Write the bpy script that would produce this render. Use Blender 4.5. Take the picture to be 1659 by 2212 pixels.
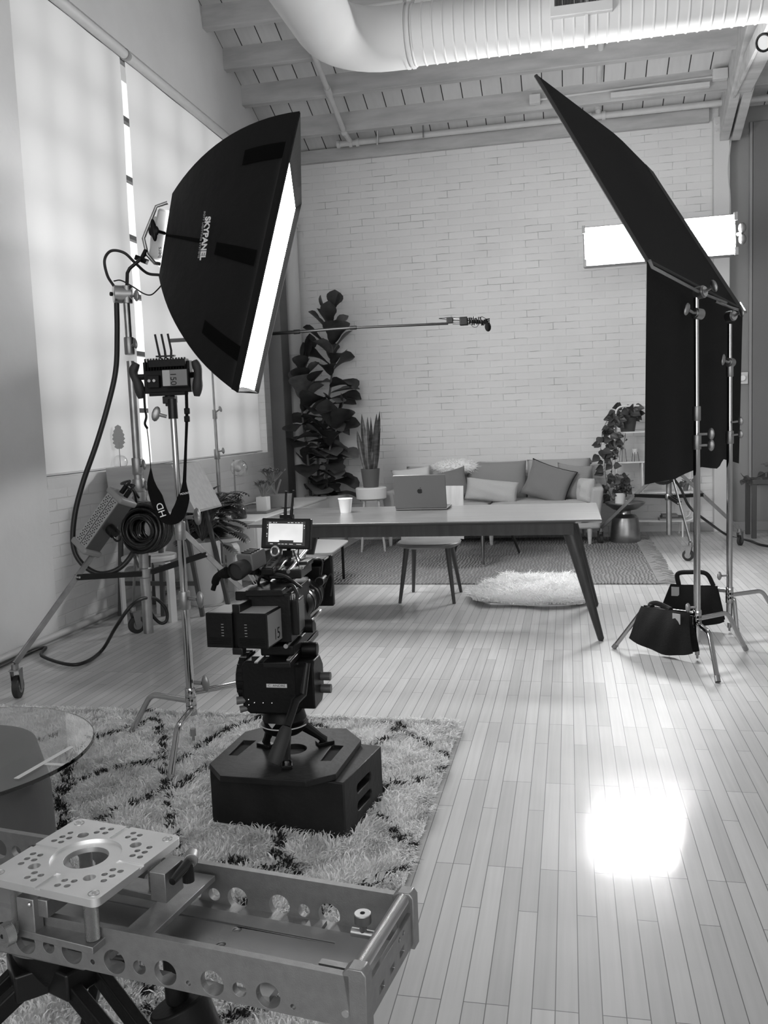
import bpy, math, random
import numpy as np
from mathutils import Vector, Matrix
random.seed(7)
rng = np.random.default_rng(7)
scn = bpy.context.scene
for o in list(bpy.data.objects):
    bpy.data.objects.remove(o, do_unlink=True)
COL = scn.collection
V = Vector
PI = math.pi

# ------------------------------------------------------------------ camera
YAW, PIT, ROL, FPX, CAMH = 0.2107332, 0.1010314, -0.0391896, 1888.0, 1.32
_F = V((-math.sin(YAW)*math.cos(PIT), math.cos(YAW)*math.cos(PIT), -math.sin(PIT)))
_R0 = V((math.cos(YAW), math.sin(YAW), 0.0)); _U0 = _R0.cross(_F)
_R = _R0*math.cos(ROL)+_U0*math.sin(ROL); _U = -_R0*math.sin(ROL)+_U0*math.cos(ROL)
cam_d = bpy.data.cameras.new('camera'); cam = bpy.data.objects.new('camera', cam_d); COL.objects.link(cam)
M3 = Matrix((( _R.x, _U.x, -_F.x), (_R.y, _U.y, -_F.y), (_R.z, _U.z, -_F.z)))
cam.matrix_world = Matrix.Translation((0, 0, CAMH)) @ M3.to_4x4()
cam_d.sensor_fit = 'VERTICAL'; cam_d.sensor_height = 36.0; cam_d.lens = FPX/2212.0*36.0
cam_d.clip_start = 0.02; cam_d.clip_end = 200
scn.camera = cam
# ------------------------------------------------------------------ world, exposure
w = bpy.data.worlds.new('sky'); scn.world = w; w.use_nodes = True
w.node_tree.nodes['Background'].inputs[0].default_value = (1, 1, 1, 1)
w.node_tree.nodes['Background'].inputs[1].default_value = SKY = 1.30
vs = scn.view_settings
vs.view_transform = 'Standard'; vs.look = 'None'; vs.gamma = 1; vs.use_curve_mapping = False
vs.exposure = 0.12
LED_STRENGTH, SOFTBOX_STRENGTH = 115.0, 15.0
def area(name, loc, target, sx, sy, power):
    l = bpy.data.lights.new(name, 'AREA'); l.shape = 'RECTANGLE'; l.size = sx; l.size_y = sy; l.energy = power
    o = bpy.data.objects.new(name, l); COL.objects.link(o); o.location = loc
    o.rotation_euler = (Vector(target)-Vector(loc)).to_track_quat('-Z', 'Y').to_euler(); return o
# added fill light behind the camera, set outside a made-up window in wall_rear
area('rear_fill_light', (0.8, -3.35, 2.7), (0.8, 10, 2.4), 7.0, 3.6, 150)

# measuring helpers: a ray of the photograph met with a plane of the room
C0 = V((0, 0, CAMH))
def ray(x, y): return _F + _R*((x-829.5)/FPX) - _U*((y-1106.0)/FPX)
def WY(x, y, Y): d = ray(x, y); return C0 + d*(Y/d.y)
def WZ(x, y, z=0.0): d = ray(x, y); return C0 + d*((z-CAMH)/d.z)
def WX(x, y, X): d = ray(x, y); return C0 + d*(X/d.x)

# ------------------------------------------------------------------ materials
MATS = {}
def mat(name, g, rough=0.5, metal=0.0, bump=None, var=None, emit=0.0, alpha_trans=0.0, ior=1.45, coat=0.0, sheen=0.0, aniso=0.0, spec=0.5):
    if name in MATS: return MATS[name]
    m = bpy.data.materials.new(name); m.use_nodes = True
    nt = m.node_tree; b = nt.nodes['Principled BSDF']
    b.inputs['Base Color'].default_value = (g, g, g, 1)
    b.inputs['Roughness'].default_value = rough; b.inputs['Metallic'].default_value = metal
    b.inputs['IOR'].default_value = ior; b.inputs['Specular IOR Level'].default_value = spec
    b.inputs['Coat Weight'].default_value = coat; b.inputs['Coat Roughness'].default_value = 0.15
    b.inputs['Sheen Weight'].default_value = sheen
    b.inputs['Anisotropic'].default_value = aniso
    if alpha_trans: b.inputs['Transmission Weight'].default_value = alpha_trans
    if emit:
        b.inputs['Emission Color'].default_value = (1, 1, 1, 1); b.inputs['Emission Strength'].default_value = emit
    tc = nt.nodes.new('ShaderNodeTexCoord')
    if var:
        sc, amt = var[0], var[1]
        n = nt.nodes.new('ShaderNodeTexNoise'); n.inputs['Scale'].default_value = sc; n.inputs['Detail'].default_value = 6
        mp = nt.nodes.new('ShaderNodeMapping')
        if len(var) > 2: mp.inputs['Scale'].default_value = var[2]
        nt.links.new(tc.outputs['Object'], mp.inputs[0]); nt.links.new(mp.outputs[0], n.inputs['Vector'])
        r = nt.nodes.new('ShaderNodeMapRange'); r.inputs['From Min'].default_value = 0.3; r.inputs['From Max'].default_value = 0.7
        r.inputs['To Min'].default_value = g*(1-amt); r.inputs['To Max'].default_value = min(1, g*(1+amt))
        nt.links.new(n.outputs[0], r.inputs[0])
        c = nt.nodes.new('ShaderNodeCombineColor')
        for i in range(3): nt.links.new(r.outputs[0], c.inputs[i])
        nt.links.new(c.outputs[0], b.inputs['Base Color'])
    if bump:
        n = nt.nodes.new('ShaderNodeTexNoise'); n.inputs['Scale'].default_value = bump[0]; n.inputs['Detail'].default_value = 5
        mp = nt.nodes.new('ShaderNodeMapping')
        if len(bump) > 2: mp.inputs['Scale'].default_value = bump[2]
        nt.links.new(tc.outputs['Object'], mp.inputs[0]); nt.links.new(mp.outputs[0], n.inputs['Vector'])
        bp = nt.nodes.new('ShaderNodeBump'); bp.inputs['Strength'].default_value = bump[1]; bp.inputs['Distance'].default_value = 0.01
        nt.links.new(n.outputs[0], bp.inputs['Height']); nt.links.new(bp.outputs[0], b.inputs['Normal'])
    MATS[name] = m
    return m

def gray_node(nt, val_out):
    c = nt.nodes.new('ShaderNodeCombineColor')
    for i in range(3): nt.links.new(val_out, c.inputs[i])
    return c.outputs[0]

def mth(nt, op, a, b=None, c=None):
    n = nt.nodes.new('ShaderNodeMath'); n.operation = op
    for i, x in enumerate((a, b, c)):
        if x is None: continue
        if isinstance(x, (int, float)): n.inputs[i].default_value = x
        else: nt.links.new(x, n.inputs[i])
    return n.outputs[0]

def brick_mat(name, axes, base, tint, mortar, bw, rh, msize, offs=0.5, rough=0.6, bumpd=0.004, grain=None, fade=None, coat=0.0, smooth=0.1, patch=0.08, freq=2):
    """brick or plank pattern; axes = which object axes run along the courses and across them"""
    m = bpy.data.materials.new(name); m.use_nodes = True; nt = m.node_tree; b = nt.nodes['Principled BSDF']
    tc = nt.nodes.new('ShaderNodeTexCoord'); sp = nt.nodes.new('ShaderNodeSeparateXYZ'); nt.links.new(tc.outputs['Object'], sp.inputs[0])
    cb = nt.nodes.new('ShaderNodeCombineXYZ')
    nt.links.new(sp.outputs[axes[0]], cb.inputs[0]); nt.links.new(sp.outputs[axes[1]], cb.inputs[1])
    nd = nt.nodes.new('ShaderNodeTexNoise'); nd.inputs['Scale'].default_value = 9; nt.links.new(cb.outputs[0], nd.inputs['Vector'])
    vm = nt.nodes.new('ShaderNodeVectorMath'); vm.operation = 'SCALE'; vm.inputs['Scale'].default_value = 0.012 if fade else 0.0
    nt.links.new(nd.outputs['Color'], vm.inputs[0])
    va = nt.nodes.new('ShaderNodeVectorMath'); va.operation = 'ADD'
    nt.links.new(cb.outputs[0], va.inputs[0]); nt.links.new(vm.outputs[0], va.inputs[1])
    bt = nt.nodes.new('ShaderNodeTexBrick'); bt.offset = offs; bt.offset_frequency = freq; bt.squash = 1.0
    nt.links.new(va.outputs[0], bt.inputs['Vector'])
    bt.inputs['Scale'].default_value = 1.0; bt.inputs['Brick Width'].default_value = bw; bt.inputs['Row Height'].default_value = rh
    bt.inputs['Mortar Size'].default_value = msize; bt.inputs['Mortar Smooth'].default_value = smooth; bt.inputs['Bias'].default_value = 0.0
    lo, hi = base*(1-tint), base*(1+tint)
    bt.inputs['Color1'].default_value = (lo, lo, lo, 1); bt.inputs['Color2'].default_value = (hi, hi, hi, 1)
    bt.inputs['Mortar'].default_value = (mortar, mortar, mortar, 1)
    col = bt.outputs['Color']
    if fade:  # paint has filled most joints: let the joint colour show only here and there
        bt.inputs['Mortar'].default_value = (base, base, base, 1)
        n2 = nt.nodes.new('ShaderNodeTexNoise'); n2.inputs['Scale'].default_value = fade; n2.inputs['Detail'].default_value = 3
        nt.links.new(cb.outputs[0], n2.inputs['Vector'])
        k = nt.nodes.new('ShaderNodeMapRange'); k.inputs['From Min'].default_value = 0.5; k.inputs['From Max'].default_value = 0.66
        nt.links.new(n2.outputs[0], k.inputs[0])
        f = mth(nt, 'MULTIPLY', k.outputs[0], bt.outputs['Fac'])
        mx = nt.nodes.new('ShaderNodeMix'); mx.data_type = 'RGBA'
        nt.links.new(f, mx.inputs[0]); nt.links.new(col, mx.inputs[6]); mx.inputs[7].default_value = (mortar, mortar, mortar, 1)
        col = mx.outputs[2]
    # soft patches and grain
    n3 = nt.nodes.new('ShaderNodeTexNoise'); n3.inputs['Scale'].default_value = 1.3; n3.inputs['Detail'].default_value = 5
    nt.links.new(cb.outputs[0], n3.inputs['Vector'])
    r3 = nt.nodes.new('ShaderNodeMapRange'); r3.inputs['From Min'].default_value = 0.3; r3.inputs['From Max'].default_value = 0.7
    r3.inputs['To Min'].default_value = 1-patch; r3.inputs['To Max'].default_value = 1+patch; nt.links.new(n3.outputs[0], r3.inputs[0])
    fac = r3.outputs[0]
    if grain:
        mp = nt.nodes.new('ShaderNodeMapping'); mp.inputs['Scale'].default_value = (grain[0], grain[1], 1)
        nt.links.new(cb.outputs[0], mp.inputs[0])
        n4 = nt.nodes.new('ShaderNodeTexNoise'); n4.inputs['Scale'].default_value = 1.0; n4.inputs['Detail'].default_value = 6
        nt.links.new(mp.outputs[0], n4.inputs['Vector'])
        r4 = nt.nodes.new('ShaderNodeMapRange'); r4.inputs['From Min'].default_value = 0.25; r4.inputs['From Max'].default_value = 0.75
        r4.inputs['To Min'].default_value = 1-grain[2]; r4.inputs['To Max'].default_value = 1+grain[2]; nt.links.new(n4.outputs[0], r4.inputs[0])
        fac = mth(nt, 'MULTIPLY', fac, r4.outputs[0])
    mg = nt.nodes.new('ShaderNodeVectorMath'); mg.operation = 'SCALE'
    nt.links.new(col, mg.inputs[0]); nt.links.new(fac, mg.inputs['Scale']); nt.links.new(mg.outputs[0], b.inputs['Base Color'])
    bp = nt.nodes.new('ShaderNodeBump'); bp.inputs['Strength'].default_value = 1.0; bp.inputs['Distance'].default_value = bumpd
    n5 = nt.nodes.new('ShaderNodeTexNoise'); n5.inputs['Scale'].default_value = 5 if not fade else 25; n5.inputs['Detail'].default_value = 4 if fade else 1.5
    nt.links.new(cb.outputs[0], n5.inputs['Vector'])
    hgt = mth(nt, 'SUBTRACT', mth(nt, 'MULTIPLY', n5.outputs[0], 0.5 if fade else 1.6), mth(nt, 'MULTIPLY', bt.outputs['Fac'], 0.6 if fade else 1.0))
    nt.links.new(hgt, bp.inputs['Height']); nt.links.new(bp.outputs[0], b.inputs['Normal']); nt.links.new(bp.outputs[0], b.inputs['Coat Normal'])
    b.inputs['Roughness'].default_value = rough; b.inputs['Coat Weight'].default_value = coat; b.inputs['Coat Roughness'].default_value = 0.12
    return m, b, nt, cb.outputs[0]

# ------------------------------------------------------------------ mesh builder
def frame(d, up=V((0, 0, 1))):
    d = V(d).normalized()
    if abs(d.dot(up)) > 0.98: up = V((0, 1, 0)) if abs(d.y) < 0.9 else V((1, 0, 0))
    x = up.cross(d).normalized(); y = d.cross(x).normalized()
    return x, y, d

def spline(pts, n=6):
    pts = [V(p) for p in pts]
    if len(pts) < 3: return pts
    out = []
    q = [pts[0]*2-pts[1]] + pts + [pts[-1]*2-pts[-2]]
    for i in range(1, len(q)-2):
        a, b, c, d = q[i-1:i+3]
        for k in range(n):
            t = k/n
            out.append(0.5*((2*b)+(c-a)*t+(2*a-5*b+4*c-d)*t*t+(3*b-a-3*c+d)*t**3))
    out.append(pts[-1]); return out

class MB:
    def __init__(s): s.v = []; s.f = []; s.mi = []; s.cur = 0; s.cuts = []
    def nx(s):
        if s.v: s.cuts.append((len(s.v), len(s.f)))
        return s
    def add(s, vs_, fs_):
        o = len(s.v); s.v += [tuple(v) for v in vs_]
        s.f += [tuple(i+o for i in f) for f in fs_]; s.mi += [s.cur]*len(fs_); return s
    def box(s, c, size, ax=None):
        c = V(c); X, Y_, Z_ = ax if ax else (V((1, 0, 0)), V((0, 1, 0)), V((0, 0, 1)))
        vs_ = [c+X*(size[0]/2*a)+Y_*(size[1]/2*b)+Z_*(size[2]/2*d) for d in (-1, 1) for b in (-1, 1) for a in (-1, 1)]
        return s.add(vs_, [(0, 2, 3, 1), (4, 5, 7, 6), (0, 1, 5, 4), (2, 6, 7, 3), (0, 4, 6, 2), (1, 3, 7, 5)])
    def bx(s, x0, x1, y0, y1, z0, z1): return s.box(((x0+x1)/2, (y0+y1)/2, (z0+z1)/2), (x1-x0, y1-y0, z1-z0))
    def bar(s, p0, p1, w, h, up=V((0, 0, 1))):
        p0, p1 = V(p0), V(p1); x, y, d = frame(p1-p0, up)
        return s.box((p0+p1)/2, (w, h, (p1-p0).length), (x, y, d))
    def cyl(s, p0, p1, r0, r1=None, n=16, caps=True):
        r1 = r0 if r1 is None else r1; return s.tube([p0, p1], [r0, r1], n, caps)
    def tube(s, pts, r, n=8, caps=True):
        pts = [V(p) for p in pts]; rs = r if isinstance(r, (list, tuple)) else [r]*len(pts)
        vs_ = []; fs_ = []; px = None
        for i, p in enumerate(pts):
            d = (pts[min(i+1, len(pts)-1)]-pts[max(i-1, 0)])
            if d.length < 1e-9: d = V((0, 0, 1))
            d.normalize()
            if px is None: x, y, _ = frame(d)
            else:
                x = (px-d*px.dot(d))
                if x.length < 1e-6: x, y, _ = frame(d)
                x.normalize(); y = d.cross(x)
            px = x
            for k in range(n):
                a = 2*PI*k/n; vs_.append(p+(x*math.cos(a)+y*math.sin(a))*rs[i])
        for i in range(len(pts)-1):
            for k in range(n):
                a = i*n+k; b = i*n+(k+1) % n; fs_.append((a, b, b+n, a+n))
        if caps: fs_.append(tuple(range(n-1, -1, -1))); fs_.append(tuple(range((len(pts)-1)*n, len(pts)*n)))
        return s.add(vs_, fs_)
    def lathe(s, prof, c=(0, 0, 0), n=32, axis=(0, 0, 1), sx=1.0, sy=1.0):
        c = V(c); x, y, d = frame(axis) if tuple(axis) != (0, 0, 1) else (V((1, 0, 0)), V((0, 1, 0)), V((0, 0, 1)))
        vs_ = []; fs_ = []
        for r, z in prof:
            for k in range(n):
                a = 2*PI*k/n; vs_.append(c+x*(r*sx*math.cos(a))+y*(r*sy*math.sin(a))+d*z)
        for i in range(len(prof)-1):
            for k in range(n):
                a = i*n+k; b = i*n+(k+1) % n; fs_.append((a, b, b+n, a+n))
        if prof[0][0] > 1e-6: fs_.append(tuple(range(n-1, -1, -1)))
        if prof[-1][0] > 1e-6: fs_.append(tuple(range((len(prof)-1)*n, len(prof)*n)))
        return s.add(vs_, fs_)
    def sphere(s, c, r, n=16, ax=None):
        r = r if isinstance(r, (list, tuple)) else (r, r, r); X, Y_, Z_ = ax if ax else (V((1, 0, 0)), V((0, 1, 0)), V((0, 0, 1)))
        c = V(c); m = n//2; vs_ = [c-Z_*r[2]]; fs_ = []
        for i in range(1, m):
            t = PI*i/m-PI/2
            for k in range(n):
                a = 2*PI*k/n; vs_.append(c+X*(r[0]*math.cos(t)*math.cos(a))+Y_*(r[1]*math.cos(t)*math.sin(a))+Z_*(r[2]*math.sin(t)))
        vs_.append(c+Z_*r[2])
        for k in range(n): fs_.append((0, 1+(k+1) % n, 1+k))
        for i in range(m-2):
            for k in range(n):
                a = 1+i*n+k; b = 1+i*n+(k+1) % n; fs_.append((a, b, b+n, a+n))
        L = len(vs_)-1; o = 1+(m-2)*n
        for k in range(n): fs_.append((o+k, o+(k+1) % n, L))
        return s.add(vs_, fs_)
    def prism(s, poly, o, ux, uy, dv):
        """poly 2D outline in (ux,uy) at o, thickness vector dv"""
        o, ux, uy, dv = V(o), V(ux), V(uy), V(dv); n = len(poly)
        a = [o+ux*p[0]+uy*p[1] for p in poly]; b = [p+dv for p in a]
        if ux.cross(uy).dot(dv) < 0: a, b = b, a
        return s.add(a+b, [tuple(range(n-1, -1, -1)), tuple(range(n, 2*n))]+[(i, (i+1) % n, (i+1) % n+n, i+n) for i in range(n)])
    def ring(s, c, R, r, axis=(0, 0, 1), n=24, m=8, a0=0, a1=2*PI):
        x, y, d = frame(axis); c = V(c)
        full = abs(a1-a0-2*PI) < 1e-6
        pts = [c+(x*math.cos(a0+(a1-a0)*k/n)+y*math.sin(a0+(a1-a0)*k/n))*R for k in range(n+1)]
        return s.tube(pts, r, m, not full)
    def grid(s, P):
        """P[i][j] points"""
        ni, nj = len(P), len(P[0]); vs_ = [p for row in P for p in row]
        return s.add(vs_, [(i*nj+j, i*nj+j+1, (i+1)*nj+j+1, (i+1)*nj+j) for i in range(ni-1) for j in range(nj-1)])
    def leaf(s, base, d, up, L, W, prof, droop=0.3, fold=0.25, thick=None, twist=0):
        """leaf blade with a folded midrib; prof = half widths along it, 0..1"""
        x, y, z = frame(d, V(up)); n = len(prof); P = []
        c = V(base)
        ang = 0.0; step = L/(n-1)
        for i in range(n):
            t = i/(n-1); dd = (z*math.cos(ang)-y*math.sin(ang)); nn = (y*math.cos(ang)+z*math.sin(ang))
            wv = W*prof[i]; tw = twist*t; xx = x*math.cos(tw)+nn*math.sin(tw); n2 = nn*math.cos(tw)-x*math.sin(tw)
            P.append([c-xx*wv+n2*wv*fold, c-xx*wv*0.5+n2*wv*fold*0.3, c, c+xx*wv*0.5+n2*wv*fold*0.3, c+xx*wv+n2*wv*fold])
            c = c+dd*step; ang += droop/(n-1)*(0.4+1.2*t)
        return s.grid(P)
    def build(s, name, mats, parent=None, bevel=0.0, smooth=35, loc=None, local=False, seg=2):
        if s.cuts:      # several pieces of one kind: every piece an object of its own
            cs = [(0, 0)]+s.cuts+[(len(s.v), len(s.f))]; out = []
            for (v0, f0), (v1, f1) in zip(cs, cs[1:]):
                if v1 > v0:
                    q = MB(); q.v = s.v[v0:v1]; q.f = [tuple(i-v0 for i in f) for f in s.f[f0:f1]]; q.mi = s.mi[f0:f1]
                    out.append(q.build(name, mats, parent, bevel, smooth, loc, local, seg))
            return out[0]
        me = bpy.data.meshes.new(name)
        root = V((0, 0, 0))
        if not local:
            if parent is not None:
                q = parent
                while q is not None: root = root+V(q.location); q = q.parent
            elif loc is not None: root = V(loc)
        me.from_pydata([(v[0]-root.x, v[1]-root.y, v[2]-root.z) for v in s.v], [], s.f)
        mats = mats if isinstance(mats, (list, tuple)) else [mats]
        for m in mats: me.materials.append(m)
        if len(mats) > 1: me.polygons.foreach_set('material_index', s.mi)
        if smooth:
            me.polygons.foreach_set('use_smooth', [True]*len(me.polygons))
            me.set_sharp_from_angle(angle=math.radians(smooth))
        me.update()
        o = bpy.data.objects.new(name, me); COL.objects.link(o)
        if parent is not None: o.parent = parent
        elif loc is not None: o.location = loc
        if bevel:
            b = o.modifiers.new('bevel', 'BEVEL'); b.width = bevel; b.segments = seg; b.limit_method = 'ANGLE'; b.angle_limit = math.radians(40)
            b.harden_normals = False
        return o

def cut(o, cutter, solver='EXACT'):
    """carve a cutter (MB in the same coordinates as o was built) out of o"""
    root = V((0, 0, 0)); q = o
    while q is not None: root = root+V(q.location); q = q.parent
    me = bpy.data.meshes.new('cut'); me.from_pydata([(v[0], v[1], v[2]) for v in cutter.v], [], cutter.f); me.update()
    c = bpy.data.objects.new('cut', me); COL.objects.link(c); c.location = root
    par = o.parent
    saved = [(m.type, m.width, m.segments) for m in o.modifiers]; o.modifiers.clear()
    bm_ = o.modifiers.new('b', 'BOOLEAN'); bm_.object = c; bm_.operation = 'DIFFERENCE'; bm_.solver = solver
    bpy.context.view_layer.update()
    ev = o.evaluated_get(bpy.context.evaluated_depsgraph_get())
    nm = bpy.data.meshes.new_from_object(ev)
    nm.name = o.data.name; o.modifiers.clear(); o.data = nm
    nm.polygons.foreach_set('use_smooth', [True]*len(nm.polygons)); nm.set_sharp_from_angle(angle=math.radians(35))
    bpy.data.objects.remove(c, do_unlink=True)
    for t, wd, sg in saved:
        b = o.modifiers.new('bevel', 'BEVEL'); b.width = wd; b.segments = sg; b.limit_method = 'ANGLE'; b.angle_limit = math.radians(40)
    return o

def tag(o, label=None, cat=None, group=None, kind=None):
    if label: o['label'] = label
    if cat: o['category'] = cat
    if group: o['group'] = group
    if kind: o['kind'] = kind
    return o
def thing(name, label, cat, loc, group=None):
    o = bpy.data.objects.new(name, None); COL.objects.link(o); o.location = V(loc); o.empty_display_size = 0.1
    return tag(o, label, cat, group)
def struct(mb, name, m, bevel=0.0, smooth=35): return tag(mb.build(name, m, bevel=bevel, smooth=smooth), kind='structure')
def copy_tree(o, parent=None):
    c = o.copy(); COL.objects.link(c); c.parent = parent
    for ch in o.children: copy_tree(ch, c)
    return c
def text(s, size, o, ux, uy, m, parent, name='lettering', ext=0.0004, align='CENTER', font_scale=(1, 1), bold=0.0):
    """flat raised lettering at o, running along ux with uy up"""
    cu = bpy.data.curves.new('t', 'FONT'); cu.body = s; cu.size = size; cu.extrude = ext; cu.offset = bold; cu.align_x = align; cu.align_y = 'CENTER'
    t = bpy.data.objects.new('t', cu); COL.objects.link(t); bpy.context.view_layer.update()
    me = bpy.data.meshes.new_from_object(t.evaluated_get(bpy.context.evaluated_depsgraph_get()))
    bpy.data.objects.remove(t, do_unlink=True)
    ux = V(ux).normalized(); uy = V(uy).normalized(); uz = ux.cross(uy); o = V(o)
    mb = MB(); mb.add([o+ux*(v.co.x*font_scale[0])+uy*(v.co.y*font_scale[1])+uz*v.co.z for v in me.vertices], [tuple(p.vertices) for p in me.polygons])
    return mb.build(name, m, parent, smooth=0)

# shared materials
m_black = mat('black_plastic', 0.005, 0.42, spec=0.22, bump=(90, 0.08))
m_black2 = mat('black_metal', 0.008, 0.3, 0.2, spec=0.4)
m_blackfab = mat('black_fabric', 0.004, 0.95, spec=0.2, bump=(140, 0.2))
m_rubber = mat('rubber', 0.02, 0.6)
m_chrome = mat('chrome', 0.62, 0.16, 1.0)
m_steel = mat('satin_steel', 0.5, 0.33, 1.0, var=(20, 0.12))
m_alum = mat('brushed_aluminium', 0.36, 0.5, 1.0, var=(6, 0.12), bump=(200, 0.04), aniso=0.3)
m_alum2 = mat('blasted_aluminium', 0.32, 0.48, 1.0, var=(60, 0.08), bump=(500, 0.08))
m_white = mat('white_paint', 0.62, 0.5, bump=(60, 0.04))
m_wood = mat('walnut', 0.055, 0.4, var=(3, 0.35, (1, 14, 14)))
m_woodl = mat('pale_wood', 0.42, 0.45, var=(3, 0.12, (1, 1, 16)))
m_leafd = mat('dark_leaf', 0.035, 0.42, var=(9, 0.4))
m_leafm = mat('mid_leaf', 0.07, 0.42, var=(9, 0.35))
m_soil = mat('soil', 0.02, 0.95, bump=(60, 0.6))
m_cable = mat('cable_rubber', 0.012, 0.42)
m_led = mat('led_diffuser', 0.8, 0.5, emit=LED_STRENGTH)
m_dif = mat('softbox_diffuser', 0.8, 0.6, emit=SOFTBOX_STRENGTH)
# ================================================================== THE ROOM
XL, YB = -3.28, 10.1
XR, YF = 5.2, -3.0
WY0, WY1, WZ0, WZ1 = 5.035, 9.275, 1.04, 4.27        # opening of the tall window in the left wall
SL = 0.388                                           # fall of the roof towards the far wall
def beamz(y): return 4.682-SL*(y-9.04)               # underside of the purlins
def deckz(y): return beamz(y)+0.20
m_floor, b, nt, co = brick_mat('maple_floor', (1, 0), 0.45, 0.12, 0.13, 0.62, 0.0515, 0.0011, 0.37, rough=0.3, bumpd=0.0006, grain=(2.0, 60, 0.07), coat=0.35, smooth=0.0, patch=0.10, freq=3)
n = nt.nodes.new('ShaderNodeTexNoise'); n.inputs['Scale'].default_value = 2.5; n.inputs['Detail'].default_value = 6; nt.links.new(co, n.inputs['Vector'])
r = nt.nodes.new('ShaderNodeMapRange'); r.inputs['To Min'].default_value = 0.34; r.inputs['To Max'].default_value = 0.60
nt.links.new(n.outputs[0], r.inputs[0]); nt.links.new(r.outputs[0], b.inputs['Roughness']); b.inputs['Coat Roughness'].default_value = 0.13; b.inputs['Specular IOR Level'].default_value = 0.35
fl = MB(); fl.bx(-3.6, XR+0.3, YF, 10.4, -0.1, 0.0); struct(fl, 'floor', m_floor)

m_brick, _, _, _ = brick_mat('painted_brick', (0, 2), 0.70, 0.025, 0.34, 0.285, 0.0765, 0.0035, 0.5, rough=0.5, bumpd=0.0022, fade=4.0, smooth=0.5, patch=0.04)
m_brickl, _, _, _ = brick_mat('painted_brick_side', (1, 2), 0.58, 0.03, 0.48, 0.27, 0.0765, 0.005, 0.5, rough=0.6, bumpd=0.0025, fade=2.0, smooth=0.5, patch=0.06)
m_plaster = mat('wall_plaster', 0.60, 0.65, var=(1.6, 0.06), bump=(14, 0.25))
m_deck, _, _, _ = brick_mat('roof_boards', (1, 0), 0.60, 0.05, 0.02, 30.0, 0.205, 0.005, 0.0, rough=0.6, bumpd=0.003, grain=(3, 20, 0.05), smooth=0.0, patch=0.06)
m_beam = mat('painted_beam', 0.46, 0.6, var=(4, 0.16, (0.6, 3, 3)), bump=(18, 0.2))
m_greyp = mat('grey_panel', 0.25, 0.6, var=(3, 0.06))

wb = MB(); wb.bx(XL-0.3, 1.70, YB, YB+0.25, 0, 4.75); struct(wb, 'wall_back', m_brick)
wr = MB(); wr.bx(1.70, XR+0.3, YB+0.02, YB+0.25, 0, 4.75); struct(wr, 'wall_back_right', m_greyp)
wl = MB()
wl.bx(XL-0.34, XL, WY0, YB+0.25, 0, WZ0)
wl.cur = 1
wl.add([(x, y, z) for x in (XL-0.34, XL) for y, z in ((WY0, WZ1), (YB+0.25, WZ1), (YB+0.25, deckz(YB+0.25)), (WY0, deckz(WY0)))],
       [(0, 1, 2, 3), (7, 6, 5, 4), (0, 4, 5, 1), (1, 5, 6, 2), (2, 6, 7, 3), (3, 7, 4, 0)])
wl.cur = 0
wl.bx(XL-0.34, XL, WY1, YB+0.25, WZ0, WZ1)
wl.cur = 1
wl.add([(x, y, z) for x in (XL-0.34, XL) for y, z in ((YF, 0), (WY0, 0), (WY0, deckz(WY0)), (4.0, deckz(4)), (YF, deckz(4)-2.4))],
       [(0, 1, 2, 3, 4), (9, 8, 7, 6, 5), (0, 5, 6, 1), (1, 6, 7, 2), (2, 7, 8, 3), (3, 8, 9, 4), (4, 9, 5, 0)])
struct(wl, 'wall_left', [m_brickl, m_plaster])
wrr = MB(); wrr.bx(XR, XR+0.25, YF, YB+0.25, 0, 7.2); struct(wrr, 'wall_right', m_plaster)
rw = MB(); rw.bx(XL-0.34, -2.7, YF-0.25, YF, 0, 5.0); rw.bx(4.3, XR+0.25, YF-0.25, YF, 0, 5.0); rw.bx(-2.7, 4.3, YF-0.25, YF, 0, 0.9); rw.bx(-2.7, 4.3, YF-0.25, YF, 4.5, 5.0)
struct(rw, 'wall_rear', m_plaster)
rf = MB()
for i in range(9): rf.bx(-2.72+0.88*i, -2.68+0.88*i, YF-0.2, YF-0.16, 0.9, 4.5)
for j in range(6): rf.bx(-2.7, 4.3, YF-0.2, YF-0.16, 0.88+0.724*j, 0.92+0.724*j)
struct(rf, 'window_3', mat('steel_window_frame', 0.10, 0.5))  # added window, out of view, framing the rear fill light
cl = MB(); ya, yb_, yc = YB+0.3, 4.0, YF
for (y0, z0, y1, z1) in ((ya, deckz(ya), yb_, deckz(yb_)), (yb_, deckz(yb_), yc, deckz(yb_)-2.4)):
    cl.add([(XL-0.35, y0, z0), (XR+0.3, y0, z0), (XR+0.3, y1, z1), (XL-0.35, y1, z1), (XL-0.35, y0, z0+0.12), (XR+0.3, y0, z0+0.12), (XR+0.3, y1, z1+0.12), (XL-0.35, y1, z1+0.12)],
           [(0, 3, 2, 1), (4, 5, 6, 7), (0, 1, 5, 4), (2, 3, 7, 6), (1, 2, 6, 5), (3, 0, 4, 7)])
struct(cl, 'ceiling', m_deck)
# purlins
k = 1
ys = [9.56, 9.04, 8.566, 8.081, 7.6, 7.1, 6.6, 6.1, 5.6, 5.1]
for y in ys:
    bm = MB(); z = beamz(y); x1 = 1.60
    bm.bx(XL-0.02, x1, y, y+0.09, z, z+0.235); bm.bx(x1+0.2, XR, y, y+0.09, z, z+0.235)
    struct(bm, 'trim_%d' % k, m_beam, bevel=0.006); k += 1
# ledger on the far wall
bm = MB(); bm.bx(XL, 1.5, YB-0.06, YB, 4.33, 4.47); struct(bm, 'trim_%d' % k, m_beam, bevel=0.006); k += 1
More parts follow.
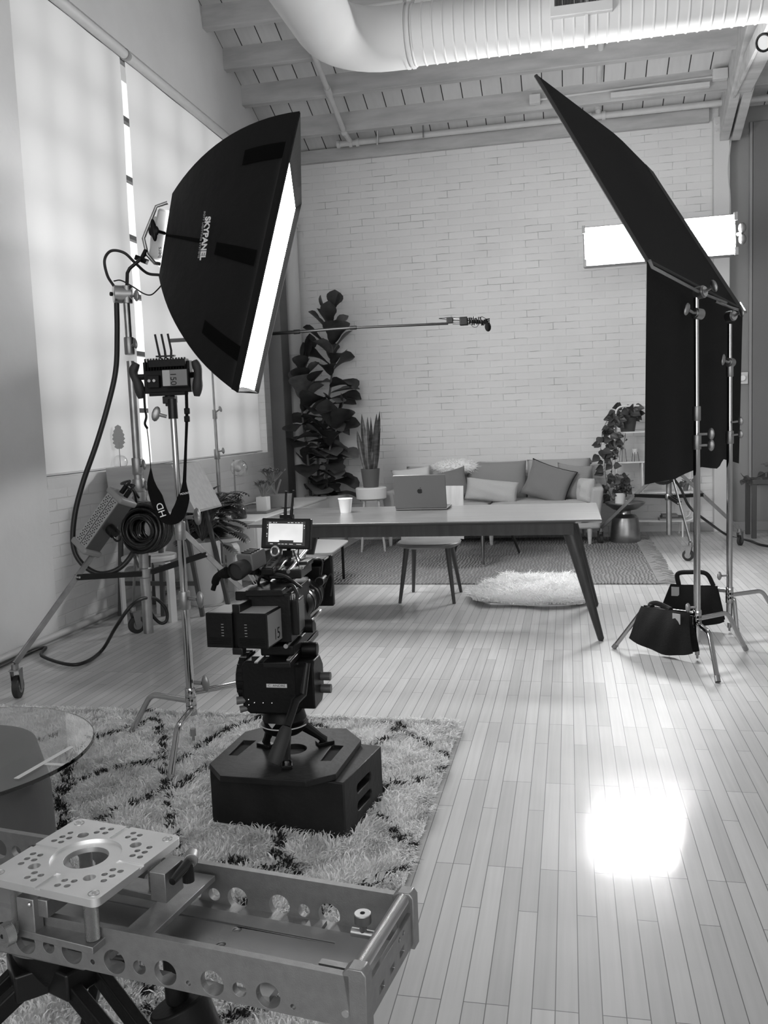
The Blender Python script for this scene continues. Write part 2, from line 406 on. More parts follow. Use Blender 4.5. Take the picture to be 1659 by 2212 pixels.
# sloping rafter and level tie that run out from the post on the right
bm = MB()
for dx in (0.0, 0.115):
    p0 = V((1.64+dx, YB-0.02, deckz(YB)-0.20)); p1 = V((1.64+dx, 4.0, deckz(4.0)-0.20)); bm.bar(p0, p1, 0.09, 0.36)
struct(bm, 'trim_%d' % k, m_beam, bevel=0.006); k += 1
bm = MB(); bm.bar((1.70, YB-0.05, 4.42), (1.70, 3.8, 4.58), 0.16, 0.16); bm.bar((1.63, YB-0.4, 4.345), (1.63, 3.8, 4.49), 0.03, 0.03)
struct(bm, 'trim_%d' % k, m_beam, bevel=0.006); k += 1
bm = MB(); bm.bx(1.535, 1.695, YB-0.10, YB, 0, 4.36); struct(bm, 'trim_%d' % k, m_white, bevel=0.006); k += 1
bm = MB()
for a in (0, 1):
    for c in (0, 1, 2): bm.cyl((1.56+0.055*c, YB-0.105, 4.22+0.07*a), (1.56+0.055*c, YB-0.125, 4.22+0.07*a), 0.013, n=6)
bm.bx(1.54, 1.69, YB-0.108, YB-0.10, 4.18, 4.34)
t = bm.build('post_bracket', m_white, bpy.data.objects['trim_%d' % (k-1)])
bm = MB(); bm.bx(1.905, 1.935, YB-0.01, YB+0.02, 0.5, 4.3); struct(bm, 'trim_%d' % k, mat('grey_trim', 0.27, 0.5), bevel=0.004); k += 1
bm = MB(); bm.bx(1.94, 5.1, YB-0.005, YB+0.02, 0.5, 4.3); struct(bm, 'trim_%d' % k, mat('dark_grey_panel', 0.16, 0.6), bevel=0.004); k += 1
bm = MB(); bm.bx(1.30, XR, YB-0.03, YB, 0, 0.10); struct(bm, 'baseboard_back', mat('grey_base', 0.28, 0.5), bevel=0.004)
# heating pipe that runs along the foot of the left wall stands in for a baseboard
bm = MB(); bm.cyl((XL+0.03, YF, 0.045), (XL+0.03, 9.2, 0.045), 0.022, n=12); bm.bx(XL, XL+0.015, YF, 9.6, 0, 0.03)
struct(bm, 'baseboard_left', mat('pipe_paint', 0.42, 0.45))
# sloped inner sill and thin trim of the window
bm = MB(); bm.prism([(0, 0), (0.34, -0.0), (0.345, -0.05), (0.335, -0.10), (0, -0.10)], (XL-0.34, WY0, WZ0+0.012), (1, 0, 0), (0, 0, 1), (0, WY1-WY0, 0))
struct(bm, 'trim_%d' % k, m_plaster, bevel=0.004); k += 1
# dark pilaster and round downpipe in the corner
bm = MB(); bm.bx(XL-0.10, XL+0.16, 9.46, 9.74, 0, 4.6); struct(bm, 'trim_%d' % k, mat('grey_pilaster', 0.13, 0.6, var=(3, 0.1)), bevel=0.01); k += 1
dp = MB(); dp.cyl((-3.13, 9.93, 0), (-3.13, 9.93, 4.34), 0.105, n=28)
for z in (0.9, 2.15, 3.6): dp.cyl((-3.13, 9.93, z), (-3.13, 9.93, z+0.09), 0.122, n=28)
tag(dp.build('downpipe', m_white, loc=(-3.13, 9.93, 0)), 'fat round white painted downpipe in the far left corner behind the tall fig', 'pipe')

# window joinery: two steel casements with many small panes behind the shades
m_frame = mat('steel_window_frame', 0.10, 0.5)
m_glass = bpy.data.materials.new('window_glass'); m_glass.use_nodes = True
nt = m_glass.node_tree; nt.nodes.clear(); o_ = nt.nodes.new('ShaderNodeOutputMaterial'); g_ = nt.nodes.new('ShaderNodeBsdfTransparent'); gg = nt.nodes.new('ShaderNodeBsdfGlossy'); gg.inputs[1].default_value = 0.02
mx = nt.nodes.new('ShaderNodeMixShader'); mx.inputs[0].default_value = 0.06; g_.inputs[0].default_value = (0.95, 0.95, 0.95, 1)
nt.links.new(g_.outputs[0], mx.inputs[1]); nt.links.new(gg.outputs[0], mx.inputs[2]); nt.links.new(mx.outputs[0], o_.inputs[0])
mid = 6.34
for wn, (a, b2) in enumerate(((WY0, mid), (mid, WY1))):
    fr = MB(); X0 = XL-0.165
    nv = 3 if wn == 0 else 5
    for i in range(nv+1):
        y = a+(b2-a)*i/nv; ww = 0.06 if i in (0, nv) else 0.032
        fr.bx(X0, X0+0.04, y-ww/2, y+ww/2, WZ0, WZ1)
    for j in range(8):
        z = WZ0+(WZ1-WZ0)*j/7; fr.bx(X0, X0+0.04, a, b2, z-0.018, z+0.018)
    wo = struct(fr, 'window_%d' % (wn+1), m_frame)
    gl = MB(); gl.bx(X0+0.016, X0+0.020, a, b2, WZ0, WZ1); gl.build('glass_pane', m_glass, wo)
# shades
m_shade = bpy.data.materials.new('shade_fabric'); m_shade.use_nodes = True; nt = m_shade.node_tree; nt.nodes.clear()
o_ = nt.nodes.new('ShaderNodeOutputMaterial'); d_ = nt.nodes.new('ShaderNodeBsdfDiffuse'); t_ = nt.nodes.new('ShaderNodeBsdfTranslucent'); mx = nt.nodes.new('ShaderNodeMixShader')
d_.inputs[0].default_value = (0.75, 0.75, 0.75, 1); t_.inputs[0].default_value = (0.9, 0.9, 0.9, 1); mx.inputs[0].default_value = 0.48
nt.links.new(d_.outputs[0], mx.inputs[1]); nt.links.new(t_.outputs[0], mx.inputs[2]); nt.links.new(mx.outputs[0], o_.inputs[0])
XS = XL-0.05
for nm, (ya0, ya1, yb0, yb1), lab in (('near', (5.10, 6.50, 5.065, 6.44), 'broad white translucent roller shade over the window half nearest the camera'),
                               ('far', (6.58, 9.17, 6.60, 9.20), 'broad white translucent roller shade over the window half next to the corner')):
    zt, zb = WZ1-0.07, WZ0+0.03
    t = thing('window_blind', lab, 'window shade', (XS, (ya0+ya1)/2, zb), 'window shades')
    P = [[V((XS+0.004*math.sin(i*0.9)+0.003*math.sin(j*1.3), (ya0+(ya1-ya0)*j/12)*(1-i/14)+(yb0+(yb1-yb0)*j/12)*(i/14), zt+(zb-zt)*i/14)) for j in range(13)] for i in range(15)]
    s_ = MB(); s_.grid(P); s_.build('shade_cloth', m_shade, t)
    s_ = MB(); s_.cyl((XS+0.035, ya0-0.01, WZ1-0.045), (XS+0.035, ya1+0.012, WZ1-0.045), 0.035, n=20); s_.build('roller_tube', m_white, t)
    s_ = MB(); s_.cyl((XS+0.035, ya1+0.012, WZ1-0.045), (XS+0.035, ya1+0.025, WZ1-0.045), 0.043, n=20); s_.build('end_cap', mat('cap_grey', 0.3, 0.4), t)
    s_ = MB(); s_.bar((XS, yb0, zb), (XS, yb1, zb), 0.012, 0.03, V((1, 0, 0))); s_.build('hem_bar', m_white, t)

# ------------------------------------------------------------------ duct
DY, DR = 7.0, 0.215
dz = 4.285
x_el, x_end = -1.30, 2.9
t = thing('air_duct', 'thick white spiral air duct with an elbow hung below the roof', 'duct', (0, DY, dz))
m_duct = mat('duct_paint', 0.62, 0.8, spec=0.15, var=(2, 0.03))
d = MB(); pts = []; n_r = 0
x = x_el+0.12; prof = []
while x < x_end:
    prof += [(DR, x), (DR, x+0.062), (DR+0.006, x+0.068), (DR+0.006, x+0.074), (DR, x+0.080)]; x += 0.080
d.lathe([(r_, xx) for r_, xx in prof], (0, DY, dz), 40, axis=(1, 0, 0)); d.build('spiral_duct', m_duct, t)
e = MB(); cx_, cy_ = x_el, DY-0.42
ep = [V((x_el+0.12, DY, dz))]
for i in range(9):
    a = PI/2+ (PI/2)*i/8; ep.append(V((cx_+0.42*math.cos(a), cy_+0.42*math.sin(a), dz)))
ep.append(V((cx_-0.42, 3.2, dz+0.0)))
e.tube(ep, DR+0.012, 40); e.build('duct_elbow', m_duct, t)
e = MB()
for xx in (x_el+0.12, x_el+0.16, -0.08+0.25): e.nx().cyl((xx, DY, dz), (xx+0.02, DY, dz), DR+0.017, n=40)
e.build('duct_collar', m_duct, t)
s_ = MB(); s_.bar((-1.12, DY-0.02, dz+DR), (-1.02, DY+0.6, deckz(DY+.6)), 0.03, 0.004); s_.nx().bar((-1.18, DY+0.02, dz+DR), (-1.20, DY-0.02, deckz(DY)), 0.03, 0.004); s_.build('hanger_strap', m_beam, t)
gx0, gx1 = -0.08, 0.36
g = MB(); gz = dz; gy = DY-DR-0.03
g.bx(gx0, gx1, gy, gy+0.10, dz-0.10, dz+0.24)
gb = g.build('vent_box', m_duct, t, bevel=0.004)
c_ = MB(); c_.bx(gx0+0.035, gx1-0.035, gy-0.02, gy+0.03, dz-0.03, dz+0.20); cut(gb, MB().add([(v[0], v[1]-DY, v[2]-dz) for v in c_.v], c_.f))
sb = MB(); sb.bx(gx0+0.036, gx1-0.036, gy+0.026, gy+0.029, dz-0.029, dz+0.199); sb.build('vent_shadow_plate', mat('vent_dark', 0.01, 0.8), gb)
sl = MB(); x = gx0+0.04
while x < gx1-0.04: sl.bx(x, x+0.0035, gy+0.002, gy+0.024, dz-0.029, dz+0.199); x += 0.0105
sl.bx((gx0+gx1)/2-0.004, (gx0+gx1)/2+0.004, gy, gy+0.024, dz-0.029, dz+0.199)
sl.build('vent_slats', m_alum, gb)

# ------------------------------------------------------------------ pipes
m_pipe = mat('white_pipe_paint', 0.58, 0.45, var=(8, 0.05))
t = thing('sprinkler_pipe', 'long thin white sprinkler pipe along the top of the brick wall', 'pipe', (0, 9.9, 4.46))
pm = MB(); a0 = WY(728, 305, 9.9); pm.cyl((a0.x, 9.9, 4.46), (XR-.1, 9.9, 4.46), 0.033, n=14); pm.build('main_pipe', m_pipe, t)
pm = MB()
for xx in (a0.x, a0.x+0.14, a0.x+0.22): pm.nx().cyl((xx, 9.9, 4.46), (xx+0.035, 9.9, 4.46), 0.045, n=14)
for xx in (WY(1270, 240, 9.9).x, WY(1300, 240, 9.9).x): pm.nx().cyl((xx, 9.9, 4.46), (xx+0.035, 9.9, 4.46), 0.045, n=14)
pm.build('pipe_collar', m_pipe, t)
pm = MB(); q0 = V((a0.x+0.16, 9.88, 4.47)); q1 = V((a0.x+0.16, 9.60, beamz(9.6)+0.02)); q2 = V((a0.x+0.14, 6.2, beamz(6.2)-0.05))
pm.tube([q0, q1, q2], 0.028, 12); pm.sphere(q1, 0.04); pm.cyl(q1+(q2-q1)*0.16, q1+(q2-q1)*0.19, 0.036, n=12); pm.build('branch_pipe', m_pipe, t)
pm = MB(); xx = WY(1291, 150, 9.9).x; pm.cyl((xx, 9.9, 4.46), (xx, 9.9, deckz(9.9)), 0.03, n=12); pm.cyl((xx, 9.9, 4.52), (xx, 9.9, 4.6), 0.04, n=12)
pm.cyl((xx, 8.0, beamz(8.0)-.04), (xx, 9.9, 4.62), 0.03, n=12)
pm.build('riser_pipe', m_pipe, t)
pm = MB(); xx = WY(912, 200, 9.88).x; pm.cyl((xx, 9.86, 4.42), (xx, 9.86, 4.9), 0.008, n=8); pm.ring((xx, 9.9, 4.46), 0.04, 0.006, (1, 0, 0)); 
xx = WY(815, 290, 9.88).x; pm.nx().cyl((xx, 9.86, 4.40), (xx+0.05, 9.7, 4.62), 0.012, n=8); pm.ring((xx, 9.9, 4.46), 0.04, 0.007, (1, 0, 0)); pm.build('pipe_hanger', m_steel, t)
# surface conduit, boxes and light track on the last beam
t = thing('surface_conduit', 'white metal conduit and junction boxes along the beam at upper right', 'conduit', (0.4, 9.5, beamz(9.5)))
yb9 = 9.555; zz = beamz(9.56)
cm = MB(); x0 = WY(1160, 225, yb9).x; x1_ = WY(1540, 180, yb9).x
cm.cyl((x0, yb9-0.02, zz+0.09), (x1_, yb9-0.02, zz+0.12), 0.011, n=8); cm.build('conduit_tube', m_pipe, t)
cm = MB(); cm.box((x0-0.02, yb9-0.035, zz+0.09), (0.11, 0.07, 0.09)); cm.build('junction_box', m_pipe, t, bevel=0.004)
cm = MB(); cm.box((x1_+0.06, yb9-0.04, zz+0.125), (0.14, 0.08, 0.10)); cm.build('junction_box', m_pipe, t, bevel=0.004)
cm = MB(); cm.box(((x0+x1_)/2+0.35, yb9-0.03, zz+0.045), (0.95, 0.05, 0.05)); cm.build('light_track', m_pipe, t, bevel=0.004)
# spotlight at the top right
p = WY(1650, 92, 6.2)
t = thing('ceiling_spotlight', 'small round white spotlight cut off by the right edge under the tie beam', 'lamp', p)
s_ = MB(); s_.cyl(p, p+V((0.10, 0.10, 0.06)), 0.055, 0.05, n=20); s_.build('lamp_can', m_white, t)
s_ = MB(); s_.ring(p, 0.05, 0.008, (0.10, 0.10, 0.06), 20); s_.build('lamp_rim', m_black, t)
s_ = MB(); s_.cyl(p+V((0.10, 0.10, 0.06)), p+V((0.13, 0.15, 0.22)), 0.012, n=8); s_.build('lamp_arm', m_white, t)
# power cord looping off the post
cb = MB(); cb.tube(spline([WY(1578, 232, 10.0), WY(1579, 300, 10.0), WY(1573, 365, 10.0), WY(1577, 420, 10.0), WY(1578, 470, 10.0)]), 0.006, 8)
tag(cb.build('loose_cord', mat('cord_white', 0.45, 0.5), loc=WY(1578, 470, 10.0)), 'thin pale cord hanging down beside the white wall post', 'cord')
# thermostat
p = WY(1603, 817, YB); t = thing('wall_switch', 'small square white dial plate on the grey wall at right', 'switch', p)
s_ = MB(); s_.box(p+V((0, -0.008, 0)), (0.115, 0.016, 0.125)); s_.build('switch_plate', m_white, t, bevel=0.003)
s_ = MB(); s_.cyl(p+V((-0.005, -0.016, 0)), p+V((-0.005, -0.05, 0)), 0.035, 0.030, n=24); s_.build('dial', m_steel, t)
# ================================================================== FAR END OF THE ROOM
def pillow(c, w, h, t, nrm, up, m, label, roll=0.0, name='cushion', pin=0.10, wr=0.010, group='cushions on the sofa', seam=None):
    nrm = V(nrm).normalized(); x = V(up).cross(nrm).normalized(); y = nrm.cross(x)
    x, y = x*math.cos(roll)+y*math.sin(roll), y*math.cos(roll)-x*math.sin(roll)
    n = 18; ph = random.uniform(0, 6); F_, B_ = [], []
    for i in range(n+1):
        rf, rb = [], []
        for j in range(n+1):
            u = -1+2*i/n; v = -1+2*j/n
            px = u*(1-pin*(1-v*v)**1.0*abs(u)**3); py = v*(1-pin*(1-u*u)*abs(v)**3)
            th = t*0.5*((1-abs(u)**2.6)*(1-abs(v)**2.6))**0.45
            th += wr*math.sin(5*u+3*v+ph)*math.sin(4*v-2*u+ph)*(1-u*u)*(1-v*v)
            p = V(c)+x*(px*w/2)+y*(py*h/2)
            rf.append(p+nrm*th); rb.append(p-nrm*th)
        F_.append(rf); B_.append(rb)
    mb = MB(); mb.grid(F_); mb.grid([list(reversed(r_)) for r_ in B_])
    # weld border
    o = mb.build(name, m, loc=V(c), smooth=80)
    import bmesh
    bm = bmesh.new(); bm.from_mesh(o.data); bmesh.ops.remove_doubles(bm, verts=bm.verts, dist=0.0005); bm.normal_update(); bm.to_mesh(o.data); bm.free()
    o.data.polygons.foreach_set('use_smooth', [True]*len(o.data.polygons))
    tag(o, label, 'cushion', group)
    if seam:
        rim = [V(c)+x*((-1+2*k/12)*w/2)+y*(h/2)*(1-pin*(1-(-1+2*k/12)**2)) for k in range(13)]
        rim += [V(c)+x*(w/2)*(1-pin*(1-(1-2*k/12)**2))+y*((1-2*k/12)*h/2) for k in range(1, 13)]
        mb = MB(); mb.tube(rim, 0.006, 6); mb.build('piping', seam, o)
    return o
m_linen = mat('linen_sofa', 0.36, 0.9, bump=(260, 0.25), sheen=0.2)
m_linen2 = mat('linen_back_cushion', 0.25, 0.9, bump=(260, 0.25), sheen=0.2)
m_pg = mat('grey_cushion_cloth', 0.17, 0.85, bump=(200, 0.2), sheen=0.2)
m_pm = mat('mid_cushion_cloth', 0.24, 0.85, bump=(200, 0.2), sheen=0.2)
m_pw = mat('white_cushion_cloth', 0.60, 0.85, bump=(200, 0.2), sheen=0.2)
m_pt = mat('oat_linen_cloth', 0.44, 0.9, bump=(150, 0.5), sheen=0.2)
# ---- sofa
SX0, SX1, SY0, SY1 = -1.92, 0.30, 9.02, 9.95
t = thing('sofa', 'long pale linen sofa with round wooden legs against the brick wall', 'sofa', ((SX0+SX1)/2, 9.5, 0))
s_ = MB(); s_.bx(SX0+0.04, SX1-0.04, SY0+0.03, SY1, 0.17, 0.33); s_.build('sofa_base', m_linen, t, bevel=0.02)
s_ = MB(); s_.prism([(0, 0), (0.16, 0), (0.20, 0.42), (0.12, 0.44), (0.0, 0.40)], (SX0+0.05, SY1-0.2, 0.30), (0, 1, 0), (0, 0, 1), (SX1-SX0-0.1, 0, 0)); s_.build('backrest', m_linen, t, bevel=0.03, seg=3)
for sgn, x0 in ((1, SX0), (-1, SX1)):
    s_ = MB(); P = []
    for i in range(9):
        a = i/8; z = 0.17+0.42*a
        out = 0.07*a*a
        P.append([(x0-sgn*out, z)])
    prof = [(x0-sgn*0.07*(i/8)**2*0.6, 0.17+0.42*i/8) for i in range(9)]+[(x0+sgn*0.11-sgn*0.03*(i/8)**2, 0.17+0.42*i/8) for i in range(8, -1, -1)]
    s_.prism([(q[0], q[1]) for q in prof], (0, SY0+0.02, 0), (1, 0, 0), (0, 0, 1), (0, 0.86, 0)); s_.build('armrest', m_linen, t, bevel=0.03, seg=3)
def softbox_mesh(x0, x1, y0, y1, z0, z1, r=0.05):
    mb = MB(); n = 14; 
    cx, cy, cz = (x0+x1)/2, (y0+y1)/2, (z0+z1)/2; hx, hy, hz = (x1-x0)/2, (y1-y0)/2, (z1-z0)/2
    m = 24; vs_ = []; e1, e2 = 0.35, 0.25
    def sp(c_, e): return math.copysign(abs(c_)**e, c_)
    for i in range(n+1):
        ph = -PI/2+PI*i/n
        for k in range(m):
            th = 2*PI*k/m
            vs_.append((cx+hx*sp(math.cos(ph), e1)*sp(math.cos(th), e2), cy+hy*sp(math.cos(ph), e1)*sp(math.sin(th), e2), cz+hz*sp(math.sin(ph), e1)))
    mb.add(vs_, [(i*m+k, i*m+(k+1) % m, (i+1)*m+(k+1) % m, (i+1)*m+k) for i in range(n) for k in range(m)]); return mb
xm = WY(1057, 1083, 9.2).x
softbox_mesh(SX0+0.12, xm-0.003, SY0-0.01, SY1-0.2, 0.30, 0.455).build('seat_cushion', m_linen, t, smooth=80)
softbox_mesh(xm+0.003, SX1-0.11, SY0-0.01, SY1-0.2, 0.30, 0.455).build('seat_cushion', m_linen, t, smooth=80)
for px, py, w_, h_, m_ in ((940, 1035, 0.66, 0.42, m_linen), (1072, 1038, 0.66, 0.45, m_linen2), (1207, 1035, 0.68, 0.46, m_linen)):
    c = WY(px, py, 9.68); c.z = 0.44+h_/2-0.03
    o = pillow(c, w_, h_, 0.2, (0, -1, 0.28), (0, 0, 1), m_, 'x', pin=0.03, wr=0.006)
    for k_ in ('label', 'category', 'group'): del o[k_]
    o.name = 'back_cushion'; loc = o.location.copy(); o.parent = t; o.location = loc-t.location
for px in (845, 1061, 1275):
    p = WZ(px, 1181, 0.0); 
    s_ = MB(); s_.cyl((p.x, 9.09, 0.18), (p.x, 9.09, 0.0), 0.028, 0.016, 14); s_.build('leg', m_woodl, t)
for x in (SX0+0.15, SX1-0.15): s_ = MB(); s_.cyl((x, 9.85, 0.18), (x, 9.85, 0.0), 0.028, 0.016, 14); s_.build('leg', m_woodl, t)
cd = lambda px, py, Y: WY(px, py, Y)
pillow(cd(890, 1042, 9.40), 0.44, 0.34, 0.16, (0.1, -1, 0.4), (0, 0, 1), m_pw, 'white cushion with pointed corners at the far left of the sofa', 0.10)
pillow(cd(968, 1048, 9.34), 0.44, 0.34, 0.15, (0.1, -1, 0.4), (0, 0, 1), m_pg, 'dark grey cushion leaning behind the laptop on the sofa', 0.22)
pillow(cd(1062, 1060, 9.24), 0.56, 0.24, 0.14, (0, -1, 0.25), (0, 0, 1), m_pt, 'long oatmeal linen lumbar cushion in front of the sofa middle', -0.13, pin=0.05)
pillow(cd(1184, 1043, 9.32), 0.50, 0.40, 0.16, (-0.15, -1, 0.35), (0, 0, 1), m_pg, 'grey cushion with dark piping leaning to the right on the sofa', -0.33, seam=m_black)
pillow(cd(1238, 1042, 9.42), 0.38, 0.40, 0.16, (-0.1, -1, 0.3), (0, 0, 1), m_pm, 'mid grey cushion behind the small round one on the sofa', -0.12)
pillow(cd(1266, 1060, 9.22), 0.22, 0.26, 0.15, (-0.75, -0.65, 0.1), (0, 0, 1), m_pt, 'small pale cushion seen edge on beside the right sofa arm', 0.0, pin=0.02)
o = MB().tube(spline([cd(1210, 1002, 9.86), cd(1240, 1000, 9.86), cd(1266, 1000, 9.86), cd(1276, 996, 9.84)]), [0.035]*5+[0.04]*5+[0.045]*5+[0.03]*(spline([V((0,0,0))]*4).__len__()-15), 12)
tag(o.build('bolster', m_pm, loc=cd(1240, 1000, 9.86)), 'narrow rolled grey bolster lying on top of the sofa back at right', 'bolster')

# ---- fur and pile
def fur(name, P, N, length, width, lean, mats, mi=None, seg=3, parent=None, loc=(0, 0, 0), jit=0.5):
    """P (n,3) roots, N (n,3) growth direction; every strand a thin curved blade"""
    n = len(P); side = rng.normal(size=(n, 3)); side -= (side*N).sum(1)[:, None]*N; side /= np.linalg.norm(side, axis=1)[:, None]
    ln = np.array(lean, float); ld = ln[None, :]+rng.normal(size=(n, 3))*jit; ld[:, 2] *= 0.3
    L = length*(0.65+0.7*rng.random(n)); W_ = width*(0.6+0.8*rng.random(n))
    rows = []
    for k in range(seg+1):
        t_ = k/seg; c = P+N*(L*t_*(1-0.35*t_))[:, None]+ld*(L*t_*t_*0.75)[:, None]
        w_ = W_*(1-t_**1.6)*0.5 if k < seg else W_*0.05
        rows.append(c-side*w_[:, None] if not np.isscalar(w_) else c-side*w_); rows.append(c+side*w_[:, None] if not np.isscalar(w_) else c+side*w_)
    R_ = np.stack(rows, 1)-np.array(loc)[None, None, :]; m = 2*(seg+1)
    me = bpy.data.meshes.new(name); me.vertices.add(n*m); me.vertices.foreach_set('co', R_.reshape(-1))
    base = (np.arange(n)*m)[:, None]
    q = np.array([[2*k, 2*k+1, 2*k+3, 2*k+2] for k in range(seg)]).reshape(-1)
    idx = (base+q[None, :]).reshape(-1)
    nf = n*seg; me.loops.add(nf*4); me.loops.foreach_set('vertex_index', idx.astype(np.int32))
    me.polygons.add(nf); me.polygons.foreach_set('loop_start', (np.arange(nf)*4).astype(np.int32))
    try: me.polygons.foreach_set('loop_total', np.full(nf, 4, np.int32))
    except Exception: pass
    me.update(calc_edges=True); me.validate()
    for mm in mats: me.materials.append(mm)
    if mi is not None: me.polygons.foreach_set('material_index', np.repeat(mi, seg).astype(np.int32))
    me.polygons.foreach_set('use_smooth', np.ones(nf, bool))
    o = bpy.data.objects.new(name, me); COL.objects.link(o)
    if parent is not None: o.parent = parent
    else: o.location = loc
    return o
m_wool = mat('cream_wool', 0.90, 0.9, sheen=0.3)
m_sheep = mat('sheepskin_wool', 0.95, 0.9, sheen=0.4)
# sheepskin thrown over the sofa back
p = cd(985, 1010, 9.70)
t = thing('sheepskin_throw', 'fluffy pale sheepskin laid over the top of the sofa back', 'sheepskin', p)
s_ = MB(); s_.sphere(p, (0.26, 0.12, 0.085), 20); s_.build('hide', m_wool, t)
n = 2600; u = rng.normal(size=(n, 3)); u /= np.linalg.norm(u, axis=1)[:, None]; u = u[u[:, 2] > -0.5]; u = u[:2600]
P = np.array(p)+u*np.array((0.26, 0.12, 0.085)); o = fur('wool_pile', P, u, 0.035, 0.006, (0.2, -0.2, -0.6), [m_wool], parent=t, loc=p); o['kind'] = 'stuff'

# ---- woven rug
m_jute = mat('flat_woven_wool', 0.27, 0.95)
nt = m_jute.node_tree; b = nt.nodes['Principled BSDF']; tc = nt.nodes.new('ShaderNodeTexCoord')
sp = nt.nodes.new('ShaderNodeSeparateXYZ'); nt.links.new(tc.outputs['Object'], sp.inputs[0])
nz = nt.nodes.new('ShaderNodeTexNoise'); nz.inputs['Scale'].default_value = 7; nt.links.new(tc.outputs['Object'], nz.inputs['Vector'])
yy = mth(nt, 'ADD', sp.outputs[1], mth(nt, 'MULTIPLY', nz.outputs[0], 0.03)); xx = mth(nt, 'ADD', sp.outputs[0], mth(nt, 'MULTIPLY', nz.outputs[0], 0.07))
sy = mth(nt, 'SINE', mth(nt, 'MULTIPLY', yy, 2*PI/0.044)); sx = mth(nt, 'SINE', mth(nt, 'ADD', mth(nt, 'MULTIPLY', xx, 2*PI/0.040), mth(nt, 'MULTIPLY', mth(nt, 'FLOOR', mth(nt, 'MULTIPLY', yy, 1/0.022)), PI)))
h = mth(nt, 'ADD', mth(nt, 'MULTIPLY', mth(nt, 'ABSOLUTE', sy), 0.4), mth(nt, 'MULTIPLY', mth(nt, 'SINE', mth(nt, 'MULTIPLY', xx, 2*PI/0.030)), 0.6))
r_ = nt.nodes.new('ShaderNodeMapRange'); r_.inputs['From Min'].default_value = -0.5; r_.inputs['From Max'].default_value = 0.9; r_.inputs['To Min'].default_value = 0.17; r_.inputs['To Max'].default_value = 0.27
nt.links.new(h, r_.inputs[0]); nt.links.new(gray_node(nt, r_.outputs[0]), b.inputs['Base Color'])
bp = nt.nodes.new('ShaderNodeBump'); bp.inputs['Distance'].default_value = 0.012; nt.links.new(h, bp.inputs['Height']); nt.links.new(bp.outputs[0], b.inputs['Normal'])
RX0, RX1, RY0, RY1 = -2.35, 0.66, 6.94, 9.62
t = thing('woven_rug', 'flat woven grey rug with fringed ends under the sofa', 'rug', ((RX0+RX1)/2, (RY0+RY1)/2, 0))
s_ = MB(); s_.bx(RX0, RX1, RY0, RY1, 0.0, 0.012); s_.build('rug_weave', m_jute, t, bevel=0.004)
for sd, xe, sg in ((1, RX1, 1), (0, RX0, -1)):
    s_ = MB()
    for k in range(130):
        y = RY0+(RY1-RY0)*(k+0.5)/130; dx = random.uniform(0.09, 0.17)*sg; dy = random.uniform(-0.05, 0.05)
        s_.tube([(xe, y, 0.012), (xe+dx*0.5, y+dy*0.3, 0.016+random.uniform(0, .01)), (xe+dx, y+dy, 0.006)], [0.006, 0.009, 0.005], 5)
    o = s_.build('fringe', mat('fringe_wool', 0.22, 0.95), t); o['kind'] = 'stuff'
# small sheepskin rug on the floor
out = [(-0.70, 6.24), (-0.74, 6.5), (-0.66, 6.8), (-0.58, 7.0), (-0.56, 7.18), (-0.46, 7.22), (-0.40, 7.10), (-0.2, 7.16), (0.0, 7.2), (0.06, 7.0), (0.06, 6.7), (0.12, 6.45), (0.13, 6.2), (0.0, 6.08), (-0.2, 6.05), (-0.4, 6.10), (-0.6, 6.12)]
def inside(poly, X, Y_):
    c = np.zeros(len(X), bool); n = len(poly)
    for i in range(n):
        x0, y0 = poly[i]; x1, y1 = poly[(i+1) % n]
        cond = ((y0 > Y_) != (y1 > Y_)) & (X < (x1-x0)*(Y_-y0)/(y1-y0+1e-12)+x0); c ^= cond
    return c
t = thing('sheepskin_rug', 'fluffy white sheepskin lying flat on the bare floor before the woven rug', 'sheepskin', (-0.3, 6.6, 0))
s_ = MB(); s_.prism([(-0.3+(a+0.3)*0.9, 6.62+(b_-6.62)*0.88) for a, b_ in out], (0, 0, 0.0), (1, 0, 0), (0, 1, 0), (0, 0, 0.012)); s_.build('hide', m_sheep, t)
n = 42000; X = rng.uniform(-0.8, 0.2, n); Y_ = rng.uniform(6.0, 7.3, n); k_ = inside(out, X, Y_); X, Y_ = X[k_], Y_[k_]
hz = 0.02+0.012*np.sin(X*14)*np.sin(Y_*11)
P = np.stack([X, Y_, np.maximum(hz, 0.012)], 1); N = np.tile((0, 0, 1.0), (len(X), 1))+rng.normal(size=(len(X), 3))*0.35; N[:, 2] = abs(N[:, 2])+0.3; N /= np.linalg.norm(N, axis=1)[:, None]
o = fur('wool_pile', P, N, 0.06, 0.007, (0.0, -0.3, -0.3), [m_sheep], parent=t, loc=(-0.3, 6.6, 0), jit=0.7); o['kind'] = 'stuff'

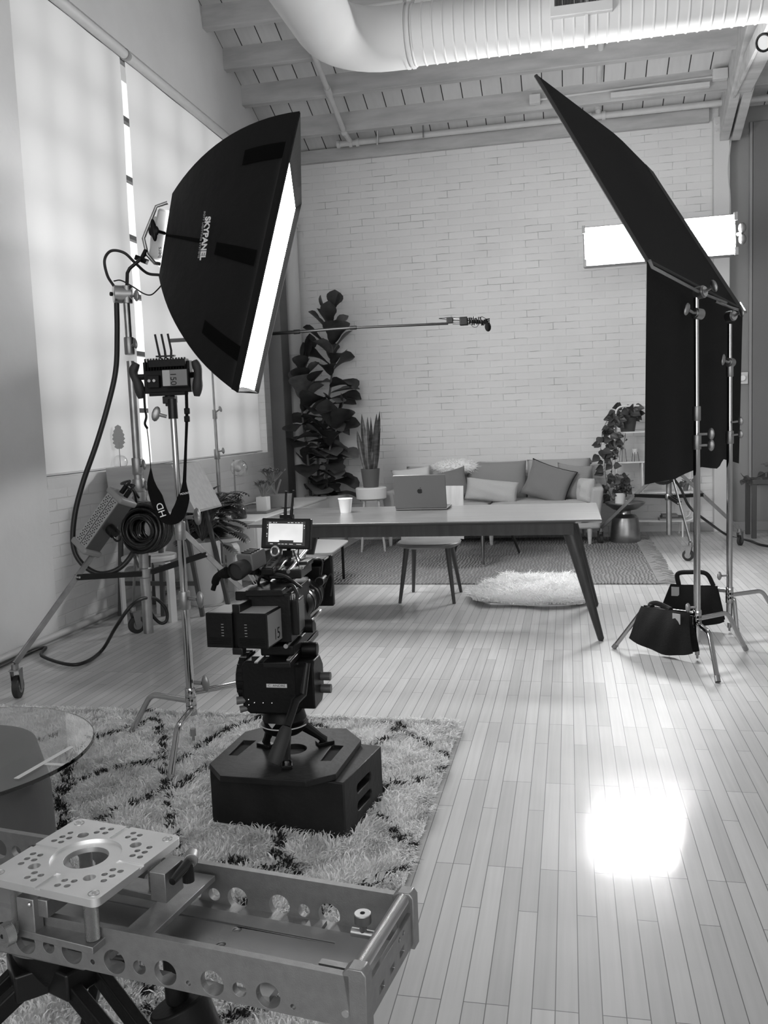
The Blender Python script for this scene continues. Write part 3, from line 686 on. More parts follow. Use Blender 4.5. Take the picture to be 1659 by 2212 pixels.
# ---- dining table
TX0, TX1, TY0, TY1, TZ = -1.99, 0.18, 5.16, 6.17, 0.72
m_table = mat('oiled_walnut_top', 0.12, 0.30, var=(2.2, 0.22, (1, 9, 9)), coat=0.4)
m_tleg = mat('dark_walnut_legs', 0.028, 0.4, var=(3, 0.3, (12, 12, 1)))
t = thing('dining_table', 'long walnut dining table with tapered splayed legs holding the laptop', 'table', ((TX0+TX1)/2, (TY0+TY1)/2, 0))
s_ = MB(); s_.prism([(0, TZ), (0, TZ-0.008), (0.045, TZ-0.026), (TY1-TY0-0.045, TZ-0.026), (TY1-TY0, TZ-0.008), (TY1-TY0, TZ)], (TX0, TY0, 0), (0, 1, 0), (0, 0, 1), (TX1-TX0, 0, 0)); s_.build('tabletop', m_table, t, bevel=0.003)
s_ = MB(); s_.bx(TX0+0.14, TX1-0.16, TY0+0.05, TY0+0.08, TZ-0.095, TZ-0.026); s_.nx().bx(TX0+0.14, TX1-0.16, TY1-0.08, TY1-0.05, TZ-0.095, TZ-0.026)
s_.nx().bx(TX0+0.14, TX0+0.17, TY0+0.08, TY1-0.08, TZ-0.095, TZ-0.026); s_.nx().bx(TX1-0.19, TX1-0.16, TY0+0.08, TY1-0.08, TZ-0.095, TZ-0.026); s_.build('apron', m_tleg, t, bevel=0.002)
for sx in (0, 1):
    for sy in (0, 1):
        tx = TX1-0.20 if sx else TX0+0.20; fx = TX1-0.015 if sx else TX0+0.02
        ty = TY1-0.11 if sy else TY0+0.10; fy = TY1-0.03 if sy else TY0+0.02
        s_ = MB(); s_.tube([(tx, ty, TZ-0.03), (tx+(fx-tx)*0.2, ty+(fy-ty)*0.2, TZ-0.15), (fx, fy, 0.012), (fx, fy, 0.0)], [0.042, 0.040, 0.019, 0.013], 18); s_.build('leg', m_tleg, t)
# ---- laptop
m_lap = mat('space_grey_aluminium', 0.16, 0.42, 0.75)
lf = WZ(850, 1102, TZ); rf = WZ(960, 1101, TZ)
lx0, lx1, ly = -1.172, -0.815, 5.86
t = thing('laptop', 'open dark grey laptop seen from behind on the walnut table', 'laptop', ((lx0+lx1)/2, ly, TZ))
s_ = MB(); s_.bx(lx0, lx1, ly+0.0, ly+0.245, TZ+0.002, TZ+0.016); s_.build('keyboard_base', m_lap, t, bevel=0.004)
lu = V((0, -0.22, 1)).normalized(); lc = V(((lx0+lx1)/2, ly, TZ+0.015))
s_ = MB(); s_.box(lc+lu*0.118, (lx1-lx0, 0.007, 0.236), (V((1, 0, 0)), V((1, 0, 0)).cross(lu)*-1, lu)); lid = s_.build('screen_lid', m_lap, t, bevel=0.003)
# bitten-fruit mark on the lid
nf = V((0, -1, 0)); nf = (nf-lu*nf.dot(lu)).normalized(); lo = lc+lu*0.122+nf*0.0042
pts = []
for k in range(40):
    a = 2*PI*k/40; r = 0.018*(1+0.06*math.cos(2*a)); x = r*math.cos(a)*0.92; y = r*math.sin(a)*1.0
    if y > 0: y -= 0.0035*math.exp(-(x/0.004)**2)
    else: y += 0.0025*math.exp(-(x/0.004)**2)
    dx, dy = x-0.0205, y-0.001
    if math.hypot(dx, dy) < 0.0075: 
        q = math.hypot(dx, dy); x = 0.0205+dx/q*0.0075 if q > 1e-5 else x-0.0075; y = 0.001+dy/q*0.0075
    pts.append((x, y))
s_ = MB(); s_.prism(pts, lo, (1, 0, 0), lu, nf*0.0006); s_.prism([(0.000, 0.0195), (0.002, 0.0245), (0.007, 0.028), (0.0055, 0.0225), (0.002, 0.0195)], lo, (1, 0, 0), lu, nf*0.0006)
s_.build('logo', mat('polished_mark', 0.05, 0.15, 0.9), lid)
# ---- paper cup
p = WZ(747, 1107, TZ)
t = thing('paper_cup', 'white paper cup standing on the left part of the walnut table', 'cup', p)
s_ = MB(); s_.lathe([(0.0, 0.004), (0.034, 0.004), (0.0345, 0.0), (0.036, 0.0), (0.0485, 0.092), (0.0500, 0.094), (0.0500, 0.098), (0.0475, 0.098), (0.0465, 0.092), (0.034, 0.008), (0, 0.008)], p, 32); s_.build('cup_wall', mat('paper_white', 0.78, 0.7), t)
# ---- wooden chair
m_chd = mat('stained_ash_chair', 0.14, 0.42, var=(3, 0.2, (1, 10, 10)))
cx_, cy_ = -1.02, 6.34
t = thing('dining_chair', 'wooden chair with a curved back standing at the far side of the table', 'chair', (cx_, cy_, 0))
s_ = MB(); P = []
m = 28
def seat_pt(a, k, z): return (cx_+0.235*k*math.copysign(abs(math.cos(a))**0.75, math.cos(a)), cy_-0.02+0.215*k*math.copysign(abs(math.sin(a))**0.75, math.sin(a)), z)
rings = [(0.0, 0.432), (0.5, 0.432), (0.85, 0.438), (0.97, 0.446), (1.0, 0.438), (0.98, 0.424), (0.85, 0.408), (0.0, 0.405)]
for k, z in rings: P.append([seat_pt(2*PI*i/m, k, z) for i in range(m)]+[seat_pt(0, k, z)])
s_.grid(P); s_.build('seat', m_chd, t)
s_ = MB(); P = []
for i in range(8):
    q = i/7; z = 0.435+0.395*q; row = []
    for j in range(13):
        a = (-1+2*j/12)*0.75; wd = 0.235+0.0*q
        row.append(V((cx_+wd*math.sin(a)/math.sin(0.75)*1.02, cy_+0.175+0.05*q-0.07*(1-math.cos(a))*2.2, z)))
    P.append(row)
Q = [[p_+V((0, 0.014, 0)) for p_ in r_] for r_ in P]
s_.grid(P); s_.grid([list(reversed(r_)) for r_ in Q])
for (A, B) in ((P[0], Q[0]), (P[-1], Q[-1]), ([r_[0] for r_ in P], [r_[0] for r_ in Q]), ([r_[-1] for r_ in P], [r_[-1] for r_ in Q])): s_.grid([A, B])
s_.build('backrest', m_woodl if False else mat('ash_back_panel', 0.24, 0.42, var=(3, 0.12, (10, 10, 1))), t)
for (tx, ty), (px, py) in (((-0.15, -0.13), (864, 1303)), ((0.15, -0.13), (981, 1304)), ((-0.14, 0.13), (893, 1279)), ((0.14, 0.13), (996, 1279))):
    f = WZ(px, py, 0); s_ = MB(); s_.tube([(cx_+tx, cy_+ty, 0.41), (f.x, f.y, 0.0)], [0.021, 0.012], 14); s_.build('leg', mat('dark_chair_leg', 0.05, 0.4), t)
# ---- round coffee table in front of the sofa
t = thing('coffee_table', 'low round table on thin dark tapered legs between dining table and sofa', 'table', (-0.80, 8.15, 0))
s_ = MB(); s_.lathe([(0, 0.375), (0.36, 0.375), (0.38, 0.39), (0.38, 0.40), (0, 0.40)], (-0.80, 8.15, 0), 40); s_.build('tabletop', m_tleg, t)
for px, py in ((1044, 1227), (1123, 1199), (981, 1199)):
    f = WZ(px, py, 0.0); d = V((f.x+0.80, f.y-8.15, 0))*0.62
    s_ = MB(); s_.cyl((-0.80+d.x, 8.15+d.y, 0.38), (f.x, f.y, 0.014), 0.020, 0.011, 12); s_.build('leg', m_tleg, t)
    s_ = MB(); s_.cyl((f.x, f.y, 0.03), (f.x, f.y, 0.0125), 0.013, 0.013, 12); s_.build('leg_tip', m_steel, t)
# ---- low white table at left behind the dining table
t = thing('low_side_table', 'low white topped table with rounded corners on the woven rug behind the monitor', 'table', (-2.05, 6.85, 0))
c4 = [WZ(755, 1166, 0.34), WZ(716, 1194, 0.34), WZ(600, 1194, 0.34), WZ(620, 1163, 0.34)]
poly = []
for i, c in enumerate(c4):
    a, b_ = c4[i-1], c4[(i+1) % 4]; u1 = (a-c).normalized()*0.08; u2 = (b_-c).normalized()*0.08
    for k in range(6):
        s = k/5; q = (c+u1)*(1-s)**2+c*2*s*(1-s)+(c+u2)*s*s; poly.append((q.x, q.y))
s_ = MB(); s_.prism(poly, (0, 0, 0.325), (1, 0, 0), (0, 1, 0), (0, 0, 0.015)); s_.build('tabletop', mat('low_table_laminate', 0.38, 0.5), t, bevel=0.003)
cc = sum(c4, V((0, 0, 0)))/4
for c in c4:
    q = cc+(c-cc)*0.8; s_ = MB(); s_.cyl((q.x, q.y, 0.325), (q.x, q.y, 0.0125), 0.012, n=10); s_.build('leg', m_black2, t)

# ------------------------------------------------------------------ plants
FIDDLE = [0.10, 0.34, 0.46, 0.52, 0.68, 0.92, 1.0, 0.94, 0.62, 0.06]
OVAL = [0.06, 0.6, 0.92, 1.0, 0.9, 0.66, 0.34, 0.03]
HEART = [0.05, 0.85, 1.0, 0.86, 0.6, 0.3, 0.02]
def az(a): return V((math.cos(a), math.sin(a), 0))
# fiddle-leaf fig
fx, fy = -2.74, 9.72
t = thing('fiddle_leaf_fig', 'tall fiddle leaf fig with big dark leaves in a round white planter', 'potted plant', (fx, fy, 0))
s_ = MB(); s_.lathe([(0.0, 0.0), (0.20, 0.0), (0.235, 0.05), (0.255, 0.5), (0.262, 0.53), (0.245, 0.53), (0.235, 0.48), (0, 0.47)], (fx, fy, 0), 40); s_.build('planter', m_white, t)
s_ = MB(); s_.lathe([(0, 0.475), (0.236, 0.475), (0.2, 0.49), (0, 0.495)], (fx, fy, 0), 32); s_.build('soil', m_soil, t)
stems = [([WY(690, 1085, 9.72), WY(688, 960, 9.72), WY(712, 850, 9.72), WY(718, 760, 9.72), WY(712, 668, 9.72)], 40, 0.19),
         ([WY(672, 1085, 9.66), WY(664, 980, 9.62), WY(652, 880, 9.60), WY(655, 770, 9.62)], 32, 0.17),
         ([WY(710, 1085, 9.60), WY(705, 1020, 9.58), WY(716, 950, 9.56), WY(722, 905, 9.56)], 18, 0.17)]
sm = MB(); lf_ = []
for pts, nl, hw in stems:
    sp_ = spline(pts, 8); sm.nx().tube(sp_, [0.017-0.009*i/len(sp_) for i in range(len(sp_))], 8)
    a = random.uniform(0, 6)
    for k in range(nl):
        q = 0.06+0.94*(k+0.5)/nl; i = min(int(q*(len(sp_)-1)), len(sp_)-1); b0 = sp_[i]
        a += 2.4+random.uniform(-.3, .3); up_t = 0.25+1.3*q*q if q > 0.6 else 0.15*random.random()
        if k >= nl-3: up_t = 2.2
        d = (az(a)+V((0, 0, up_t))).normalized()
        if d.y > 0.1: d.y *= 0.35
        if b0.x+d.x*0.4 < -3.02: d.x *= -0.35
        L = random.uniform(0.29, 0.42)*(1.0 if q < 0.8 else 0.85)
        lf_.append((b0+d*0.03, d, L, L*0.40*random.uniform(.85, 1.15), random.uniform(0.3, 1.3) if q < .75 else 0.3, b0))
sm.build('stem', mat('bark', 0.10, 0.8), t)
lm = MB()
for b0, d, L, W_, dr, s0 in lf_:
    lm.nx(); lm.cur = random.choice((0, 0, 1)); lm.leaf(b0, d, V((0, 0, 1)) if abs(d.z) < 0.8 else V((d.x, d.y, 0.01)), L, W_, FIDDLE, dr, 0.3, twist=random.uniform(-.6, .6))
    lm.cyl(s0, b0+d*0.01, 0.004, n=5)
lm.build('leaf', [m_leafd, mat('fig_leaf_underside', 0.10, 0.5, var=(9, 0.3))], t, smooth=70)
# snake plant on a white stand
sx_, sy_ = -2.005, 8.78
t = thing('plant_stand', 'small white round plant stand with pale splayed legs beside the fig', 'plant stand', (sx_, sy_, 0))
ztop = WY(808, 1052, sy_).z
s_ = MB(); s_.lathe([(0, ztop-0.13), (0.13, ztop-0.13), (0.155, ztop-0.115), (0.16, ztop-0.01), (0.15, ztop), (0, ztop)], (sx_, sy_, 0), 36); s_.build('drum_top', m_white, t)
for k in range(4):
    d = az(PI/4+PI/2*k+0.2); s_ = MB(); s_.cyl((sx_+d.x*0.10, sy_+d.y*0.10, ztop-0.12), (sx_+d.x*0.17, sy_+d.y*0.17, 0.0125), 0.014, 0.010, 10); s_.build('leg', m_woodl, t)
t = thing('snake_plant', 'snake plant with upright blades in a dark grey pot on the white stand', 'potted plant', (sx_, sy_, ztop))
s_ = MB(); s_.lathe([(0, 0), (0.078, 0), (0.098, 0.19), (0.088, 0.19), (0.084, 0.175), (0, 0.17)], (sx_, sy_, ztop), 30); s_.build('pot', mat('charcoal_pot', 0.09, 0.6), t)
s_ = MB(); s_.lathe([(0, 0.168), (0.083, 0.168), (0, 0.178)], (sx_, sy_, ztop), 20); s_.build('soil', m_soil, t)
lm = MB(); BL = [0.55, 0.7, 0.85, 0.95, 1.0, 0.95, 0.8, 0.5, 0.04]
for (px, py, dr, tw) in ((778, 893, 0.55, .5), (793, 900, 0.2, -.4), (815, 893, -0.5, .4), (820, 888, 0.1, .9), (770, 930, 0.35, 0.2), (804, 935, 0.1, 1.2), (822, 925, 0.1, -1), (800, 900, 0.15, 1.4), (787, 960, 0.2, .3)):
    tip = WY(px, py, sy_+random.uniform(-.08, .05)); b0 = V((sx_+(tip.x-sx_)*0.3+random.uniform(-.02, .02), sy_+random.uniform(-.03, .03), ztop+0.165))
    d = tip-b0; L = d.length; lm.nx().leaf(b0, d, V((d.x, -1, 0.1)), L, 0.029, BL, dr*0.5, 0.35, twist=tw)
m_snake = mat('snake_leaf', 0.05, 0.4, var=(2.5, 0.7, (4, 4, 14)))
lm.build('leaf', m_snake, t, smooth=70)

# ------------------------------------------------------------------ shelf unit
Y9 = 9.78
x0, x1 = WY(1330, 990, Y9).x, WY(1496, 1060, Y9).x; zt = 1.40; zb = 0.17
t = thing('shelf_unit', 'white open metal shelf with rounded corners half hidden by the black flag', 'shelf', ((x0+x1)/2, Y9, 0))
m_wm = mat('white_metal', 0.68, 0.4)
def rrect(x0, x1, z0, z1, r, y):
    out = []
    for (cx, cz, a0) in ((x1-r, z1-r, 0), (x0+r, z1-r, PI/2), (x0+r, z0+r, PI), (x1-r, z0+r, 1.5*PI)):
        for k in range(6): a = a0+PI/2*k/5; out.append(V((cx+r*math.cos(a), y, cz+r*math.sin(a))))
    out.append(out[0]); return out
s_ = MB(); s_.tube(rrect(x0, x1, zb, zt, 0.07, Y9-0.15), 0.010, 8); s_.nx().tube(rrect(x0, x1, zb, zt, 0.07, Y9+0.15), 0.010, 8); s_.build('shelf_frame', m_wm, t)
s_ = MB()
for x in (x0+0.12, x1-0.12):
    for y in (Y9-0.15, Y9+0.15): s_.nx().cyl((x, y, zb), (x, y, 0.0), 0.009, n=8)
s_.build('foot', m_wm, t)
s_ = MB(); zs = [1.13, 0.81]
for z in zs: s_.nx().bx(x0, x1, Y9-0.15, Y9+0.15, z-0.012, z)
zr = WY(1490, 1062, Y9-.15).z; xm = WY(1385, 1000, Y9).x
s_.nx().bx(x0, x1, Y9-0.15, Y9+0.15, zr-0.012, zr); s_.nx().bx(x0+0.05, x1-0.05, Y9-0.15, Y9+0.15, zb-0.006, zb+0.006); s_.build('shelf_board', m_wm, t)
s_ = MB(); s_.bx(xm-0.006, xm+0.006, Y9-0.15, Y9+0.15, zr, 0.80); s_.build('divider', m_wm, t)
def vine(lm, sm, pts, n, L, prof=HEART, r=0.003, face=V((0, -1, 0.3))):
    sp_ = spline(pts, 8); sm.nx().tube(sp_, r, 5)
    for k in range(n):
        b0 = sp_[int((k+0.5)/n*(len(sp_)-1))]; a = random.uniform(0, 2*PI)
        d = (V((math.cos(a), -0.35, math.sin(a)*0.5-0.45))).normalized(); l_ = L*random.uniform(.7, 1.2)
        lm.nx(); lm.leaf(b0+d*0.02, d, face+V((random.uniform(-.5, .5), 0, random.uniform(-.3, .3))), l_, l_*0.42, prof, random.uniform(0.2, 0.7), 0.2); lm.cyl(b0, b0+d*0.022, 0.0018, n=4)
# pothos on the top board
pc = WY(1356, 929, 9.74); pc.z = 1.13
t = thing('trailing_pothos', 'trailing pothos in a dark pot on the top board of the white shelf', 'potted plant', pc)
s_ = MB(); s_.lathe([(0, 0), (0.072, 0), (0.095, 0.135), (0.102, 0.14), (0.102, 0.165), (0.090, 0.165), (0.088, 0.14), (0, 0.135)], pc, 30); s_.build('pot', mat('graphite_pot', 0.055, 0.6), t)
lm, sm = MB(), MB()
top = pc+V((0, 0, 0.15))
vine(lm, sm, [top, WY(1330, 895, 9.6), WY(1318, 925, 9.58), WY(1310, 960, 9.58), WY(1306, 1000, 9.58), WY(1312, 1050, 9.58), WY(1325, 1085, 9.58)], 40, 0.09)
vine(lm, sm, [top, WY(1325, 900, 9.6), WY(1308, 915, 9.58), WY(1300, 950, 9.56), WY(1296, 985, 9.56)], 22, 0.09)
vine(lm, sm, [top, WY(1335, 900, 9.6), WY(1325, 960, 9.6), WY(1322, 1020, 9.58), WY(1330, 1075, 9.56)], 30, 0.08)
for k in range(9):
    a = random.uniform(0, 2*PI); e_ = top+az(a)*0.12+V((0, -0.02, random.uniform(0.02, 0.12))); vine(lm, sm, [top, top+(e_-top)*0.6+V((0, 0, 0.05)), e_], 4, 0.10)
sm.build('vine_stem', m_leafm, t); lm.build('leaf', m_leafd, t, smooth=70)
# two small pots on wire stands, second board
for px, py, hh, lab in ((1345, 992, 0.13, 'small white pot with a hanging sprig on a wire stand, second shelf board'), (1372, 992, 0.09, 'smaller empty white pot on a wire stand beside the sprig, second shelf board')):
    c = WY(px, py, 9.70); c.z = 0.81
    t = thing('pot_on_wire_stand', lab, 'pot', c, 'small pots on the second shelf board')
    s_ = MB(); s_.lathe([(0, hh-0.01), (0.022, hh-0.01), (0.030, hh+0.045), (0.025, hh+0.045), (0, hh+0.03)], c, 20); s_.build('pot', m_white, t)
    s_ = MB()
    for k in range(3): d = az(2*PI*k/3+0.3); s_.nx().cyl(c+d*0.028+V((0, 0, hh+0.01)), c+d*0.045, 0.0025, n=5)
    s_.build('wire_leg', m_black2, t)
    if hh > 0.1:
        lm, sm = MB(), MB(); tp = c+V((0, -0.02, hh+0.04)); vine(lm, sm, [tp, tp+V((-0.03, -0.03, 0.02)), tp+V((-0.05, -0.04, -0.06)), tp+V((-0.045, -0.04, -0.12))], 5, 0.055); vine(lm, sm, [tp, tp+V((0.02, -0.02, 0.06)), tp+V((0.03, -0.02, 0.14))], 3, 0.04)
        sm.build('sprig_stem', m_leafm, t); lm.build('leaf', m_leafd, t, smooth=70)
c = WY(1481, 1062, Y9-0.02); c.z = zr
t = thing('small_pot', 'small tapered dark pot on the third board right of the divider', 'pot', c)
s_ = MB(); s_.lathe([(0, 0), (0.022, 0), (0.036, 0.06), (0.040, 0.062), (0.040, 0.075), (0.033, 0.075), (0, 0.06)], c, 22); s_.build('pot_wall', mat('clay_pot', 0.12, 0.6), t)
lm, sm = MB(), MB(); tp = c+V((0, 0, 0.07)); 
for a in (0.3, 2.2, 4.0): vine(lm, sm, [tp, tp+az(a)*0.03+V((0, 0, 0.04)), tp+az(a)*0.06+V((0, 0, 0.05))], 2, 0.05)
sm.build('sprig_stem', m_leafm, t); lm.build('leaf', m_leafm, t, smooth=70)
for k, (dx, w_, h_, g_, lab) in enumerate(((0, 0.24, 0.022, 0.30, 'flat pale magazine at the bottom of the pile on the lowest board'), (0.01, 0.22, 0.018, 0.08, 'dark book lying on the pale magazine on the lowest board'), (-0.01, 0.16, 0.02, 0.16, 'small grey book topmost of the pile on the lowest board'))):
    c = WY(1448, 1125, 9.72); z = zb+0.006+(0, 0.022, 0.040)[k]
    s_ = MB(); s_.bx(c.x-w_/2+dx, c.x+w_/2+dx, 9.62, 9.80, z, z+h_); tag(s_.build('book', mat('book%d' % k, g_, 0.6), loc=(c.x, 9.71, z), bevel=0.002), lab, 'book', 'books on the lowest shelf board')
# ---- drum table
dc = V((0.555, 9.26, 0)); dtop = WY(1350, 1084, 9.26).z
t = thing('drum_table', 'hammered metal hourglass side table beside the sofa arm', 'side table', dc)
m_drum = mat('aged_pewter', 0.30, 0.30, 0.95, var=(5, 0.3), bump=(40, 0.05))
s_ = MB(); H_ = dtop
s_.lathe([(0, 0), (0.150, 0.0), (0.155, 0.01), (0.148, 0.10), (0.138, 0.20), (0.128, 0.262), (0.105, 0.285), (0.062, 0.298), (0.056, 0.315), (0.058, 0.33), (0.075, 0.342)], dc, 44); s_.build('waisted_body', m_drum, t)
s_ = MB(); s_.lathe([(0.070, 0.336), (0.12, 0.346), (0.185, H_-0.03), (0.20, H_-0.012), (0.20, H_), (0.188, H_), (0.18, H_-0.012), (0, H_-0.014)], dc, 44); s_.build('dished_top', m_drum, t)
c = dc+V((-0.05, -0.02, H_-0.014))
t = thing('leafy_houseplant', 'bushy houseplant in a white pot on the metal hourglass table', 'potted plant', c)
s_ = MB(); s_.lathe([(0, 0), (0.050, 0), (0.058, 0.11), (0.051, 0.11), (0, 0.10)], c, 26); s_.build('pot', m_white, t)
lm, sm = MB(), MB(); tp = c+V((0, 0, 0.10))
for k in range(14):
    a = 2.4*k; r = random.uniform(0.05, 0.15); z = random.uniform(0.04, 0.2); vine(lm, sm, [tp, tp+az(a)*r*0.5+V((0, 0, z*0.8)), tp+az(a)*r+V((0, 0, z))], 4, 0.065, OVAL)
sm.build('stem', m_leafm, t); lm.build('leaf', m_leafd, t, smooth=70)
# ---- dark stool and vine at the right edge
t = thing('plant_stool', 'dark stool with square legs at the right edge by the grey wall', 'stool', (1.96, 9.62, 0)); zt = WY(1640, 1036, 9.45).z
m_dk = mat('dark_stool_wood', 0.06, 0.5)
s_ = MB(); s_.bx(1.82, 2.20, 9.44, 9.82, zt-0.05, zt); s_.build('seat', m_dk, t, bevel=0.004)
s_ = MB()
for x in (1.84, 2.18):
    for y in (9.47, 9.79): s_.nx().bar((x, y, zt-0.04), (x, y, 0), 0.045, 0.045)
s_.build('leg', m_dk, t, bevel=0.003)
c = V((2.08, 9.62, zt))
t = thing('trailing_vine_plant', 'leafy vine reaching left over the dark stool at the right edge', 'potted plant', c)
s_ = MB(); s_.lathe([(0, 0), (0.05, 0), (0.062, 0.09), (0.055, 0.09), (0, 0.08)], c, 22); s_.build('pot', m_white, t)
lm, sm = MB(), MB(); tp = c+V((0, 0, 0.085)); vine(lm, sm, [tp, WY(1650, 1022, 9.5), WY(1630, 1032, 9.5), WY(1610, 1033, 9.5), WY(1600, 1022, 9.5)], 7, 0.08, OVAL); vine(lm, sm, [tp, tp+V((-.08, 0, .06)), tp+V((-.15, 0, .06))], 5, 0.07, OVAL)
vine(lm, sm, [tp, tp+V((.08, 0, .06)), tp+V((.15, 0, .02))], 5, 0.07, OVAL); sm.build('vine_stem', m_leafm, t); lm.build('leaf', m_leafd, t, smooth=70)
# ================================================================== LIGHTS AND STANDS
m_tube = mat('chromed_tube', 0.42, 0.10, 1.0)
m_tubed = mat('worn_steel_tube', 0.34, 0.38, 1.0, var=(12, 0.2))
m_cast = mat('cast_grip_metal', 0.30, 0.42, 1.0, bump=(60, 0.1))
def knob(t, p, d, L=0.05, s=1.0, name='locking_knob', m=None):
    """T-handle: short stem and a flattened wing"""
    p, d = V(p), V(d).normalized(); x, y, _ = frame(d)
    s_ = MB(); s_.cyl(p, p+d*L*0.6, 0.006*s, n=10); s_.sphere(p+d*L*0.85, (0.007*s, 0.026*s, 0.014*s), 12, (x, y, d)); s_.build(name, m or m_cast, t)
def collar(t, p0, p1, r, name='collar', m=None):
    s_ = MB(); p0, p1 = V(p0), V(p1); u = p1-p0; s_.tube([p0, p0+u*0.06, p0+u*0.94, p1], [r*0.93, r, r, r*0.93], 18); s_.build(name, m or m_cast, t)

def cstand(label, base, segs, feet, zatt, knobs, name='c_stand', legr=0.0125, bend=0.62, low=0.05, group=None):
    """base (x,y); segs [(z0,z1,r)] bottom to top; feet [(x,y)]; zatt [height where each leg leaves the column]"""
    bx_, by_ = base; t = thing(name, label, 'light stand', (bx_, by_, 0), group)
    for i, (z0, z1, r) in enumerate(segs):
        s_ = MB(); s_.cyl((bx_, by_, z0), (bx_, by_, z1), r, n=18); s_.build('column_tube' if i == 0 else 'riser_tube', m_tube, t)
        if i: collar(t, (bx_, by_, z0-0.05), (bx_, by_, z0+0.025), segs[i-1][2]+0.006)
    s_ = MB(); s_.cyl((bx_, by_, low-0.02), (bx_, by_, low+0.01), 0.006, n=8); s_.cyl((bx_, by_, low), (bx_, by_, low+0.03), 0.012, n=12); s_.build('column_foot', m_cast, t)
    for (x, y), za in zip(feet, zatt):
        d = V((x-bx_, y-by_, 0)); L = d.length; d.normalize()
        a = V((bx_, by_, za)); k = a+d*(L*bend)+V((0, 0, 0.005)); f = V((x, y, 0.014))
        pts = [a, a+(k-a)*0.75, k+V((0, 0, -0.004)), k+(f-k)*0.18, f]
        q = [a, a+(k-a)*0.86]
        for j in range(1, 6):
            s = j/6; A = a+(k-a)*0.86; B = k+(f-k)*0.16; q.append(A*(1-s)**2+k*2*s*(1-s)+B*s*s)
        q += [k+(f-k)*0.16, f]
        s_ = MB(); s_.tube(q, legr, 14); lg = s_.build('leg', m_tube, t, smooth=60)
        s_ = MB(); s_.cyl(f+(k-f).normalized()*0.02, f-(k-f).normalized()*0.01, legr+0.002, n=12); s_.build('foot_cap', m_tubed, lg)
        collar(t, (bx_, by_, za-0.022), (bx_, by_, za+0.022), segs[0][2]+0.005, 'leg_collar', m_tube)
    for z, a_ in knobs: knob(t, (bx_+math.cos(a_)*segs[0][2], by_+math.sin(a_)*segs[0][2], z), az(a_), 0.055)
    return t

# ---- flag stands at the right
b1 = WY(1505, 1000, 4.79); X1 = b1.x
def zt_(px, py, Y): return WY(px, py, Y).z
zl = zt_(1505, 950, 4.79); ztop1 = zt_(1505, 640, 4.79)
tA = cstand('chromed c stand carrying the near end of the tilted black flag', (X1, 4.79),
       [(0.10, zl, 0.0175), (zl, zt_(1505, 905, 4.79)+0.02, 0.015), (zt_(1505, 905, 4.79)+0.04, ztop1, 0.0125)],
       [(0.234, 4.995), (0.689, 4.387), (0.929, 4.997)], [0.25, 0.205, 0.225], [], low=0.03, group=None)
for py in (938, 962): knob(tA, WY(1508, py, 4.775), (1, -0.25, 0.0), 0.075, 1.2)
knob(tA, WY(1503, 1312, 4.775), (-1, -0.25, 0.0), 0.05)
def griphead(t, p, ax=V((1, 0, 0)), r=0.032):
    p = V(p); s_ = MB(); s_.cyl(p-ax*0.022, p+ax*0.022, r, n=24); s_.build('grip_head', m_cast, t)
    s_ = MB(); s_.cyl(p-ax*0.026, p-ax*0.022, r*0.6, n=18); s_.nx().cyl(p+ax*0.022, p+ax*0.030, r*0.8, n=18); s_.build('grip_washer', m_steel, t)
    knob(t, p+ax*0.03, ax+V((0, 0, 0.3)), 0.06, 1.3)
gh1 = WY(1512, 632, 4.79); griphead(tA, gh1, V((0.75, -0.6, 0.1)).normalized()); griphead(tA, WY(1508, 678, 4.78), V((-0.75, -0.6, 0.1)).normalized(), 0.028)
Y2 = 5.42; X2 = WY(1576, 1000, Y2).x
tB = cstand('chromed c stand standing behind, under the far end of the black flag', (X2, Y2),
       [(0.10, zt_(1576, 940, Y2), 0.0175), (zt_(1576, 940, Y2), zt_(1576, 800, Y2), 0.015), (zt_(1576, 795, Y2), zt_(1578, 700, Y2), 0.0125)],
       [(0.72, 5.50), (WZ(1592, 1368).x, WZ(1592, 1368).y), (X2+0.33, 5.60)], [0.25, 0.20, 0.225], [], low=0.03)
for py in (912, 940): knob(tB, WY(1580, py, Y2-.02), (1, -0.3, 0.1), 0.06)
knob(tB, WY(1572, 1243, Y2-.02), (-1, -0.3, 0), 0.06)
griphead(tB, WY(1578, 683, Y2), V((0.6, -0.8, 0)).normalized(), 0.03); griphead(tB, WY(1577, 783, Y2), V((-0.6, -0.8, 0)).normalized(), 0.026)
# ---- floppy flag
A = WY(1397, 563, 4.1); B = V((1.169, 6.40, A.z)); B = WY(1603, 666, 6.4); A.z = B.z = (A.z+B.z)/2
A = WZ(1397, 562, A.z) if abs(WZ(1397, 562, A.z).y-4.1) < 0.6 else A
Cc = WY(1157, 163, 4.25); D = WY(1408, 372, 5.75); K = WY(1333, 296, 5.2)
K2 = (A+B)/2
t = thing('black_flag', 'large black floppy flag tilted over the stands with its flap hanging straight down', 'flag', WY(1500, 640, 5.0))
m_flag = mat('duvetyne', 0.006, 0.95, bump=(200, 0.1), spec=0.25)
m_flag2 = mat('flag_frame_sleeve', 0.03, 0.7)
nrm = (B-A).cross(Cc-A).normalized()*0.006
def lerp(a, b, s): return a+(b-a)*s
P = []
for i in range(13):
    s = i/12; low = lerp(A, B, s)
    top = lerp(Cc, K, s/0.62) if s < 0.62 else lerp(K, D, (s-0.62)/0.38)
    P.append([lerp(low, top, j/8)-V((0, 0, 0.02))*math.sin(PI*j/8)*math.sin(PI*s) for j in range(9)])
s_ = MB(); s_.grid(P); s_.grid([[p_+nrm for p_ in reversed(r_)] for r_ in P]); 
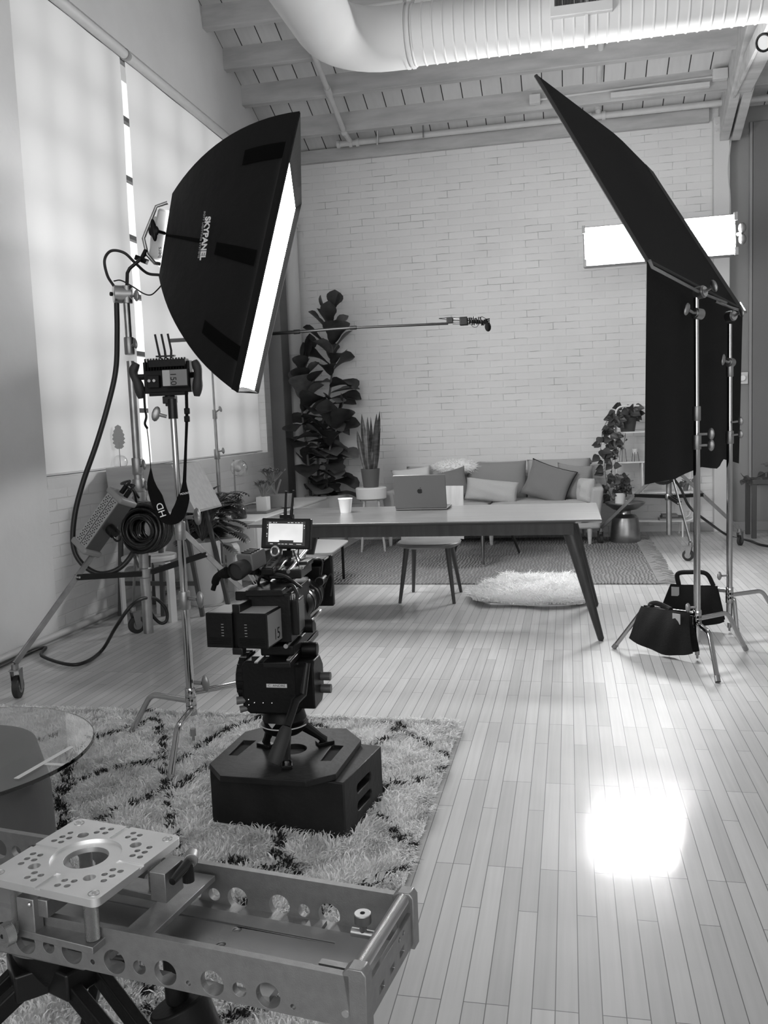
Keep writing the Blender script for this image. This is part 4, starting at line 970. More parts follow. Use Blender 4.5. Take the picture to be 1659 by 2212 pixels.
for e_ in (P[0], P[-1], [r_[0] for r_ in P], [r_[-1] for r_ in P]): s_.grid([e_, [p_+nrm for p_ in e_]])
s_.build('flag_cloth', m_flag, t, smooth=50)
s_ = MB(); s_.tube([Cc, A, B, D], 0.009, 8); s_.build('flag_frame', m_flag2, t)
# lit fold down the far side, its light put in as paler cloth
s_ = MB(); b0, b1_ = P[12], [lerp(P[12][j], P[11][j], 1.1) for j in range(9)]
s_.grid([[p_+nrm*1.3 for p_ in b0], [p_+nrm*1.3 for p_ in b1_]]); s_.grid([[p_-nrm*0.3 for p_ in b1_], [p_-nrm*0.3 for p_ in b0]]); s_.build('lit_fold_band', mat('lit_fold_cloth', 0.03, 0.8), t)
P = []
botA, botB = WY(1392, 1047, A.y), WY(1592, 1001, B.y)
sag = [0, .004, 0, -.006, 0, .012, .03, .012, 0.0, .01, .05, .03, 0.0]
for i in range(25):
    s = i/24; top = lerp(A, B, s); bt = lerp(botA, botB, s); q = s*12; i0 = min(int(q), 11)
    bt = bt+V((0, 0, (sag[i0]+(sag[i0+1]-sag[i0])*(q-i0))*0.9))
    P.append([lerp(top, bt, j/10)+V((0.02*math.sin(s*13)*(j/10), -0.008*math.sin(s*9)*(j/10), 0)) for j in range(11)])
s_ = MB(); s_.grid(P); n2 = V((0.9, -0.4, 0)).normalized()*0.004; s_.grid([[p_+n2 for p_ in reversed(r_)] for r_ in P])
for e_ in (P[0], P[-1], [r_[0] for r_ in P], [r_[-1] for r_ in P]): s_.grid([e_, [p_+n2 for p_ in e_]])
s_.build('hanging_flap', m_flag, t, smooth=60)
# grip arms holding the flag
off = V((-0.03, -0.05, -0.03))
s_ = MB(); s_.tube([WY(1403, 563, 4.02), WY(1409, 577, 4.05), gh1, lerp(gh1, WY(1606, 668, 6.1), 0.55)], 0.0075, 8)
tag(s_.build('grip_arm', m_tubed, loc=gh1), 'thin bent metal rod running up left from the near stand head along the flag', 'grip arm')
s_ = MB(); s_.tube([WY(1546, 651, 5.35), WY(1578, 664, 5.40), WY(1611, 674, 5.55), WY(1600, 655, 5.9)], 0.0075, 8)
tag(s_.build('grip_arm', m_tubed, loc=WY(1578, 664, 5.4)), 'thin metal rod hooked around the far right corner of the flag', 'grip arm')

# ---- sandbags on the legs
m_sand = mat('sandbag_cordura', 0.005, 0.8, spec=0.3, bump=(160, 0.25))
def sandbag(label, c0, c1, zc, drop, w_, tagp, handle):
    """saddle bag hung over a leg from c0 to c1; two lobes"""
    t = thing('sandbag', label, 'sandbag', (lerp(c0, c1, .5).x, lerp(c0, c1, .5).y, 0.0), 'sandbags on the flag stands')
    ax = (c1-c0); L = ax.length; ax.normalize(); sd = V((0, 0, 1)).cross(ax).normalized()
    for sg, nm_ in ((-1, 'sand_pouch'), (1, 'sand_pouch')):
        P = []
        for i in range(15):
            u = i/14; row = []
            for j in range(15):
                v = j/14; wdt = 1+0.30*v
                p_ = lerp(c0, c1, 0.5)+ax*((u-0.5)*L*wdt)+V((0, 0, -drop*v))+sd*sg*(0.012+w_*math.sin(PI*min(v, 1)**0.75)*math.sin(PI*u)**0.4+0.02*v)
                p_ += sd*sg*0.006*math.sin(u*17+v*5)+V((0, 0, (0.035*(2*u-1)**4-0.02*u)*v+0.008*math.sin(u*9)*v))+ax*(-0.03*v*(u < 0.5)*(1-2*u)); row.append(p_)
            P.append(row)
        Q = [[lerp(P[i][j], P[i][j]-sd*sg*(2*w_*math.sin(PI*(j/14)**0.75)*math.sin(PI*i/14)**0.4)*0.55, 1) for j in range(15)] for i in range(15)]
        s_ = MB(); s_.grid(P); s_.grid([list(reversed(r_)) for r_ in Q])
        for a_, b_ in (([r_[0] for r_ in P], [r_[0] for r_ in Q]), ([r_[-1] for r_ in P], [r_[-1] for r_ in Q]), (P[0], Q[0]), (P[-1], Q[-1])): s_.grid([a_, b_])
        s_.build(nm_, m_sand, t, smooth=70)
    s_ = MB(); pts = spline(handle, 6)
    x, y, d = frame(ax)
    for i in range(len(pts)-1): pass
    s_.tube(pts, 0.014, 8); s_.build('carry_handle', m_sand, t)
    s_ = MB(); q = lerp(c0, c1, tagp)-sd*(0.02+w_*0.5); s_.box(q+V((0, 0, -0.035)), (0.045, 0.004, 0.055), (ax, sd, V((0, 0, 1)))); s_.build('label_patch', mat('patch_grey', 0.28, 0.7), t)
    return t
c0, c1 = WY(1388, 1318, 4.93), WY(1488, 1306, 4.76); c0.z = c1.z = 0.265
sandbag('black sandbag slung over the leg of the near c stand', c0, c1, .26, 0.225, 0.035, 0.82, [c0+(c1-c0)*.22, WY(1405, 1306, 4.93), WY(1418, 1303, 4.9), WY(1440, 1312, 4.86), c0+(c1-c0)*.62])
c0, c1 = WY(1448, 1250, 5.50), WY(1550, 1243, 5.44); c0.z = c1.z = 0.275
sandbag('black sandbag slung over the leg of the far c stand', c0, c1, .26, 0.225, 0.035, 0.12, [c0+(c1-c0)*.18, WY(1464, 1240, 5.5), WY(1490, 1236, 5.48), WY(1525, 1239, 5.46), c0+(c1-c0)*.92])

# ---- roller stands
def wheel(t, c, r, yaw):
    c = V(c); ax = V((math.cos(yaw), math.sin(yaw), 0)); fwd = V((-ax.y, ax.x, 0))
    s_ = MB(); s_.tube([c-ax*0.016, c-ax*0.012, c+ax*0.012, c+ax*0.016], [r*0.88, r, r, r*0.88], 26); w_ = s_.build('wheel', m_rubber, t)
    s_ = MB(); s_.cyl(c-ax*0.018, c+ax*0.018, r*0.55, n=20); s_.build('hub', m_cast, w_)
    top = c+V((0, 0, r+0.035))-fwd*0.02
    s_ = MB()
    for sg in (-1, 1): s_.prism([(-0.016, -r*0.2), (0.016, -r*0.2), (0.035, r+0.03), (-0.02, r+0.03)], c+ax*sg*0.021, -fwd, (0, 0, 1), ax*sg*0.003)
    s_.box(top, (0.05, 0.055, 0.006), (ax, fwd, V((0, 0, 1)))); s_.cyl(top, top+V((0, 0, 0.03)), 0.018, n=16); s_.bar(top+fwd*0.02, top+fwd*0.07+V((0, 0, -0.01)), 0.03, 0.006); s_.build('fork', m_cast, t)
    return top+V((0, 0, 0.03))
def rollstand(label, c, zlow, casters, zhub, zbr, r0, segs, bf, wr=0.05, group=None, braces=True):
    cx, cy = c; t = thing('roller_stand', label, 'light stand', (cx, cy, 0), group)
    s_ = MB(); s_.cyl((cx, cy, zlow), (cx, cy, zhub+0.03), r0, n=22); s_.build('main_column', m_tubed, t)
    collar(t, (cx, cy, zhub-0.03), (cx, cy, zhub+0.03), r0+0.012, 'leg_hub'); collar(t, (cx, cy, zbr-0.03), (cx, cy, zbr+0.03), r0+0.010, 'brace_collar')
    for (wx, wy), yaw, f in zip(casters, (0.3, 1.2, -0.6), bf):
        top = wheel(t, (wx, wy, wr), wr, yaw)
        d = V((wx-cx, wy-cy, 0)).normalized(); h0 = V((cx, cy, zhub))+d*(r0+0.012)
        s_ = MB(); s_.bar(h0, top, 0.012, 0.032, V((0, 0, 1))); s_.build('leg', m_tubed, t, bevel=0.002)
        if braces:
            q = lerp(h0, top, f); b0 = V((cx, cy, zbr))+d*(r0+0.01); side = V((-d.y, d.x, 0))*0.014
            s_ = MB(); s_.bar(b0+side, q+side, 0.006, 0.032); s_.nx().bar(b0-side, q-side, 0.006, 0.032); s_.build('brace_bar', m_black2, t, bevel=0.001)
            s_ = MB(); s_.cyl(q-side*1.6, q+side*1.6, 0.006, n=8); s_.build('brace_pin', m_steel, t)
    for i, (z0, z1, r) in enumerate(segs):
        s_ = MB(); s_.cyl((cx, cy, z0), (cx, cy, z1), r, n=18); s_.build('riser_tube', m_tubed, t)
        collar(t, (cx, cy, z0-0.07), (cx, cy, z0+0.03), r+0.010)
        knob(t, (cx+r+.004, cy-0.01, z0-0.02), (0.8, -0.5, 0.25), 0.045, 1.25, m=m_cast)
    return t
LX, LY = -2.545, 4.78
LX = WY(303, 1100, LY).x
zhub = zt_(300, 1072, LY); zbr = zt_(305, 1237, LY)
p_rt = WZ(545, 1368, 0.0)
rollstand('tall steel roller stand on casters holding the big softbox at left', (LX, LY), zt_(312, 1367, LY), [(-2.77, 3.86), (-1.93, 5.16), (-2.82, 5.22)], zhub, zbr, 0.030,
          [(zt_(290, 1045, LY), zt_(285, 1010, LY)+0.02, 0.027), (zt_(288, 1000, LY), zt_(281, 780, LY), 0.022), (zt_(279, 740, LY), zt_(275, 650, LY), 0.019)], (0.52, 0.5, 0.5), wr=0.058)
RX_, RY_ = WY(1445, 1100, 8.75).x, 8.75
rollstand('steel roller stand on casters carrying the bright panel behind the flag', (RX_, RY_), zt_(1445, 1155, RY_), [(0.30, 9.16), (1.02, 8.07), (1.62, 8.98)], zt_(1447, 1035, RY_)+0.12, zt_(1445, 1073, RY_), 0.026,
          [(0.80, 1.5, 0.022), (1.55, 2.75, 0.018)], (0.45, 0.5, 0.45), wr=0.05)
# ---- LED panel
t = thing('led_panel_light', 'blazing rectangular panel light partly hidden behind the tilted black flag', 'lamp', WY(1425, 517, 8.72))
a, b_, c, d = WY(1262, 492, 8.72), WY(1588, 463, 8.72), WY(1588, 551, 8.72), WY(1265, 571, 8.72)
ux = (b_-a).normalized(); uy = (a-d).normalized(); cen = (a+b_+c+d)/4; W2, H2 = (b_-a).length/2, ((a-d).length+(b_-c).length)/4
nn = ux.cross(uy)
m_led.node_tree.nodes['Principled BSDF'].inputs['Emission Strength'].default_value = LED_STRENGTH
s_ = MB(); s_.box(cen-nn*0.07, (2*W2+0.02, 2*H2+0.02, 0.12), (ux, uy, nn)); s_.build('lamp_housing', m_cast, t, bevel=0.008)
s_ = MB(); s_.box(cen, (2*W2-0.01, 2*H2-0.01, 0.01), (ux, uy, nn)); s_.build('light_face', m_led, t)
s_ = MB(); 
for sx in (-1, 1):
    for sy in (-1, 1): s_.nx().box(cen+ux*(sx*(W2+0.004))+uy*sy*(H2-0.02), (0.03, 0.07, 0.05), (ux, uy, nn))
s_.build('corner_bracket', m_cast, t)
s_ = MB(); q = cen+ux*(W2+0.06)
s_.sphere(q+uy*0.05, (0.035, 0.05, 0.03), 14, (ux, uy, nn)); s_.sphere(q-uy*0.05, (0.035, 0.05, 0.03), 14, (ux, uy, nn)); s_.cyl(cen+ux*W2-nn*0.05, q-nn*0.0, 0.02, n=10); s_.build('tilt_knob', m_cast, t)
s_ = MB(); yb_ = cen-uy*0.02-nn*0.22; s_.tube([cen-ux*(W2*0.5)-nn*0.12, cen-ux*(W2*0.45)-uy*0.02-nn*0.22, cen+ux*(W2*0.45)-uy*0.02-nn*0.22, cen+ux*(W2*0.5)-nn*0.12], 0.012, 8); s_.cyl(yb_, V((RX_, RY_, 2.72)), 0.014, n=10); s_.build('yoke', m_tubed, t)
# dark coil of cable hung on that stand, and its floor cable
s_ = MB(); cc = V((RX_-0.06, RY_-0.12, zt_(1430, 1037, RY_)))
for k in range(7): s_.ring(cc+V((random.uniform(-.01, .01), random.uniform(-.02, .02), 0.10+random.uniform(-.01, .01))), 0.11+0.006*k % 0.03, 0.008, (0.1, 1, 0.05*k), 28, 7)
tag(s_.build('cable_coil', m_cable, loc=cc), 'dark coil of cable hanging under the flag from the far roller stand', 'cable coil')
s_ = MB(); s_.tube(spline([V((RX_+0.02, RY_-0.06, 0.72)), WY(1470, 1055, 8.6), WY(1490, 1095, 8.5), WY(1530, 1128, 8.5), WZ(1575, 1158, 0.012), WZ(1620, 1168, 0.012), WZ(1680, 1182, 0.012), V((2.9, 8.2, 0.012))]), 0.012, 8)
tag(s_.build('power_cable', m_cable, loc=WZ(1620, 1168, 0.012)), 'black power cable sagging from the far roller stand and running off right', 'cable')

# ------------------------------------------------------------------ the softbox
NT, NB = WY(647, 240, 4.3), WY(512, 848, 4.3)
w_ = V((-0.60, 1.97, 0.07)); FT, FB = NT+w_, NB+w_
e = NB-NT; nf = e.cross(w_).normalized()
if nf.x < 0: nf = -nf                     # lit face looks right, away and down
t = thing('softbox', 'huge black fabric softbox glowing on its open side at upper left', 'softbox', (NT+NB+FT+FB)/4)
bT, bB = WY(372, 418, 4.95), WY(343, 598, 4.95); wb_ = w_.normalized()*0.62
back = [bT, bB, bB+wb_, bT+wb_]; front = [NT, NB, FB, FT]
cenf = sum(front, V((0, 0, 0)))/4; cenb = sum(back, V((0, 0, 0)))/4
def rod(i, s):
    """bowed corner rod from the lamp head (s=0) to the open frame (s=1)"""
    p0, p2 = back[i], front[i]; q0 = (p0-cenb)
    mid = (p0+p2)/2; outv = (p2-cenf); outv = outv-nf*outv.dot(nf); outv.normalize()
    p1 = mid+outv*0.20-nf*0.08
    return p0*(1-s)**2+p1*2*s*(1-s)+p2*s*s
NS = 16
def shell(ins=0.0):
    out = []
    for i in range(4):
        j = (i+1) % 4; P = []
        for a_ in range(NS+1):
            s = a_/NS; r0_, r1_ = rod(i, s), rod(j, s); cen_ = lerp(cenb, cenf, s); row = []
            for b2_ in range(13):
                u = b2_/12; p = lerp(r0_, r1_, u)
                inn = (cen_-p); inn = inn-nf*inn.dot(nf); inn.normalize()
                pinch = 4*u*(1-u)*0.05*math.sin(PI*s)*1.0+0.008*math.sin(u*19+i)*math.sin(PI*s)*math.sin(s*6+u*4)
                row.append(p+inn*(pinch+ins))
            P.append(row)
        out.append(P)
    return out
m_soft = mat('softbox_fabric', 0.006, 0.75, spec=0.22, bump=(9, 0.5))
m_silver = mat('silver_lining', 0.35, 0.6)
SH = shell(); SI = shell(0.012)
s_ = MB()
for P in SH: s_.cur = 0; s_.grid(P)
for P in SI:
    s_.cur = 1; s_.grid([list(reversed(r_)) for r_ in P[:15]]); s_.cur = 0; s_.grid([list(reversed(r_)) for r_ in P[14:]])
s_.build('fabric_shell', [m_soft, m_silver], t, smooth=50)
# diffuser set back inside the lip
dq = [lerp(front[i], cenf, 0.015)-nf*0.03 for i in range(4)]; dq[0] = lerp(dq[0], dq[1], 0.10); dq[3] = lerp(dq[3], dq[2], 0.03)
P = [[lerp(lerp(dq[0], dq[3], v/10), lerp(dq[1], dq[2], v/10), u/10)+nf*0.004*math.sin(PI*u/10)*math.sin(PI*v/10) for v in range(11)] for u in range(11)]
dface = MB(); dface.grid(P); m_dif.node_tree.nodes['Principled BSDF'].inputs['Emission Strength'].default_value = SOFTBOX_STRENGTH
dface.build('diffuser_cloth', m_dif, t, smooth=60)
s_ = MB()
for i in range(4):
    j = (i+1) % 4; P = []
    for u in range(17):
        p0 = lerp(front[i], front[j], u/16); inn = (cenf-p0).normalized(); wv = 0.012*math.sin(u*2.3+i)
        q0_ = lerp(dq[i], dq[j], u/16); P.append([p0, p0+nf*0.006+inn*0.01, lerp(p0, q0_, 0.6)+nf*(0.003+0.3*wv*0.5), q0_-nf*0.004])
    s_.nx().grid(P)
s_.build('hemmed_lip', mat('lip_fabric', 0.012, 0.9, spec=0.1, bump=(30, 0.4)), t, smooth=60)
# hook and loop straps on the near side (P index 0: NT-NB side)
P0 = SH[0]
def onside(s, u, o=0.006, P=None):
    P = P or P0; a_, b2_ = s*NS, u*12; i, j = min(int(a_), NS-1), min(int(b2_), 11); fa, fb = a_-i, b2_-j
    p = lerp(lerp(P[i][j], P[i+1][j], fa), lerp(P[i][j+1], P[i+1][j+1], fa), fb)
    n_ = (P[i+1][j]-P[i][j]).cross(P[i][j+1]-P[i][j]).normalized()
    if n_.dot(C0-p) < 0: n_ = -n_
    return p+n_*o, n_
m_strap = mat('hook_strap', 0.002, 0.95, spec=0.1)
s_ = MB()
for u, s0, s1, hh in ((0.13, 0.70, 0.97, 0.028), (0.50, 0.02, 0.5, 0.012), (0.52, 0.62, 0.93, 0.030), (0.87, 0.66, 0.97, 0.028)):
    s_.nx(); s_.grid([[onside(s0+(s1-s0)*k/8, u-hh)[0] for k in range(9)], [onside(s0+(s1-s0)*k/8, u)[0] for k in range(9)], [onside(s0+(s1-s0)*k/8, u+hh)[0] for k in range(9)]])
s_.build('fabric_strap', m_strap, t, smooth=60)
lp, ln = onside(0.42, 0.50, 0.010)
def to_side(px, py):      # where a sight line meets the near fabric side
    best = None
    for si in range(0, 41):
        for ui in range(0, 41):
            p, n_ = onside(si/40, ui/40, 0.010); q = ray(px, py); v = p-C0; dd = (v-q*(v.dot(q)/q.dot(q))).length
            if best is None or dd < best[0]: best = (dd, p, n_)
    return best[1], best[2]
pa, na = to_side(461, 472); pb, nb = to_side(446, 562); lx = (pb-pa).normalized(); nn_ = (na+nb).normalized(); ly = nn_.cross(lx).normalized()
m_print = mat('white_print', 0.75, 0.6)
mid_ = (pa+pb)/2+nn_*0.03
text('SKYPANEL', 0.088, mid_, lx, ly, m_print, t, 'logo_lettering', 0.001, font_scale=((pb-pa).length/0.43, 0.80), bold=0.003)
text('SOFT LIGHTING SYSTEMS', 0.022, mid_-ly*0.040-lx*0.02, lx, ly, mat('dim_print', 0.3, 0.6), t, 'small_lettering', 0.001)
# head, yoke, tilt knob behind the cloth
t2 = thing('softbox_lamp_head', 'pale lamp head with tubular yoke clipped behind the black softbox', 'lamp', cenb)
hb = (-nf); hx = w_.normalized(); hz = hb.cross(hx).normalized()
if hz.z < 0: hz = -hz
s_ = MB(); s_.box(cenb+hb*0.03, (0.58, 0.30, 0.10), (hx, hz, hb)); s_.build('lamp_housing', mat('lamp_white_casting', 0.55, 0.45), t2, bevel=0.015)
yk = [WY(362, 438, 4.92), WY(338, 446, 4.90), WY(318, 495, 4.88), WY(310, 515, 4.88), WY(318, 550, 4.88), WY(334, 568, 4.90), WY(345, 570, 4.93)]
s_ = MB(); s_.tube(yk, 0.011, 12); s_.build('tubular_yoke', m_tubed, t2)
s_ = MB(); s_.prism([(-.055, -.10), (.055, -.10), (.06, .10), (-.02, .12)], WY(338, 510, 4.98), (WY(358, 500, 4.9)-WY(328, 500, 4.9)).normalized(), (0, 0, 1), (0.0, 0.02, 0)); s_.build('end_plate', mat('lamp_white_casting', 0.55, 0.45), t2, bevel=0.004)
kp = WY(332, 497, 4.84); kx = V((0.9, -0.3, 0)).normalized()
s_ = MB(); s_.sphere(kp, (0.020, 0.016, 0.065), 18, (V((0.95, 0, 0.3)), V((0, 1, 0)), V((-0.1, 0, 1)))); s_.sphere(kp+V((0.0, 0, -0.005)), (0.034, 0.014, 0.034), 14); s_.cyl(kp, kp+V((0.02, 0.10, 0)), 0.010, n=10); s_.build('tilt_knob', m_black, t2)
text('bers', 0.035, WY(345, 545, 4.84), V((0.05, 0, 1)), V((-1, 0, 0)), m_black, t2, 'side_lettering', 0.0005)
s_ = MB(); p0 = WY(275, 655, LY); p1 = WY(274, 622, LY); s_.tube([p1, WY(275, 590, LY), WY(280, 580, LY), WY(300, 563, LY+.03), WY(306, 558, 4.86)], 0.010, 10); s_.build('offset_spigot', m_black2, t2)
s_ = MB(); s_.bar(WY(294, 556, 4.86), WY(318, 566, 4.86), 0.04, 0.03); s_.cyl(WY(306, 560, 4.86), WY(316, 540, 4.88), 0.014, n=10); s_.build('swivel_clamp', m_black, t2, bevel=0.004)
# elbow joint at the stand top
j0 = WY(262, 636, LY)
t3 = thing('stand_swivel_joint', 'round cast metal swivel joint on top of the tall stand', 'stand fitting', WY(275, 655, LY))
s_ = MB(); s_.cyl(j0+V((-0.035, -0.03, 0)), j0+V((0.045, 0.03, 0)), 0.052, n=28); s_.build('swivel_drum', m_steel, t3, bevel=0.004)
s_ = MB(); s_.cyl(WY(275, 655, LY), WY(274, 618, LY), 0.030, n=20); s_.build('swivel_socket', m_cast, t3)
s_ = MB(); s_.cyl(j0+V((-0.038, -0.035, 0)), j0+V((-0.045, -0.045, 0)), 0.012, n=12); s_.build('pivot_pin', m_black, t3)
knob(t3, WY(283, 640, LY-.03), (1, -0.3, 0), 0.05, 1.3)
# header cable from the head, over the stand and down in a long curve to the hanging power unit
def cable(label, pts, r, name='cable', m=None, cat='cable', n=8):
    sp_ = spline(pts, 7); s_ = MB(); s_.tube(sp_, r, n); return tag(s_.build(name, m or m_cable, loc=sp_[len(sp_)//2], smooth=70), label, cat)
cable('thick black cable hanging in a long loop from the stand top to the floor side', [WY(252, 655, 4.72), WY(253, 720, 4.70), WY(250, 800, 4.66), WY(232, 880, 4.62), WY(208, 960, 4.58), WY(180, 1040, 4.55), WY(162, 1110, 4.52), WY(158, 1175, 4.5),
      WY(175, 1215, 4.5), WY(210, 1238, 4.52), WY(250, 1232, 4.56), WY(280, 1205, 4.6), WY(297, 1165, 4.66), WY(300, 1120, 4.7)], 0.0155, 'head_cable')
cable('thin black cable looping over the stand top to the back of the softbox', [WY(345, 594, 4.9), WY(318, 590, 4.86), WY(292, 568, 4.8), WY(268, 546, 4.76), WY(240, 542, 4.74), WY(226, 562, 4.74), WY(232, 595, 4.74), WY(246, 618, 4.74)], 0.0085)
cable('fine black safety wire sagging between stand top and softbox corner', [WY(246, 607, 4.76), WY(262, 606, 4.75), WY(288, 620, 4.75), WY(310, 634, 4.78), WY(326, 637, 4.8), WY(340, 626, 4.84), WY(352, 612, 4.9)], 0.004)
cable('black cable running along the floor from the left edge and looping under the stand', [V((-3.1, 3.1, 0.02)), V((-3.22, 4.45, 0.02)), V((-3.2, 4.75, 0.02)), WZ(90, 1416, 0.018), WZ(140, 1434, 0.018), WZ(180, 1432, 0.018), WZ(220, 1405, 0.02), WY(250, 1355, 4.6), WY(280, 1312, 4.6), WY(305, 1294, 4.7), WY(335, 1293, 4.86), WY(358, 1315, 4.9), WY(360, 1340, 4.9), WY(345, 1345, 4.88), WY(325, 1320, 4.84), WY(320, 1270, 4.80), WY(322, 1200, 4.80)], 0.0105)
# power unit hanging along the near leg
t = thing('power_supply_unit', 'grey perforated power unit hung on the near left leg of the tall stand', 'power supply', WY(220, 1120, 4.42))
a0, a1 = WY(180, 1178, 4.36), WY(256, 1070, 4.40)
ul = (a1-a0).normalized(); L = (a1-a0).length; fr_ = (C0-a0); fr_ = (fr_-ul*fr_.dot(ul)).normalized(); us = fr_.cross(ul).normalized()
if us.x < 0: us = -us
ctr = (a0+a1)/2+us*0.02
un = (fr_*0.75-us*0.66).normalized(); us2 = ul.cross(un).normalized()
if us2.x < 0: us2 = -us2
s_ = MB(); s_.box(ctr, (L, 0.105, 0.11), (ul, us2, un)); bd = s_.build('unit_body', mat('unit_dark_case', 0.06, 0.45), t, bevel=0.006)
s_ = MB(); s_.box(ctr+un*0.057, (L*0.94, 0.098, 0.004), (ul, us2, un)); pl = s_.build('vent_panel', mat('unit_silver_panel', 0.42, 0.35, 0.6), t)
s_ = MB()
for row in range(4):
    for k in range(24):
        q = ctr+un*0.0592+ul*(L*0.42*(-1+2*k/23))+us2*((-0.034, -0.019, 0.016, 0.031)[row]+(0.004 if k % 2 else -0.004)); s_.cyl(q, q+un*0.0006, 0.0042, n=6)
s_.build('vent_holes', mat('vent_dark', 0.01, 0.8), pl, smooth=0)
s_ = MB(); s_.box(ctr+un*0.060, (L*0.92, 0.002, 0.002), (ul, us2, un)); s_.build('seam', m_black, pl, smooth=0)
for sg in (-1, 1):
    s_ = MB(); s_.box(ctr+ul*sg*L/2, (0.035, 0.135, 0.135), (ul, us2, un)); s_.build('corner_bumper', mat('bumper_grey', 0.22, 0.5), t, bevel=0.012, seg=3)
s_ = MB()
for k in (-1, 1):
    q = ctr+ul*(L/2+0.015)+us2*0.02*k; s_.nx().cyl(q, q+ul*0.05, 0.014, n=12)
s_.build('plug', m_black, t)
s_ = MB(); q = ctr+us2*0.06; s_.cyl(q, q+us2*0.05, 0.03, n=16); s_.ring(q+us2*0.07, 0.028, 0.006, (0.3, 1, 0)); s_.build('hanging_hook', m_black2, t)
for k, (e1, e2) in enumerate((((262, 1045), (300, 1075)), ((270, 1050), (295, 1085)))):
    q = ctr+ul*(L/2+0.06)+us2*0.02*(1 if k else -1)
    cable(('upper', 'lower')[k]+' short black lead arching from the power unit plugs to the stand hub', [q, q+ul*0.04, WY(*e1, 4.5), WY(e1[0]+18, e1[1]+(2, 10)[k], 4.6), WY(*e2, 4.7)], 0.007)
# coil of thick black cable and its bag on the stand
cc = WY(312, 1128, 4.64)
s_ = MB()
for k in range(26):
    rr = 0.072+0.0125*(k % 6); s_.ring(cc+V((random.uniform(-.015, .015), -0.06+0.006*k, random.uniform(-.012, .012)))+V((0, 0, -0.04)), rr, 0.0125, (0.15*random.uniform(-1, 1), 1, 0.2*random.uniform(-1, 1)), 30, 8)
tag(s_.build('cable_coil', mat('glossy_cable', 0.012, 0.25), loc=cc, smooth=70), 'big glossy black coil of cable hung on the tall stand at left', 'cable coil')

# ------------------------------------------------------------------ c stand with director's monitor, left
CX, CY = WY(393, 1200, 3.3).x, 3.3
def z3(px, py): return WY(px, py, CY).z
t = cstand('chromed c stand on the shag rug with a small wireless monitor on top', (CX, CY),
       [(0.14, z3(400, 1298), 0.0175), (z3(400, 1290), z3(378, 1145), 0.0155), (z3(378, 1140), z3(365, 900), 0.0125)],
       [(-1.895, 3.385), (-1.49, 2.93), (-1.16, 3.62)], [0.20, 0.165, 0.235], [], low=0.05)
knob(t, WY(404, 1118, CY-.01), (1, -0.4, 0.1), 0.07, 1.4); knob(t, WY(410, 1293, CY-.01), (1, -0.4, 0.0), 0.07, 1.4); knob(t, WY(420, 1474, CY-.01), (1, -0.3, 0.05), 0.07, 1.4)
collar(t, (CX, CY, z3(367, 905)), (CX, CY, z3(366, 890)), 0.017); s_ = MB(); s_.cyl((CX, CY, z3(366, 905)), (CX, CY, z3(364, 862)), 0.019, n=16); s_.build('baby_adapter', m_black2, t); knob(t, WY(360, 900, CY-.02), (-0.9, -0.4, 0.3), 0.05, 1.2)
mc = WY(364, 812, CY)
t = thing('wireless_monitor', 'small black handheld monitor with three antennas and side grips on a stand', 'monitor', mc)
fx_ = V((1, 0.12, 0)).normalized(); fz = V((0.03, -0.06, 1)).normalized(); fy_ = fz.cross(fx_).normalized()
A_ = (fx_, fy_, fz)
def ml(a, b, c): return mc+fx_*a+fy_*b+fz*c
s_ = MB(); s_.box(ml(0.0, 0, -0.005), (0.19, 0.045, 0.125), A_); s_.box(ml(0.01, -0.02, 0.05), (0.15, 0.05, 0.03), A_); s_.box(ml(0, -0.01, -0.07), (0.15, 0.04, 0.016), A_)
for k in range(15): s_.box(ml(-0.08+0.0115*k, -0.032, 0.047), (0.005, 0.018, 0.048), A_)
s_.box(ml(-0.05, -0.035, -0.02), (0.05, 0.02, 0.05), A_)
s_.build('monitor_body', m_black, t, bevel=0.004)
s_ = MB()
for k in (-1, 0, 1): s_.nx().tube([ml(0.0+0.022*k, -0.02, 0.068), ml(0.002+0.026*k-0.004, -0.02, 0.10), ml(0.002+0.026*k-0.014, -0.02, 0.165)], [0.0055, 0.0045, 0.0045], 8)
s_.build('antenna', m_black, t)
s_ = MB(); s_.box(ml(0.0, -0.02, 0.078), (0.075, 0.02, 0.007), A_); s_.build('antenna_bridge', m_black2, t)
for k in (-1, 0, 1):
    s_ = MB()
for sg in (-1, 1):
    s_ = MB(); P_ = [ml(sg*0.112+(-.012 if sg < 0 else 0), -0.01, 0.055-0.0 if sg > 0 else 0.055), ml(sg*0.125-(.0 if sg > 0 else .015), -0.012, 0.02), ml(sg*0.122, -0.012, -0.03), ml(sg*0.115, -0.010, -0.085)]
    s_.tube(spline(P_, 4), [0.013, 0.016, 0.018, 0.019, 0.018, 0.017, 0.017, 0.018, 0.020, 0.021, 0.020, 0.017, 0.012], 12); s_.build('side_grip', m_rubber, t)
    s_ = MB(); s_.cyl(ml(sg*0.09, 0, 0.0), ml(sg*0.12, -0.01, 0.0), 0.012, n=10); s_.build('grip_bracket', m_black2, t)
s_ = MB(); s_.box(ml(0.048, -0.048, -0.010), (0.105, 0.030, 0.072), A_); bt = s_.build('battery', m_black, t, bevel=0.003)
s_ = MB(); s_.box(ml(0.062, -0.0645, -0.008), (0.068, 0.002, 0.062), A_); s_.build('battery_label', mat('label_grey', 0.17, 0.55), bt)
s_ = MB(); s_.box(ml(0.012, -0.0645, -0.008), (0.030, 0.002, 0.062), A_); s_.build('battery_label', mat('label_light', 0.36, 0.55), bt)
text('150', 0.034, ml(0.040, -0.066, -0.012), fz*-1, fx_, m_black, bt, 'number_print', 0.0003)
s_ = MB()
